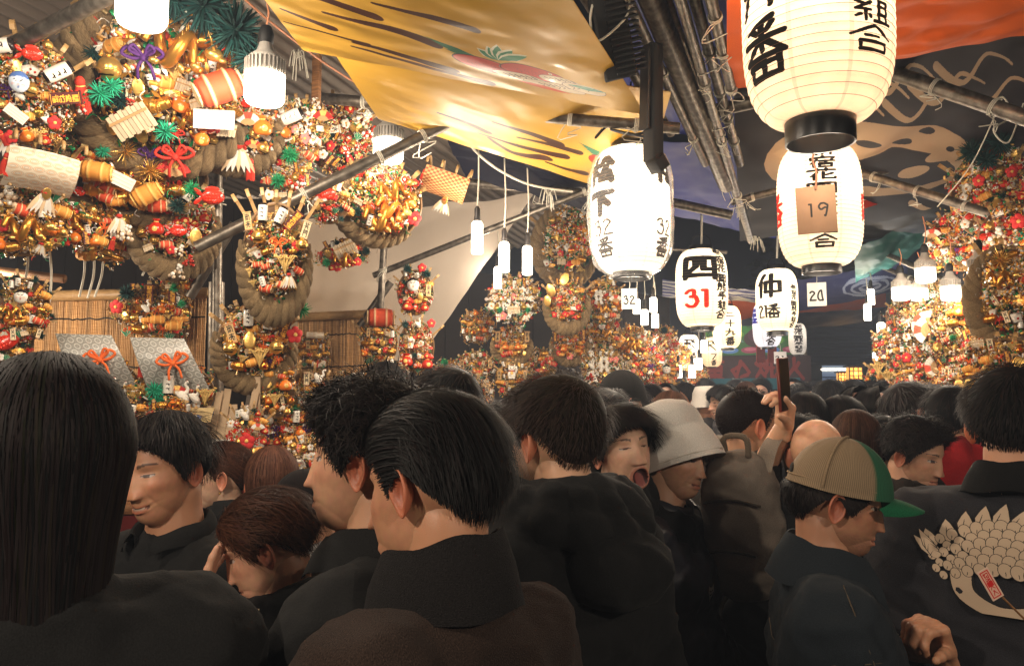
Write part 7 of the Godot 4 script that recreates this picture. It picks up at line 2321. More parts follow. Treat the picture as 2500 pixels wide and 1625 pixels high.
func middle_stall() -> void:
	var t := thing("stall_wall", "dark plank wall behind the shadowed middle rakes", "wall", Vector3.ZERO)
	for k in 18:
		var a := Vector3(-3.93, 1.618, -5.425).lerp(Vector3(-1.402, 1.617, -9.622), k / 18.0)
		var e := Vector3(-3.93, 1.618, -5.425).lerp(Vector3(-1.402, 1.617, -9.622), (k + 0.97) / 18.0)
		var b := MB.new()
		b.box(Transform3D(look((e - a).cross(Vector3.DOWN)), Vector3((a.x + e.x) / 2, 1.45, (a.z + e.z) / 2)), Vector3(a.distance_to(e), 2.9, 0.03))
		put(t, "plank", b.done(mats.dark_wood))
	var rows := [
		["pink and white blossom rake behind the three slim bulbs", Vector3(-1.611, 2.262, -4.588), 0.34, {"theme": "white", "size": 0.36, "tall": 0.85, "rim": 14, "rim_of": ["pink_blossom", "white_blossom", "red_blossom"], "rim_size": 0.5, "front": [["straw_raft", 0, -0.45, 0.5], ["pine_sprig", -0.5, -0.45, 0.25], ["pine_sprig", 0.5, -0.45, 0.25]]}],
		["gold rake with koban ovals and a rope, left of the bagged lantern", Vector3(-1.279, 2.223, -4.602), 0.27, {"theme": "gold", "rope": "low", "size": 0.38, "tall": 1.2, "front": [["gold_coin", -0.7, 0.5, 0.6, 0.4], ["gold_coin", -0.1, 0.9, 0.6, -0.3], ["gold_coin", -0.85, 0.1, 0.5, 0.2]]}],
		["rake with white feather streamers below the bagged lantern's left", Vector3(-1.119, 2.261, -4.868), 0.26, {"theme": "gold", "size": 0.4, "tall": 1.1, "front": [["paper_streamer", -0.2, 0.2, 0.7], ["white_fan", 0.6, 0.1, 0.6], ["gold_dragon", 0.1, -0.3, 0.7]]}],
		["rope rake with orange pouches, top row of the dark stall", Vector3(-1.731, 2.008, -4.889), 0.26, {"theme": "orange", "rope": "low", "size": 0.4, "tall": 0.95, "front": [["plaque0", -0.7, 0.4, 0.5], ["plaque0", 0.75, 0.4, 0.5], ["orange_pouch", -0.3, -0.1, 0.4], ["orange_pouch", 0.3, -0.1, 0.4]]}],
		["black box rake with gold bits in the dark stall", Vector3(-1.917, 1.851, -4.731), 0.25, {"theme": "gold", "size": 0.34, "rows": 3, "tall": 0.9, "front": [["plaque0", -0.7, 0.2, 0.4], ["plaque0", 0.7, 0.2, 0.4], ["rice_ears", 0.1, -0.5, 0.5]]}],
		["white cat rake in the dark stall", Vector3(-1.671, 1.779, -4.719), 0.22, {"theme": "orange", "size": 0.4, "rows": 3, "front": [["white_cat", 0.0, 0.4, 0.85], ["plaque0", -0.7, 0.2, 0.5], ["plaque0", 0.75, 0.2, 0.5], ["rice_ears", 0.1, -0.6, 0.6]]}],
		["yellow doll rake lowest in the dark stall", Vector3(-1.852, 1.676, -4.558), 0.24, {"theme": "orange", "size": 0.36, "rows": 3, "tall": 0.9, "front": [["gold_pouch", 0.0, 0.3, 0.6], ["plaque0", -0.6, 0.4, 0.45, 0.2], ["plaque0", 0.6, 0.4, 0.45, -0.2], ["rice_bale", -0.4, -0.4, 0.4], ["rice_bale", 0.3, -0.4, 0.4]]}],
		["dim red and green rake at the dark stall's left corner", Vector3(-2.173, 1.817, -4.857), 0.2, {"theme": "red", "size": 0.4, "rows": 3, "front": [["pine_sprig", -0.2, 0.8, 0.6], ["rice_ears", 0.4, -0.3, 0.6]]}],
		["dim brown rake behind the mesh sheet's slanting edge", Vector3(-2.051, 2.149, -5.082), 0.24, {"theme": "orange", "size": 0.45, "rows": 3}],
		["rope rake with dark signboards under the gold koban rake", Vector3(-1.428, 2.023, -5.207), 0.26, {"theme": "orange", "rope": "low", "size": 0.36, "front": [["plaque1", -0.75, 0.4, 0.5], ["plaque1", 0.7, 0.5, 0.5], ["orange_pouch", -0.3, -0.2, 0.4], ["pink_blossom", 0.0, -0.6, 0.4]]}],
		["gold rake with a white cat head above the crop-haired man", Vector3(-1.221, 2.096, -5.274), 0.26, {"theme": "gold", "size": 0.36, "front": [["white_mask", 0.0, 0.4, 0.4], ["gold_dragon", 0.3, 0.0, 0.6]]}],
		["yellow cylinder rake tilted below the number 32 card", Vector3(-1.122, 2.053, -5.739), 0.24, {"theme": "gold", "size": 0.42, "tall": 1.2, "roll": -0.4, "front": [["rice_bale", -0.7, -0.1, 0.8, 1.2], ["white_fan", 0.5, 0.5, 0.6], ["gold_dragon", 0.1, 0, 0.8]]}],
		["white tassel rake behind the crop-haired man's crown", Vector3(-1.195, 1.855, -5.093), 0.26, {"theme": "white", "size": 0.4, "front": [["paper_streamer", 0.2, 0.2, 0.8], ["crane", -0.4, 0.2, 0.6], ["red_berries", -0.5, -0.4, 0.4]]}],
		["colourful paper bundle rake right of the crop-haired man", Vector3(-1.162, 1.798, -5.536), 0.26, {"theme": "white", "size": 0.4, "front": [["white_beads", -0.3, 0.2, 0.8], ["red_blossom", 0.4, -0.2, 0.6]]}],
		["rake with green leaves and purple bow by the far bulb cluster", Vector3(-1.128, 1.995, -6.382), 0.3, {"theme": "mixed", "size": 0.4, "tall": 1.2, "front": [["dark_sprig", -0.4, 0.5, 0.5], ["purple_bow", 0.3, -0.4, 0.4]]}],
		["rake with a white face at the far stall post", Vector3(-1.09, 1.926, -7.254), 0.24, {"theme": "orange", "size": 0.42, "front": [["white_mask", 0.0, 0.1, 0.7]]}],
		["gold star rake low at the far stall post", Vector3(-1.047, 1.749, -7.073), 0.2, {"theme": "gold", "size": 0.45, "front": [["gold_burst", 0.0, 0.2, 0.9]]}],
		["far rake with orange figures under the number 28 lantern", Vector3(-1.112, 2.101, -8.294), 0.26, {"theme": "orange", "size": 0.4}],
		["dim rope bundle rake hanging behind the bagged lantern", Vector3(-1.475, 2.728, -5.337), 0.45, {"theme": "gold", "rope": "left", "size": 0.34, "tall": 1.2}],
		["white cat doll rake beside the beanie wearer", Vector3(-0.965, 1.645, -4.981), 0.2, {"theme": "white", "size": 0.45, "front": [["white_cat", 0.1, 0.1, 1.0]]}],
		["dim gold rake right of the white cat rake", Vector3(-1.624, 1.879, -5.152), 0.24, {"theme": "gold", "size": 0.4, "front": [["red_berries", 0.3, 0.3, 0.4]]}],
		["small pine and red rake left edge of the far bulbs", Vector3(-1.13, 2.212, -7.425), 0.26, {"theme": "red", "size": 0.4, "front": [["dark_sprig", 0, 0.7, 0.6]]}],
		["far red rake stacked above the phone raising man's left", Vector3(-1.087, 1.742, -6.633), 0.24, {"theme": "red", "size": 0.4}],
		["orange rake at the far stall beyond the green mural's corner", Vector3(-1.115, 1.926, -9.801), 0.28, {"theme": "orange", "size": 0.4}],
	]
	var k := 0
	for q in rows:
		rake(q[0], q[1], q[2], q[3], 200 + k)
		k += 1

func right_stall() -> void:
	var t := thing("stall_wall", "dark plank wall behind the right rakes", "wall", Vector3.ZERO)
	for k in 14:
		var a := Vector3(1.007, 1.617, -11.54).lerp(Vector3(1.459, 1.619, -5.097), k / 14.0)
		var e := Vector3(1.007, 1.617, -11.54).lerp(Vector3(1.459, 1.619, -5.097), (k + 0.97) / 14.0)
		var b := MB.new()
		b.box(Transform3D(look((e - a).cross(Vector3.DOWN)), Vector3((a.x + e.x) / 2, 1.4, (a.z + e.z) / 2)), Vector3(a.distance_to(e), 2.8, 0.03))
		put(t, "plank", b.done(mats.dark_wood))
	var rows := [
		["dark pine topped rake with red flowers high at the right edge", Vector3(0.962, 2.669, -4.502), 0.4, {"theme": "red", "size": 0.34, "rows": 5, "tall": 1.2, "front": [["dark_sprig", -0.4, 0.9, 0.7], ["dark_sprig", 0.2, 1.0, 0.7], ["dark_sprig", -0.1, 0.7, 0.6], ["red_blossom", -0.3, 0.3, 0.3], ["red_blossom", 0.4, 0.4, 0.3]]}],
		["mixed gold and red rake upper right, right of the brown pipe", Vector3(0.996, 2.372, -4.222), 0.36, {"theme": "mixed", "size": 0.34, "rows": 5, "front": [["red_blossom", 0.0, 0.5, 0.4], ["white_beads", -0.5, 0.2, 0.5]]}],
		["rake with white leaves above the brightest right bulb", Vector3(0.863, 2.494, -4.803), 0.34, {"theme": "mixed", "size": 0.36, "rows": 4, "front": [["white_fan", -0.8, 0.3, 0.5], ["dark_sprig", 0.3, 0.3, 0.5], ["red_berries", 0.5, -0.4, 0.4]]}],
		["gold rope rake at the right edge beside the rightmost bulb", Vector3(0.873, 2.061, -3.782), 0.34, {"theme": "gold", "rope": "left", "size": 0.36, "rows": 5, "tall": 1.3, "front": [["gold_burst", -0.3, 0.7, 0.6], ["gold_dragon", -0.3, 0.35, 0.6]]}],
		["orange mallet rake below the two right bulbs", Vector3(0.832, 2.047, -4.408), 0.24, {"theme": "orange", "size": 0.45, "rows": 3, "front": [["mallet", 0.2, 0.1, 0.8], ["orange_pouch", -0.5, 0.3, 0.6], ["dark_sprig", 0.6, -0.6, 0.6]]}],
		["rake with a large white paper fan of rounded leaves", Vector3(0.729, 2.041, -5.011), 0.3, {"theme": "white", "size": 0.38, "rows": 3, "front": [["white_fan", -0.3, 0.3, 0.9, 0.9], ["white_fan", -0.3, 0.0, 0.9, 1.5], ["paper_roll", 0.35, -0.05, 0.7, -0.6]]}],
		["crane and red flower rake right of the paper fan rake", Vector3(0.837, 1.964, -4.844), 0.3, {"theme": "red", "size": 0.38, "rows": 4, "front": [["crane", 0.1, 0.7, 0.5], ["red_blossom", 0.3, -0.2, 0.5], ["pine_sprig", -0.2, 0.1, 0.3], ["mixed_berries", 0.4, -0.5, 0.5]]}],
		["wooden slat rake high right, grey boards fanned out", Vector3(0.91, 1.889, -4.131), 0.3, {"theme": "white", "size": 0.4, "rows": 4, "front": [["straw_raft", 0.2, 0.5, 0.9, -0.5], ["white_board", -0.1, -0.1, 0.6]]}],
		["gold and orange bell rake at the right edge above the happi man", Vector3(0.78, 1.744, -3.566), 0.34, {"theme": "orange", "size": 0.34, "rows": 4, "tall": 0.8, "front": [["gold_bell", -0.4, 0.1, 0.3], ["gold_coin", 0.2, 0.2, 0.4], ["red_bow", 0.7, 0.3, 0.4]]}],
		["red heart shaped flower rake with green leaves, right stall middle", Vector3(0.864, 1.817, -4.441), 0.22, {"theme": "red", "size": 0.45, "rows": 3, "front": [["red_pouch", -0.3, -0.1, 0.7], ["red_pouch", 0.3, -0.1, 0.7], ["teal_sprig", -0.3, 0.5, 0.4]]}],
		["blue wave tail rake with red pouch, below the paper fan rake", Vector3(0.768, 1.811, -5.047), 0.26, {"theme": "red", "size": 0.4, "rows": 3, "tall": 1.1, "front": [["white_fan", -0.3, 0.1, 0.9, 1.7], ["orange_pouch", 0.1, 0.1, 0.4]]}],
		["orange bundle rake left of the blue wave tail rake", Vector3(0.715, 1.86, -5.556), 0.26, {"theme": "orange", "size": 0.4, "rows": 4, "front": [["red_blossom", -0.4, 0.4, 0.5]]}],
		["red and orange flower rake above the bluish lamps' right", Vector3(0.727, 2.211, -5.953), 0.28, {"theme": "red", "size": 0.4, "rows": 3, "front": [["orange_pouch", 0.2, -0.2, 0.5]]}],
		["dark brown rake at the far corner of the right stall", Vector3(0.741, 2.098, -7.034), 0.3, {"theme": "mixed", "size": 0.4, "rows": 4, "front": [["white_beads", 0.2, 0.4, 0.5]]}],
		["brown straw rake low at the right stall's far corner", Vector3(0.701, 1.824, -7.045), 0.34, {"theme": "gold", "size": 0.4, "rows": 4, "front": [["rice_ears", 0.0, 0.0, 0.9], ["rice_ears", -0.4, 0.4, 0.8]]}],
		["red lantern rake behind the parka wearer", Vector3(0.618, 1.68, -5.112), 0.24, {"theme": "red", "size": 0.42, "rows": 3, "front": [["red_barrel", -0.1, 0.2, 0.6, 1.5]]}],
		["green plant and berry rake low in the right stall", Vector3(0.741, 1.694, -4.516), 0.22, {"theme": "mixed", "size": 0.45, "rows": 3, "front": [["dark_sprig", 0.1, 0.2, 0.8], ["mixed_berries", -0.1, 0.5, 0.4]]}],
		["gold coin tray rake just over the happi man's hair", Vector3(0.72, 1.681, -3.764), 0.3, {"theme": "gold", "size": 0.36, "rows": 2, "tall": 0.45, "front": [["gold_coin", -0.5, 0.2, 0.4], ["gold_coin", 0.3, 0.3, 0.4], ["red_pouch", 0.0, 0.2, 0.4]]}],
		["grey feather charm rake between the paper fan and the post", Vector3(0.841, 2.261, -5.562), 0.26, {"theme": "white", "size": 0.42, "rows": 3}],
		["rake of dark leaves and small red fruit far right middle", Vector3(1.019, 2.294, -4.77), 0.26, {"theme": "mixed", "size": 0.42, "rows": 4, "front": [["dark_sprig", -0.3, -0.6, 0.7], ["red_berries", 0.2, 0.3, 0.5]]}],
		["pale straw rope rake under the far right dark pine", Vector3(0.906, 2.122, -4.533), 0.26, {"theme": "white", "rope": "low", "size": 0.4, "rows": 3}],
	]
	var k := 0
	for q in rows:
		rake(q[0], q[1], q[2], q[3], 300 + k)
		k += 1

func far_end() -> void:
	# food stall across the end of the alley
	var d := 12.5
	var im := blank(512, 160, Color(0.16, 0.4, 0.14))
	rng.seed = 9
	for k in 40:
		disc(im, rr(0, 512), rr(0, 90), rr(6, 22), Color(0.14, 0.5, 0.12) if k % 3 else Color(0.35, 0.6, 0.15))
	poly(im, PackedVector2Array([Vector2(120, 90), Vector2(170, 10), Vector2(220, 90)]), Color(0.35, 0.5, 0.5))
	poly(im, PackedVector2Array([Vector2(150, 42), Vector2(170, 10), Vector2(190, 42), Vector2(178, 36), Vector2(168, 46)]), Color(0.8, 0.85, 0.85))
	poly(im, ellipse2(280, 70, 60, 46), Color(0.22, 0.08, 0.1))
	poly(im, ellipse2(270, 50, 30, 34), Color(0.3, 0.12, 0.2))
	for k in 5:
		poly(im, ellipse2(40 + k * 105, 132, 46, 18), Color(0.3, 0.5, 0.8) if k % 2 else Color(0.6, 0.2, 0.35))
		poly(im, ellipse2(40 + k * 105, 128, 30, 10), Color(0.6, 0.75, 0.9) if k % 2 else Color(0.75, 0.4, 0.5))
	var t := thing("food_stall", "food stall with green mural banner and dark lettered sign at the alley's end", "stall", Vector3(-0.64, 1.616, -13.087) * Vector3(1, 0, 1), 0.0)
	t.rotation.y = 0.05
	var b := MB.new()
	b.box(xf(Vector3(0, 2.62, 0)), Vector3(1.5, 0.46, 0.04), Rect2(0, 0, 1, 1), Rect2(0, 0, 0.01, 0.01))
	put(t, "mural", b.done(printed("mural", im, 0.7)))
	im = blank(512, 112, Color(0.2, 0.08, 0.07))
	var words := "東の焼火"
	for k in 4:
		glyph(im, words[k], Rect2(16 + k * 122, 8, 100, 96), 9, Color(0.5, 0.13, 0.09))
	b = MB.new()
	b.box(xf(Vector3(0.04, 2.17, 0.05)), Vector3(1.66, 0.4, 0.04), Rect2(0, 0, 1, 1), Rect2(0, 0, 0.01, 0.01))
	put(t, "sign", b.done(printed("stall_sign", im, 0.8)))
	b = MB.new()
	for k in 12:
		b.box(xf(Vector3(-0.62 + k * 0.115, 1.94, 0.1), Vector3(0, 0.1 * (-1) ** k, 0)), Vector3(0.12, 0.17, 0.012))
	put(t, "valance", b.done(mat("teal_cloth", Color(0.08, 0.36, 0.42), 0.8)))
	for s in [-1.0, 1.0]:
		b = MB.new()
		b.rod(Vector3(s * 0.8, 0, 0), Vector3(s * 0.8, 2.8, 0), 0.025)
		put(t, "post", b.done(mats.steel))
	b = MB.new()
	b.box(xf(Vector3(0, 0.5, 0.1)), Vector3(1.6, 1.0, 0.5))
	put(t, "counter", b.done(mats.dark_wood))
	b = MB.new()
	b.box(xf(Vector3(0, 1.4, -1.0)), Vector3(1.7, 2.8, 0.05))
	put(t, "back_wall", b.done(mats.dark_wood))
	# striped streamers
	for q in [["red and white striped banner beside the green mural, left one", Vector3(-0.439, 2.395, -11.487)], ["red and white striped banner beside the green mural, right one", Vector3(-0.289, 2.395, -11.54)]]:
		b = MB.new()
		b.box(xf(q[1], Vector3(0, 0.3, 0)), Vector3(0.12, 0.4, 0.01))
		tag(put(self, "striped_banner", b.done(mat("striped", Color(0.6, 0.2, 0.15), 0.8))), q[0], "banner")
	# dark shrine hall beyond, with its eaves
	t = thing("shrine_hall", "dark tiled-roof hall behind the far crowd", "building", Vector3(0.94, 1.615, -18.44) * Vector3(1, 0, 1), 0.2)
	b = MB.new()
	b.box(xf(Vector3(0.2, 1.3, 0)), Vector3(4.2, 2.6, 1.0))
	put(t, "wall", b.done(mats.dark_wood))
	b = MB.new()
	for k in 12:
		b.box(xf(Vector3(0.2, 3.3 - k * 0.075, 0.1 + k * 0.09), Vector3(0.6, 0, 0)), Vector3(4.0 + k * 0.08, 0.05, 0.14))
	put(t, "roof", b.done(mat("roof_tile", Color(0.14, 0.12, 0.11), 0.7)))
	b = MB.new()
	b.box(xf(Vector3(-0.25, 2.05, 0.53)), Vector3(0.55, 0.75, 0.03))
	put(t, "window", b.done(mat("lit_window", Color(0.55, 0.6, 0.65), 0.4)))
	mats.lit_window.emission_enabled = true
	mats.lit_window.emission = Color(0.62, 0.75, 0.95)
	mats.lit_window.emission_energy_multiplier = 0.16
	for k in 2:
		b = MB.new()
		b.box(xf(Vector3(-0.25, 2.34 - k * 0.7, 0.56)), Vector3(0.6, 0.035, 0.03))
		put(t, "strip_light", b.done(mats.glow))
	for k in 2:
		b = MB.new()
		b.box(xf(Vector3(-0.25, 2.18 - k * 0.22, 0.552)), Vector3(0.56, 0.02, 0.02))
		put(t, "glazing_bar", b.done(mats.black_matte))
	for q in [["glowing lattice lantern beside the dark hall, larger right one", Vector3(0.905, 2.117, -14.119), 0.2], ["glowing lattice lantern beside the dark hall, smaller left one", Vector3(0.745, 2.082, -14.705), 0.14]]:
		var g := thing("lattice_lantern", q[0], "lantern", q[1], 0.2)
		b = MB.new()
		b.box(xf(Vector3.ZERO), Vector3(q[2], q[2], q[2]))
		var lm := mat("lattice_glow", Color(0.9, 0.6, 0.3), 0.8)
		lm.emission_enabled = true
		lm.emission = Color(1.0, 0.72, 0.36)
		lm.emission_energy_multiplier = 0.9
		put(g, "paper", b.done(lm))
		for k in 4:
			b = MB.new()
			b.box(xf(Vector3((k - 1.5) * q[2] / 3, 0, q[2] * 0.52)), Vector3(0.014, q[2] * 1.05, 0.012))
			put(g, "lattice_bar", b.done(mats.dark_wood))
			b = MB.new()
			b.box(xf(Vector3(0, (k - 1.5) * q[2] / 3, q[2] * 0.535)), Vector3(q[2] * 1.05, 0.014, 0.012))
			put(g, "lattice_bar", b.done(mats.dark_wood))
		b = MB.new()
		b.box(xf(Vector3(0, q[2] * 0.6, 0)), Vector3(q[2] * 1.35, q[2] * 0.12, q[2] * 1.35))
		put(g, "lid", b.done(mats.dark_wood))
		b = MB.new()
		b.rod(Vector3(0, -q[2] * 0.5, 0), Vector3(0, -q[1].y, 0), 0.04)
		put(g, "post", b.done(mats.dark_wood))
		lamp_light(g, Vector3(0, 0, q[2] * 0.7), 0.08, 0.05, Color(1.0, 0.75, 0.45))
	# dark cedar behind the hall
	rng.seed = 15
	t = thing("dark_tree", "dark leafy tree standing behind the shrine hall", "tree", Vector3(0.498, 1.614, -21.478) * Vector3(1, 0, 1))
	b = MB.new()
	b.col = Color(0.06, 0.045, 0.035)
	b.tube(PackedVector3Array([Vector3.ZERO, Vector3(0.1, 2.5, 0), Vector3(0, 5, 0)]), [0.25, 0.18, 0.08], 8)
	put(t, "trunk", b.done(mats.matte))
	b = MB.new()
	for k in 1500:
		var o := Vector3(rr(-1, 1), rr(-1, 1), rr(-1, 1))
		if o.length() > 1: continue
		o = o * Vector3(1.8, 2.2, 1.6) + Vector3(0, 4.6, 0)
		b.col = Color(0.02, 0.035, 0.018) * rr(0.5, 1.5)
		var bs := Basis.from_euler(Vector3(rr(-3, 3), rr(-3, 3), 0))
		b.quad(o, o + bs * Vector3(0.18, 0, 0), o + bs * Vector3(0.2, 0.14, 0.04), o + bs * Vector3(0, 0.14, 0))
	put(t, "crown", b.done(mats.matte))

func cap_dome(col_back: Color, col_front: Color, r: Vector3, low: float, split: float) -> MB:    # crown of a cap in head coordinates
	var b := MB.new()
	var p := PackedVector3Array()
	var cs := PackedColorArray()
	for j in 20:
		for i in 60:
			var az := TAU * i / 60 - PI
			var el := lerpf(low, PI / 2, j / 19.0)
			var d := dir(az, el)
			var seam := 1.0 - 0.012 * (1.0 - smoothstep(0.0, 0.06, absf(fmod(absf(az) + 0.001, PI / 3) - PI / 6)))
			p.append(d * (Vector3(d.x * r.x, d.y * r.y, d.z * r.z).length()) * seam)
			var c := col_front if absf(az) < split else col_back
			if j < 2 and absf(az) >= split: c = col_back * 1.12
			cs.append(c)
	b.sheet(60, 20, p, true, cs)
	return b

func visor(col: Color, reach: float, y: float, z: float, dip: float, half := 0.085) -> MB:
	var b := MB.new()
	b.col = col
	for s in 2:
		var p := PackedVector3Array()
		for j in 9:
			for i in 17:
				var u := i / 16.0 * 2 - 1
				var v := j / 8.0
				var edge := sqrt(maxf(1.0 - u * u * 0.96, 0.0))
				var w := half * (1.0 - 0.1 * v)
				p.append(Vector3(u * w, y - dip * v * v - 0.022 * u * u - s * 0.003, z * (0.35 + 0.65 * sqrt(1.0 - 0.72 * u * u)) + reach * v * edge))
		b.sheet(17, 9, p)
	return b

func near_people() -> void:
	var brown := Color(0.045, 0.017, 0.009)
	var dark := Color(0.01, 0.0075, 0.007)
	var black := Color(0.02, 0.0198, 0.022)
	var t: Node3D
	var hx: Transform3D
	# 1 long dark hair at the left edge
	person("person with long dark hair seen from behind at the left edge, nearest", Vector3(-0.89, 1.538, -0.758), 4.0, {"hair": dark, "style": "falling", "open": 0.75, "length": 0.37, "top": 0.032, "flare": 0.0, "tuck": 0.2, "strands": 5200, "pad": 0.012, "cloth": black, "collar": 0.0, "wide": 1.08})
	# 2 smiling man
	person("smiling man with swept dark hair facing left in a black jacket", Vector3(-1.306, 1.477, -1.415), 132.0, {"head": Vector3(0.0, 0.16, 0.06), "hair": dark, "style": "crop", "top": 0.036, "side": 0.018, "length": 0.08, "lift": 0.22, "smile": 1.0, "eye": 0.0026, "collar": 0.0, "lapel": [0.035, 0.03, 0.012, 0.45], "cloth": black})
	# 3 bun
	t = person("woman with brown hair tied in a low bun and a small earring", Vector3(-1.704, 1.394, -2.081), 84.0, {"head": Vector3(0.1, -0.05, 0), "skin": Color(0.66, 0.4, 0.27), "hair": brown, "style": "tied", "top": 0.016, "side": 0.01, "back": 0.014, "length": 0.1, "lift": 0.02, "messy": 0.05, "jaw": 0.93, "neck": 0.88, "wide": 0.9, "hood": 0.8, "cloth": black, "strands": 1800, "cell": 0.018})
	hx = t.get_meta("head_at")
	var b := MB.new()
	b.col = brown
	b.ball(Vector3(0, -0.045, -0.125), Vector3(0.04, 0.045, 0.036), 14, 10)
	for k in 40:
		b.col = brown * rr(0.7, 1.6)
		var a := rr(0, TAU)
		b.ribbon(curve([Vector3(0, -0.045, -0.125) + Vector3(sin(a) * 0.042, cos(a) * 0.046, 0.0), Vector3(0, -0.045, -0.166) + Vector3(sin(a + 1.0) * 0.03, cos(a + 1.0) * 0.03, 0.01), Vector3(0, -0.045, -0.166) + Vector3(sin(a + 2.0) * 0.012, cos(a + 2.0) * 0.012, 0.0)], 6), 0.004, Vector3(cos(a), -sin(a), 0))
	put(t, "hair_bun", b.done(mats.hair), hx)
	b = MB.new()
	b.col = PALE_GOLD
	b.ball(Vector3(0.078, -0.05, -0.002), Vector3.ONE * 0.004, 8, 6)
	b.ball(Vector3(-0.078, -0.05, -0.002), Vector3.ONE * 0.004, 8, 6)
	put(t, "earring", b.done(mats.gold), hx)
	# 4 auburn hair from behind
	person("person with smooth auburn hair seen from behind before the stand", Vector3(-1.555, 1.371, -2.135), 8.0, {"hair": Color(0.075, 0.032, 0.02), "style": "falling", "open": 0.85, "length": 0.3, "top": 0.02, "flare": 0.05, "strands": 3000, "wide": 0.88, "neck": 0.88, "cloth": black, "cell": 0.018})
	# 5 bending woman with hand to her face
	var bx := 0.14
	t = person("woman with brown ponytail bowing her head, one hand raised to her face", Vector3(-0.974, 1.352, -1.331), 82.0, {"head": Vector3(0.0, 0.42, 0.0), "lean": 0.12, "skin": Color(0.58, 0.31, 0.2), "hair": brown * 0.8, "style": "tied", "knot": Vector3(0, -0.06, -0.12), "top": 0.02, "side": 0.012, "back": 0.016, "length": 0.12, "lift": 0.03, "messy": 0.08, "jaw": 0.93, "neck": 0.88, "wide": 0.9, "cloth": black, "collar": 0.022, "collar_high": 0.03, "strands": 3200,
		"left_arm": [Vector3(0.17, 1.14, 0.14), Vector3(0.035, 1.4, 0.215)], "right_arm": [Vector3(-0.2, 1.08, 0.1), Vector3(-0.12, 1.2, 0.27)],
		"hands": [[Transform3D(Basis(Vector3(-1, 0, 0.1), Vector3(0.02, 1, -0.12), Vector3(-0.1, -0.12, -1)).orthonormalized(), Vector3(0.03, 1.425, 0.205)), -1.0, [0.1, 0.14, 0.18, 0.25, 0.2]], [Transform3D(look(Vector3(0.2, -0.4, -1)), Vector3(-0.115, 1.22, 0.28)), 1.0, [0.6, 0.7, 0.7, 0.8, 0.5]]]})
	hx = t.get_meta("head_at")
	b = MB.new()
	for k in 160:
		b.col = Color(0.1, 0.045, 0.022) * rr(0.6, 1.8)
		var o := Vector3(rr(-1, 1), rr(-1, 1), 0) * 0.016
		b.ribbon(curve([Vector3(0, -0.0, -0.115) + o * 0.6, Vector3(0, 0.005, -0.16) + o * 1.3, Vector3(0, -0.06, -0.2) + o * 1.8, Vector3(0.0, -0.16, -0.2) + o * 2.0], 8), 0.003, Vector3(1, 0, 0.3).normalized())
	put(t, "ponytail", b.done(mats.hair), hx)
	# 6 black cap behind her
	t = person("person in a plain black cap half hidden behind the bowing woman", Vector3(-1.221, 1.338, -1.831), 88.0, {"head": Vector3(0, 0.1, 0), "hair": dark, "style": "crop", "upto": 0.35, "wide": 0.92, "cloth": Color(0.45, 0.42, 0.4), "strands": 800, "cell": 0.018})
	hx = t.get_meta("head_at")
	put(t, "cap", cap_dome(Color(0.016, 0.015, 0.015), Color(0.016, 0.015, 0.015), Vector3(0.092, 0.135, 0.113), 0.32, 0.9).done(mats.cotton), hx)
	put(t, "visor", visor(Color(0.02, 0.018, 0.018), 0.075, 0.042, 0.105, 0.02).done(mats.cotton), hx)
	# 7 curly man
	person("man with curly dark hair looking left, black jacket, bare jaw lit", Vector3(-0.669, 1.526, -1.178), 68.0, {"head": Vector3(0.1, -0.02, 0.0), "hair": dark, "style": "curly", "top": 0.042, "side": 0.016, "back": 0.022, "length": 0.06, "lift": 0.3, "messy": 0.42, "skin": Color(0.58, 0.31, 0.19), "cloth": black, "collar": 0.0, "lapel": [0.055, 0.05, 0.03, 0.4], "pad": 0.012, "strands": 4200})
	# 8 man in the middle with a wool coat
	person("man with slicked black hair and grey wool coat in the centre foreground", Vector3(-0.478, 1.506, -1.013), 50.0, {"head": Vector3(0.12, 0.2, 0.1), "hair": Color(0.012, 0.011, 0.011), "style": "slick", "top": 0.032, "side": 0.01, "back": 0.02, "length": 0.085, "lift": 0.04, "messy": 0.1, "cloth": Color(0.085, 0.062, 0.052), "fabric": "wool", "collar": 0.0, "lapel": [0.08, 0.1, 0.022, 0.5], "collar_color": Color(0.03, 0.029, 0.033), "pad": 0.016, "strands": 6500, "width": 0.0012})
	# 9 man drinking
	person("man with short black hair drinking from a clear cup behind the centre man", Vector3(-0.689, 1.498, -1.738), -62.0, {"head": Vector3(0, 0.05, 0), "hair": dark, "style": "crop", "top": 0.026, "side": 0.008, "length": 0.05, "lift": 0.5, "cloth": black, "cell": 0.018,
		"right_arm": [Vector3(-0.2, 1.12, 0.14), Vector3(-0.06, 1.36, 0.2)], "hands": [[Transform3D(look(Vector3(0.4, 0, -1)), Vector3(-0.055, 1.38, 0.2)), 1.0, [0.5, 0.6, 0.6, 0.7, 0.6]]]})
	t = thing("plastic_cup", "clear plastic cup raised to the drinking man's mouth", "cup", Vector3(-0.59, 1.437, -1.672))
	b = MB.new()
	b.lathe(xf(Vector3.ZERO, Vector3(0.5, 0, 0.3)), [Vector2(0, -0.05), Vector2(0.028, -0.05), Vector2(0.038, 0.05), Vector2(0.0365, 0.05), Vector2(0.0265, -0.047), Vector2(0, -0.047)], 20)
	var clear := mat("cup_plastic", Color(1, 1, 1, 0.15), 0.08)
	clear.transparency = BaseMaterial3D.TRANSPARENCY_ALPHA
	put(t, "cup", b.done(clear))
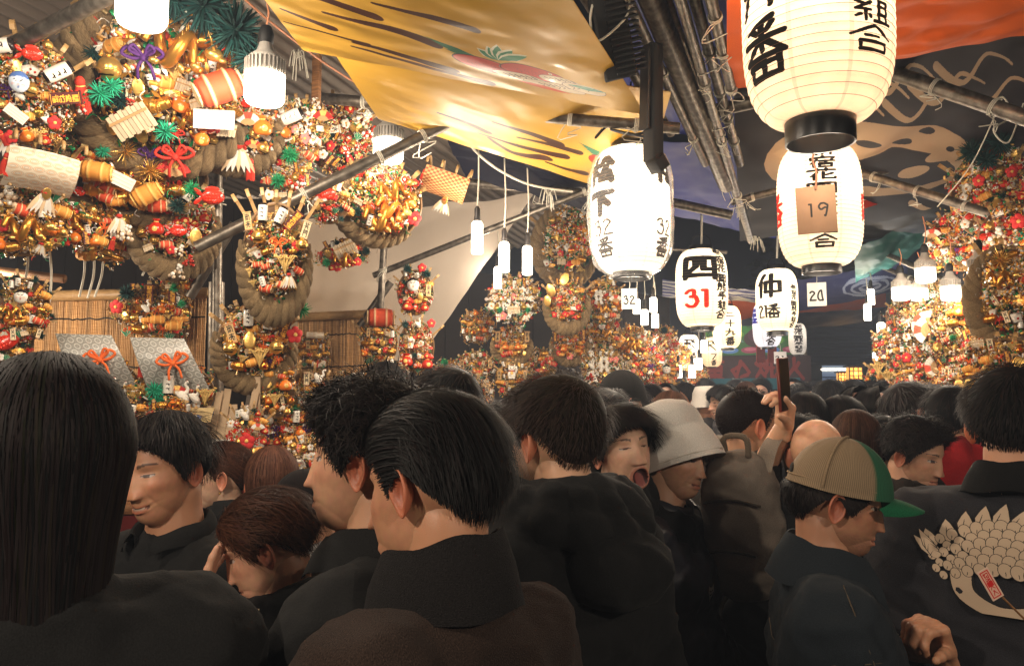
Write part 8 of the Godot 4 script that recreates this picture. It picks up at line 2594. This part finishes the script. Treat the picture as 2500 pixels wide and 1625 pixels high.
	# 10 cropped hair and hoodie
	person("man with cropped hair and short beard in a black hooded coat", Vector3(-0.459, 1.549, -1.548), 44.0, {"head": Vector3(0.06, -0.04, 0.0), "hair": Color(0.022, 0.014, 0.011), "style": "crop", "top": 0.03, "side": 0.01, "back": 0.012, "length": 0.042, "lift": 0.5, "messy": 0.3, "beard": 0.75, "skin": Color(0.6, 0.34, 0.21), "cloth": black, "hood": 1.12, "collar": 0.02, "pad": 0.016, "strands": 4500, "width": 0.0012})
	# 11 shouting
	person("man with fringe shouting with wide open mouth behind the bucket hat", Vector3(-0.455, 1.494, -2.194), -150.0, {"head": Vector3(-0.05, -0.1, 0.12), "hair": dark, "style": "fringe", "top": 0.03, "side": 0.022, "back": 0.026, "length": 0.1, "lift": 0.08, "mouth": 1.0, "eye": 0.0016, "skin": Color(0.62, 0.37, 0.25), "cloth": black, "collar": 0.03, "collar_high": 0.04})
	# 12 bucket hat
	t = person("smiling man in a white bucket hat and navy zip jacket", Vector3(-0.337, 1.464, -2.345), -116.0, {"head": Vector3(-0.02, 0.1, -0.04), "hair": dark, "style": "crop", "upto": 0.4, "side": 0.008, "back": 0.012, "length": 0.03, "strands": 900, "smile": 0.7, "eye": 0.0028, "skin": Color(0.55, 0.3, 0.19), "cloth": Color(0.02, 0.021, 0.028), "fabric": "nylon", "collar": 0.0, "lapel": [0.035, 0.02, 0.006, 0.3], "pad": 0.008})
	hx = t.get_meta("head_at")
	b = MB.new()
	b.col = Color(0.84, 0.8, 0.73)
	var prof := [Vector2(0.143, -0.058), Vector2(0.138, -0.03), Vector2(0.131, -0.003), Vector2(0.123, 0.024), Vector2(0.113, 0.046), Vector2(0.111, 0.054), Vector2(0.112, 0.06), Vector2(0.109, 0.1), Vector2(0.101, 0.118), Vector2(0.09, 0.134), Vector2(0.068, 0.146), Vector2(0.04, 0.152), Vector2(0, 0.154)]
	b.lathe(xf(Vector3(0, 0.022, -0.008), Vector3(-0.46, 0, 0.0), Vector3(0.93, 1, 1.08)), prof, 40)
	b.lathe(xf(Vector3(0, 0.02, -0.008), Vector3(-0.46, 0, 0.0), Vector3(0.915, 0.98, 1.06)), prof, 40)
	for k in 5:
		var o := PackedVector3Array()
		for i in 41:
			o.append(xf(Vector3(0, 0.0235, -0.008), Vector3(-0.46, 0, 0), Vector3(0.93, 1, 1.08)) * Vector3(sin(TAU * i / 40) * (0.1425 - k * 0.0065), -0.044 + k * 0.0165, cos(TAU * i / 40) * (0.1425 - k * 0.0065)))
		b.col = Color(0.6, 0.55, 0.46)
		b.tube(o, 0.0009, 3, false)
	folds(b, 77, 0.006)
	put(t, "bucket_hat", b.done(mats.cotton), hx)
	patch(t, "emblem", cat_print(), Vector3(-0.03, 1.2, 0.5), Vector3.FORWARD, 0.05, 0.06)
	# 13 phone
	var th := Vector3(-0.146, 1.55, -2.724)
	t = person("man with close cropped hair raising a phone, grey brown jacket", th, -62.0, {"reach": [1.0, Vector3(-0.028, 1.564, -2.445), Vector3(-0.022, 1.686, -2.393), 0.75, 1.0], "head": Vector3(0.0, 0.02, 0), "hair": Color(0.02, 0.014, 0.012), "style": "buzz", "top": 0.01, "side": 0.006, "back": 0.008, "length": 0.012, "lift": 0.4, "strands": 4000, "width": 0.0012, "skin": Color(0.6, 0.33, 0.2), "cloth": Color(0.035, 0.028, 0.024), "collar": 0.0, "lapel": [0.03, 0.05, 0.03, 0.45]})
	t = thing("phone", "smartphone held up above the crowd in a raised hand", "phone", Vector3(-0.032, 1.676, -2.38))
	t.basis = look(-Vector3(-0.032, 1.676, -2.38) + Vector3(0, 1.62, 0)) * Basis.from_euler(Vector3(0, 1.2, 0.08))
	b = MB.new()
	b.bevel_box(xf(Vector3.ZERO), Vector3(0.072, 0.15, 0.009), 0.002)
	put(t, "case", b.done(mat("phone_case", Color(0.45, 0.2, 0.16), 0.3)))
	b = MB.new()
	b.box(xf(Vector3(0, 0, 0.0052)), Vector3(0.066, 0.143, 0.001))
	put(t, "screen", b.done(mats.black))
	# backpack
	t = thing("backpack", "grey brown canvas backpack on the phone raising man's back", "backpack", Vector3(-0.16, 1.28, -2.425), away(-32))
	var f := MB.new()
	var fd := field_box(Vector3(0.105, 0.185, 0.07))
	fd.net(f, Transform3D(), Color(0.3, 0.25, 0.2))
	folds(f, 5, 0.012)
	put(t, "bag", f.done(mats.cotton))
	for s in [-1.0, 1.0]:
		b = MB.new()
		b.col = Color(0.36, 0.3, 0.24)
		b.ribbon(curve([Vector3(s * 0.07, 0.15, -0.02), Vector3(s * 0.085, 0.23, 0.03), Vector3(s * 0.1, 0.235, 0.12), Vector3(s * 0.11, 0.1, 0.22)], 12), 0.05, Vector3(1, 0, 0))
		put(t, "strap", b.done(mats.cotton))
	b = MB.new()
	b.col = Color(0.22, 0.17, 0.125)
	b.tube(curve([Vector3(-0.035, 0.19, -0.03), Vector3(-0.03, 0.245, -0.04), Vector3(0.03, 0.245, -0.04), Vector3(0.035, 0.19, -0.03)], 12), 0.009, 6)
	put(t, "handle", b.done(mats.cotton))
	for k in 2:
		b = MB.new()
		b.col = Color(0.1, 0.08, 0.06)
		b.tube(curve([Vector3(-0.08, 0.06 - k * 0.14, -0.082), Vector3(0.0, 0.075 - k * 0.14, -0.1), Vector3(0.08, 0.06 - k * 0.14, -0.082)], 16), 0.004, 5)
		put(t, "zip", b.done(mats.cotton))
	# 14 trucker cap
	t = person("man in a beige mesh cap with green visor and dark denim jacket", Vector3(0.073, 1.421, -1.802), -84.0, {"head": Vector3(-0.02, 0.2, 0.0), "hair": dark, "style": "fringe", "upto": 0.3, "side": 0.014, "back": 0.02, "length": 0.05, "lift": 0.12, "messy": 0.3, "strands": 3000, "skin": Color(0.42, 0.2, 0.115), "beard": 0.5, "cloth": Color(0.026, 0.032, 0.042), "collar": 0.0, "lapel": [0.06, 0.09, 0.04, 0.6], "wide": 1.15, "pad": 0.014,
		"shade": func(p: Vector3) -> Color: return Color(0.5, 0.42, 0.36) if p.z > 0.075 and absf(p.x) < 0.042 + (p.y - 1.3) * 0.25 and p.y > 1.18 else Color(0.026, 0.032, 0.042),
		"left_arm": [Vector3(0.24, 1.1, 0.02), Vector3(0.2, 1.14, 0.24)], "right_arm": [Vector3(-0.23, 1.1, 0.05), Vector3(-0.16, 1.1, 0.27)]})
	hx = t.get_meta("head_at")
	var mesh_m := mat("cap_mesh", Color.WHITE, 0.85, 0.0, true)
	var im := blank(64, 64, Color(0.95, 0.95, 0.95))
	for k in 8:
		im.fill_rect(Rect2i(k * 8, 0, 3, 64), Color(0.62, 0.62, 0.62))
		im.fill_rect(Rect2i(0, k * 8, 64, 3), Color(0.62, 0.62, 0.62))
	mesh_m.albedo_texture = tex(im)
	mesh_m.uv1_scale = Vector3(18, 9, 1)
	put(t, "cap", cap_dome(Color(0.36, 0.25, 0.145), Color(0.01, 0.13, 0.055), Vector3(0.097, 0.148, 0.118), 0.24, 0.92).done(mesh_m), hx)
	put(t, "visor", visor(Color(0.012, 0.16, 0.07), 0.07, 0.034, 0.112, 0.012).done(mats.cotton), hx)
	b = MB.new()
	b.col = Color(0.42, 0.3, 0.18)
	for k in 2:
		var o := PackedVector3Array()
		for i in 41:
			var a := lerpf(0.95, TAU - 0.95, i / 40.0)
			o.append(Vector3(sin(a) * 0.0955, 0.028 + k * 0.016, cos(a) * 0.1165))
		b.tube(o, 0.0022, 5)
	var seam := PackedVector3Array()
	for i in 20:
		var el := lerpf(0.3, PI / 2, i / 19.0)
		var d := dir(-2.0, el)
		seam.append(d * (Vector3(d.x * 0.099, d.y * 0.15, d.z * 0.12).length()))
	b.tube(seam, 0.003, 5)
	put(t, "sweatband", b.done(mats.cotton), hx)
	b = MB.new()
	b.col = Color(0.02, 0.016, 0.014)
	b.ball(dir(PI, 0.42) * 0.118, Vector3(0.035, 0.02, 0.006), 14, 8)
	put(t, "strap_opening", b.done(mats.cotton), hx)
	b = MB.new()
	b.col = Color(0.006, 0.1, 0.04)
	b.ball(Vector3(0, 0.14, 0), Vector3(0.007, 0.004, 0.007), 8, 6)
	put(t, "button", b.done(mats.cotton), hx)
	stitches(t)
	# 15 bald
	person("bald person whose bare crown shows above the beige cap", Vector3(0.056, 1.469, -2.484), -15.0, {"style": "none", "skin": Color(0.6, 0.33, 0.2), "cloth": black, "cell": 0.02})
	# 16 looking down at the right
	person("man with tousled black hair looking down in a brown hooded parka", Vector3(0.36, 1.458, -2.912), -118.0, {"head": Vector3(0, 0.3, 0.05), "hair": dark, "style": "curly", "top": 0.034, "side": 0.018, "back": 0.024, "length": 0.06, "lift": 0.3, "messy": 0.5, "skin": Color(0.5, 0.27, 0.17), "beard": 0.25, "cloth": Color(0.03, 0.022, 0.018), "hood": 1.1, "collar": 0.02})
	# 17 red jacket
	person("person in a bright red hooded jacket seen from behind", Vector3(0.551, 1.563, -3.396), -14.0, {"hair": dark, "style": "crop", "top": 0.024, "cloth": Color(0.42, 0.018, 0.02), "hood": 1.25, "collar": 0.024, "pad": 0.02, "cell": 0.018, "strands": 1800})
	# 18 happi coat
	t = person("man in a dark festival coat with a pale crane crest on its back", Vector3(0.456, 1.572, -2.062), -10.0, {"reach": [1.0, Vector3(0.26, 1.127, -1.843), Vector3(0.228, 1.212, -1.791), 1.1, 1.0], "hair": dark, "style": "crop", "top": 0.028, "side": 0.014, "back": 0.016, "length": 0.04, "lift": 0.25, "cloth": Color(0.045, 0.045, 0.052), "collar": 0.0, "lapel": [0.06, 0.06, 0.02, 0.5], "collar_color": Color(0.008, 0.008, 0.009), "pad": 0.022, "wide": 1.1, "strands": 5200})
	patch(t, "crane_crest", crest_print(), Vector3(0.02, 1.335, -0.6), Vector3.BACK, 0.33, 0.27)
	var tt := thing("paper_charm", "red and white paper charm slip on a thin stick before the crest", "charm", Vector3(0.3, 1.318, -1.573), 0.34)
	var ci := blank(64, 160, Color(0.82, 0.7, 0.62))
	ci.fill_rect(Rect2i(8, 8, 48, 144), Color(0.75, 0.16, 0.12))
	ci.fill_rect(Rect2i(14, 14, 36, 132), Color(0.82, 0.66, 0.58))
	for k in 4:
		glyph(ci, "招福大入"[k], Rect2(18, 18 + k * 31, 28, 28), 2.6, Color(0.72, 0.08, 0.06))
	ci.fill_rect(Rect2i(16, 66, 32, 26), Color(0.75, 0.05, 0.05))
	b = MB.new()
	b.box(xf(Vector3.ZERO, Vector3(0, 0, 0.5)), Vector3(0.021, 0.053, 0.002), Rect2(0, 0, 1, 1), Rect2(0.02, 0.02, 0.01, 0.01))
	put(tt, "slip", b.done(printed("charm_slip", ci, 0.7)))
	b = MB.new()
	b.rod(Vector3(0.0, 0.0, -0.003), Vector3(0.06, -0.062, -0.003), 0.0018, 6)
	put(tt, "stick", b.done(mats.wood))
	# straw tag hanging from the curly man's bag
	tt = thing("straw_charm", "pale folded straw charm with a loop at the bottom left", "charm", Vector3(-0.785, 1.284, -1.032), 0.34)
	b = MB.new()
	for k in 5:
		b.col = Color(0.55, 0.42, 0.25) * (0.8 + 0.1 * k)
		b.ribbon(curve([Vector3(0.006 + k * 0.002, 0.03, 0), Vector3(0.0 + k * 0.002, 0.0, 0.004), Vector3(-0.014 + k * 0.001, -0.04, 0)], 6), 0.003, Vector3(1, 0, 0.1))
	for k in 3:
		var o := PackedVector3Array()
		for i in 17:
			o.append(Vector3(-0.018 + sin(TAU * i / 16) * (0.012 - k * 0.003), -0.057 + cos(TAU * i / 16) * (0.016 - k * 0.002), 0.002 * k))
		b.tube(o, 0.0007, 4, false)
	put(tt, "straw", b.done(mats.matte))

func field_box(h: Vector3) -> Field:
	var f := Field.new(Vector3(-h.x - 0.06, -h.y - 0.06, -h.z - 0.06), Vector3(h.x + 0.06, h.y + 0.06, h.z + 0.06), 0.012, 0.05)
	for s in [-1.0, 1.0]:
		f.bone(Vector3(s * (h.x - 0.06), -h.y + 0.07, 0), Vector3(s * (h.x - 0.075), h.y - 0.07, 0), 0.075, 0.06)
	f.bone(Vector3(0, -h.y + 0.07, 0), Vector3(0, h.y - 0.06, 0), 0.085, 0.065)
	return f

func patch(t: Node3D, called: String, im: Image, at: Vector3, towards: Vector3, w: float, h: float) -> void:     # a dyed print that lies on the cloth: found by walking to the jacket's surface
	var f: Field = t.get_meta("field")
	var nu := 28
	var nv := 24
	var p := PackedVector3Array()
	for j in nv:
		for i in nu:
			var u := (float(i) / (nu - 1) - 0.5) * w * (1.0 if towards.z < 0 else -1.0)
			var q := at + Vector3(u, (float(j) / (nv - 1) - 0.5) * h, 0)
			for k in 200:
				var g := Vector3i(((q - f.lo) / f.cell).round())
				if g.x > 1 and g.y > 1 and g.z > 1 and g.x < f.n.x - 2 and g.y < f.n.y - 2 and g.z < f.n.z - 2:
					var v := f.f[(g.z * f.n.y + g.y) * f.n.x + g.x]
					var v2 := f.f[((g.z + (1 if towards.z > 0 else -1)) * f.n.y + g.y) * f.n.x + g.x]
					if v < 0.012:
						q -= towards * (0.012 - v)
						break
				q += towards * 0.004
			p.append(q)
	for k in 4:                                          # even out the grid steps
		var o := p.duplicate()
		for j in nv:
			for i in nu:
				var s := 0.0
				var c := 0
				for d in [[-1, 0], [1, 0], [0, -1], [0, 1], [0, 0]]:
					var ii: int = clampi(i + d[0], 0, nu - 1)
					var jj: int = clampi(j + d[1], 0, nv - 1)
					s += p[jj * nu + ii].z
					c += 1
				o[j * nu + i].z = s / c
		p = o
	var b := MB.new()
	b.sheet(nu, nv, p)
	var m := mat(called, Color.WHITE, 0.9)
	m.albedo_texture = tex(im)
	m.transparency = BaseMaterial3D.TRANSPARENCY_ALPHA_SCISSOR
	m.alpha_scissor_threshold = 0.5
	put(t, called, b.done(m))

func cat_print() -> Image:
	var im := blank(96, 112, Color(0.8, 0.78, 0.74, 0))
	var c := Color(0.62, 0.6, 0.56, 1)
	var d := Color(0.02, 0.02, 0.03, 1)
	poly(im, PackedVector2Array([Vector2(18, 10), Vector2(36, 24), Vector2(58, 24), Vector2(78, 8), Vector2(82, 48), Vector2(62, 78), Vector2(48, 104), Vector2(34, 78), Vector2(14, 48)]), c)
	stroke(im, PackedVector2Array([Vector2(28, 40), Vector2(42, 46)]), 3, 3, d)
	stroke(im, PackedVector2Array([Vector2(68, 40), Vector2(54, 46)]), 3, 3, d)
	stroke(im, PackedVector2Array([Vector2(34, 62), Vector2(48, 66), Vector2(62, 60)]), 2.4, 2.4, d)
	return im

func stitches(t: Node3D) -> void:                          # tan seam thread on the denim, laid on the cloth
	var f: Field = t.get_meta("field")
	var lines := [[Vector3(-0.24, 1.3, 0), Vector3(-0.12, 1.29, -0.4), Vector3(0.12, 1.29, -0.4), Vector3(0.24, 1.3, 0)], [Vector3(-0.2, 1.44, 0.0), Vector3(-0.22, 1.36, 0.02), Vector3(-0.24, 1.26, 0.05)], [Vector3(-0.24, 1.31, 0.02), Vector3(-0.16, 1.285, 0.3), Vector3(-0.06, 1.28, 0.4)]]
	for l in lines:
		var o := PackedVector3Array()
		for q in curve(l, 40):
			var c := Vector3(0, q.y, 0.0)
			var d := (Vector3(q.x, 0, q.z)).normalized()
			var r := 0.34
			while r > 0.04:
				var g := Vector3i(((c + d * r - f.lo) / f.cell).round()).clamp(Vector3i.ONE, f.n - Vector3i.ONE * 2)
				if f.f[(g.z * f.n.y + g.y) * f.n.x + g.x] < 0.008:
					break
				r -= 0.004
			o.append(c + d * (r + 0.002))
		for k in 3:
			var s := o.duplicate()
			for i in range(1, o.size() - 1):
				s[i] = (o[i - 1] + o[i] + o[i + 1]) / 3.0
			o = s
		var b := MB.new()
		b.col = Color(0.16, 0.12, 0.08)
		b.tube(o, 0.0014, 4, false)
		put(t, "seam", b.done(mats.cotton))

func far_people() -> void:
	var dark := Color(0.009, 0.007, 0.007)
	var kinds := {
		"short": {"style": "crop", "top": 0.026, "length": 0.045, "lift": 0.25, "cloth": Color(0.014, 0.014, 0.016)},
		"bob": {"style": "falling", "open": 1.0, "length": 0.22, "top": 0.022, "flare": 0.0, "cloth": Color(0.02, 0.018, 0.018), "wide": 0.9, "jaw": 0.94},
		"brown": {"style": "falling", "open": 0.95, "length": 0.3, "top": 0.022, "flare": 0.05, "hair": Color(0.045, 0.022, 0.014), "cloth": Color(0.05, 0.035, 0.03), "wide": 0.9, "jaw": 0.94},
		"smiling": {"style": "falling", "open": 1.05, "length": 0.34, "top": 0.024, "smile": 1.0, "eye": 0.003, "cloth": Color(0.04, 0.035, 0.04), "wide": 0.9, "jaw": 0.93, "skin": Color(0.6, 0.36, 0.25)},
		"beanie": {"style": "none", "cloth": Color(0.03, 0.03, 0.035)},
		"white_hat": {"style": "none", "cloth": Color(0.1, 0.09, 0.085)},
		"grey": {"style": "crop", "top": 0.018, "side": 0.008, "hair": Color(0.03, 0.027, 0.026), "cloth": Color(0.03, 0.03, 0.04), "beard": 0.2},
		"facing": {"style": "fringe", "top": 0.028, "side": 0.02, "length": 0.08, "smile": 0.5, "cloth": Color(0.2, 0.19, 0.2), "skin": Color(0.6, 0.34, 0.23)},
		"denim": {"style": "crop", "top": 0.03, "length": 0.05, "smile": 0.8, "cloth": Color(0.05, 0.08, 0.14), "skin": Color(0.56, 0.3, 0.2)},
		"white_shirt": {"style": "crop", "top": 0.024, "cloth": Color(0.4, 0.38, 0.36)},
	}
	# label, kind, head, heading
	var list := [
		["dark round head below the lowest mask rake on the mesh", "short", Vector3(-1.65, 1.664, -3.033), 10],
		["bushy dark head just behind the centre man's hair", "short", Vector3(-0.906, 1.59, -2.025), 30],
		["person in a black beanie looking right, below the white cat rake", "beanie", Vector3(-0.739, 1.623, -3.572), -60],
		["smiling woman with long dark hair in the far right crowd", "smiling", Vector3(0.27, 1.561, -3.936), -150],
		["woman with tied back dark hair smiling down, right of the other", "smiling", Vector3(0.344, 1.559, -3.855), -120],
		["dark haired person looking left between the two smiling women", "bob", Vector3(0.168, 1.524, -3.69), 60],
		["person with dark bob hair seen from behind left of the smiling women", "bob", Vector3(0.039, 1.537, -3.643), 0],
		["man with greying short hair in profile left of the red jacket", "grey", Vector3(0.446, 1.587, -3.676), -60],
		["person in a white bucket hat deep in the crowd, left of the buzz cut man", "white_hat", Vector3(-0.636, 1.592, -6.168), 10],
		["person in a white shirt in the far crowd below the dark hall", "white_shirt", Vector3(0.215, 1.646, -5.612), -20],
		["dark head at the beanie wearer's left shoulder, by the tassel rake", "short", Vector3(-0.673, 1.547, -2.964), 20],
		["person in the crowd right behind the beanie wearer", "facing", Vector3(-0.83, 1.606, -4.82), -150],
		["brown haired head under the far post's gold star rake", "smiling", Vector3(-0.86, 1.624, -5.659), 160],
		["head beneath the number 28 lantern's bulbs", "white_shirt", Vector3(-0.839, 1.659, -6.516), 130],
		["head next to the white bucket hat in the far crowd", "facing", Vector3(-0.503, 1.624, -5.999), 120],
		["far head at the food stall's left post", "short", Vector3(-0.979, 1.775, -9.437), 0],
		["far head at the middle of the food stall's counter", "short", Vector3(-0.602, 1.746, -8.934), 15],
		["far head right of the middle of the food stall's counter", "denim", Vector3(-0.341, 1.74, -8.601), 175],
		["far head at the food stall's right post", "smiling", Vector3(-0.031, 1.705, -7.862), 165],
		["person in profile just right of the raised phone's wrist", "short", Vector3(0.036, 1.651, -6.613), -110],
		["black haired head below the lattice lanterns", "denim", Vector3(0.409, 1.666, -6.531), 170],
		["head under the right end of the dark hall", "facing", Vector3(0.583, 1.669, -7.018), 150],
		["head at the grey post of the right stall", "denim", Vector3(0.551, 1.632, -5.519), -120],
		["dark head in front of the straw rake at the stall corner", "bob", Vector3(0.511, 1.54, -4.662), 5],
		["dark head just left of the red jacket's shoulder", "short", Vector3(0.63, 1.587, -4.38), 0],
		["brown haired head between the bald crown and the cap's visor", "brown", Vector3(0.2, 1.471, -3.174), 10],
		["dark head behind the bald person's crown, left side", "short", Vector3(0.01, 1.461, -3.32), -5],
		["dark short haired head right of the bald crown, at the visor", "short", Vector3(0.31, 1.458, -3.32), 0],
		["person behind the shouting man's hair, near the hood", "bob", Vector3(-0.652, 1.454, -2.767), 0],
		["distant head between the food stall and the hall", "short", Vector3(0.227, 1.738, -9.655), 0],
		["distant head left of the shrine hall's lit window", "bob", Vector3(0.38, 1.767, -10.771), 10],
		["distant brown head in front of the food stall's sign", "brown", Vector3(-0.41, 1.674, -7.305), 0],
		["distant head by the pink blossom side of the middle stall", "short", Vector3(-0.774, 1.572, -3.991), 5],
		["person squeezed behind the bucket hat's brim", "brown", Vector3(-0.563, 1.548, -3.855), -10],
		["dark head behind the tall happi man's left ear", "short", Vector3(0.726, 1.551, -4.098), 0],
	]
	var made := {}
	var n := 0
	for e in list:
		var at: Vector3 = e[2]
		if not made.has(e[1]):
			var f: Dictionary = kinds[e[1]].duplicate()
			f.merge({"far": true, "strands": 1700, "cell": 0.026, "width": 0.0032, "group": "people deep in the crowd"})
			var t := person(e[0], at, e[3], f)
			made[e[1]] = t
			var hx: Transform3D = t.get_meta("head_at")
			if e[1] == "beanie":
				put(t, "beanie", cap_dome(Color(0.012, 0.012, 0.014), Color(0.012, 0.012, 0.014), Vector3(0.088, 0.15, 0.112), 0.12, 0.9).done(mats.wool), hx)
			if e[1] == "white_hat":
				var b := MB.new()
				b.col = Color(0.62, 0.58, 0.52)
				b.lathe(xf(Vector3(0, 0.012, 0.0), Vector3(0.1, 0, 0.0)), [Vector2(0.15, -0.02), Vector2(0.105, 0.046), Vector2(0.1, 0.1), Vector2(0.08, 0.145), Vector2(0, 0.155)], 24)
				put(t, "bucket_hat", b.done(mats.cotton), hx)
			t.set_meta("s0", at.y / HEAD_Y)
			continue
		var t0: Node3D = made[e[1]]
		var c: Node3D = t0.duplicate()
		c.name = numbered("person")
		add_child(c)
		c.set_meta("label", e[0])
		var s := at.y / HEAD_Y
		var off := Basis(Vector3.UP, heading(at, e[3])) * (Vector3(0, HEAD_Y, 0.015) * s)
		c.transform = Transform3D(Basis(Vector3.UP, heading(at, e[3])) * Basis.from_scale(Vector3.ONE * s), Vector3(at.x - off.x, 0, at.z - off.z))
		n += 1
	for c in get_children():
		for k in ["field", "head_at", "s0"]:
			if c.has_meta(k):
				c.remove_meta(k)
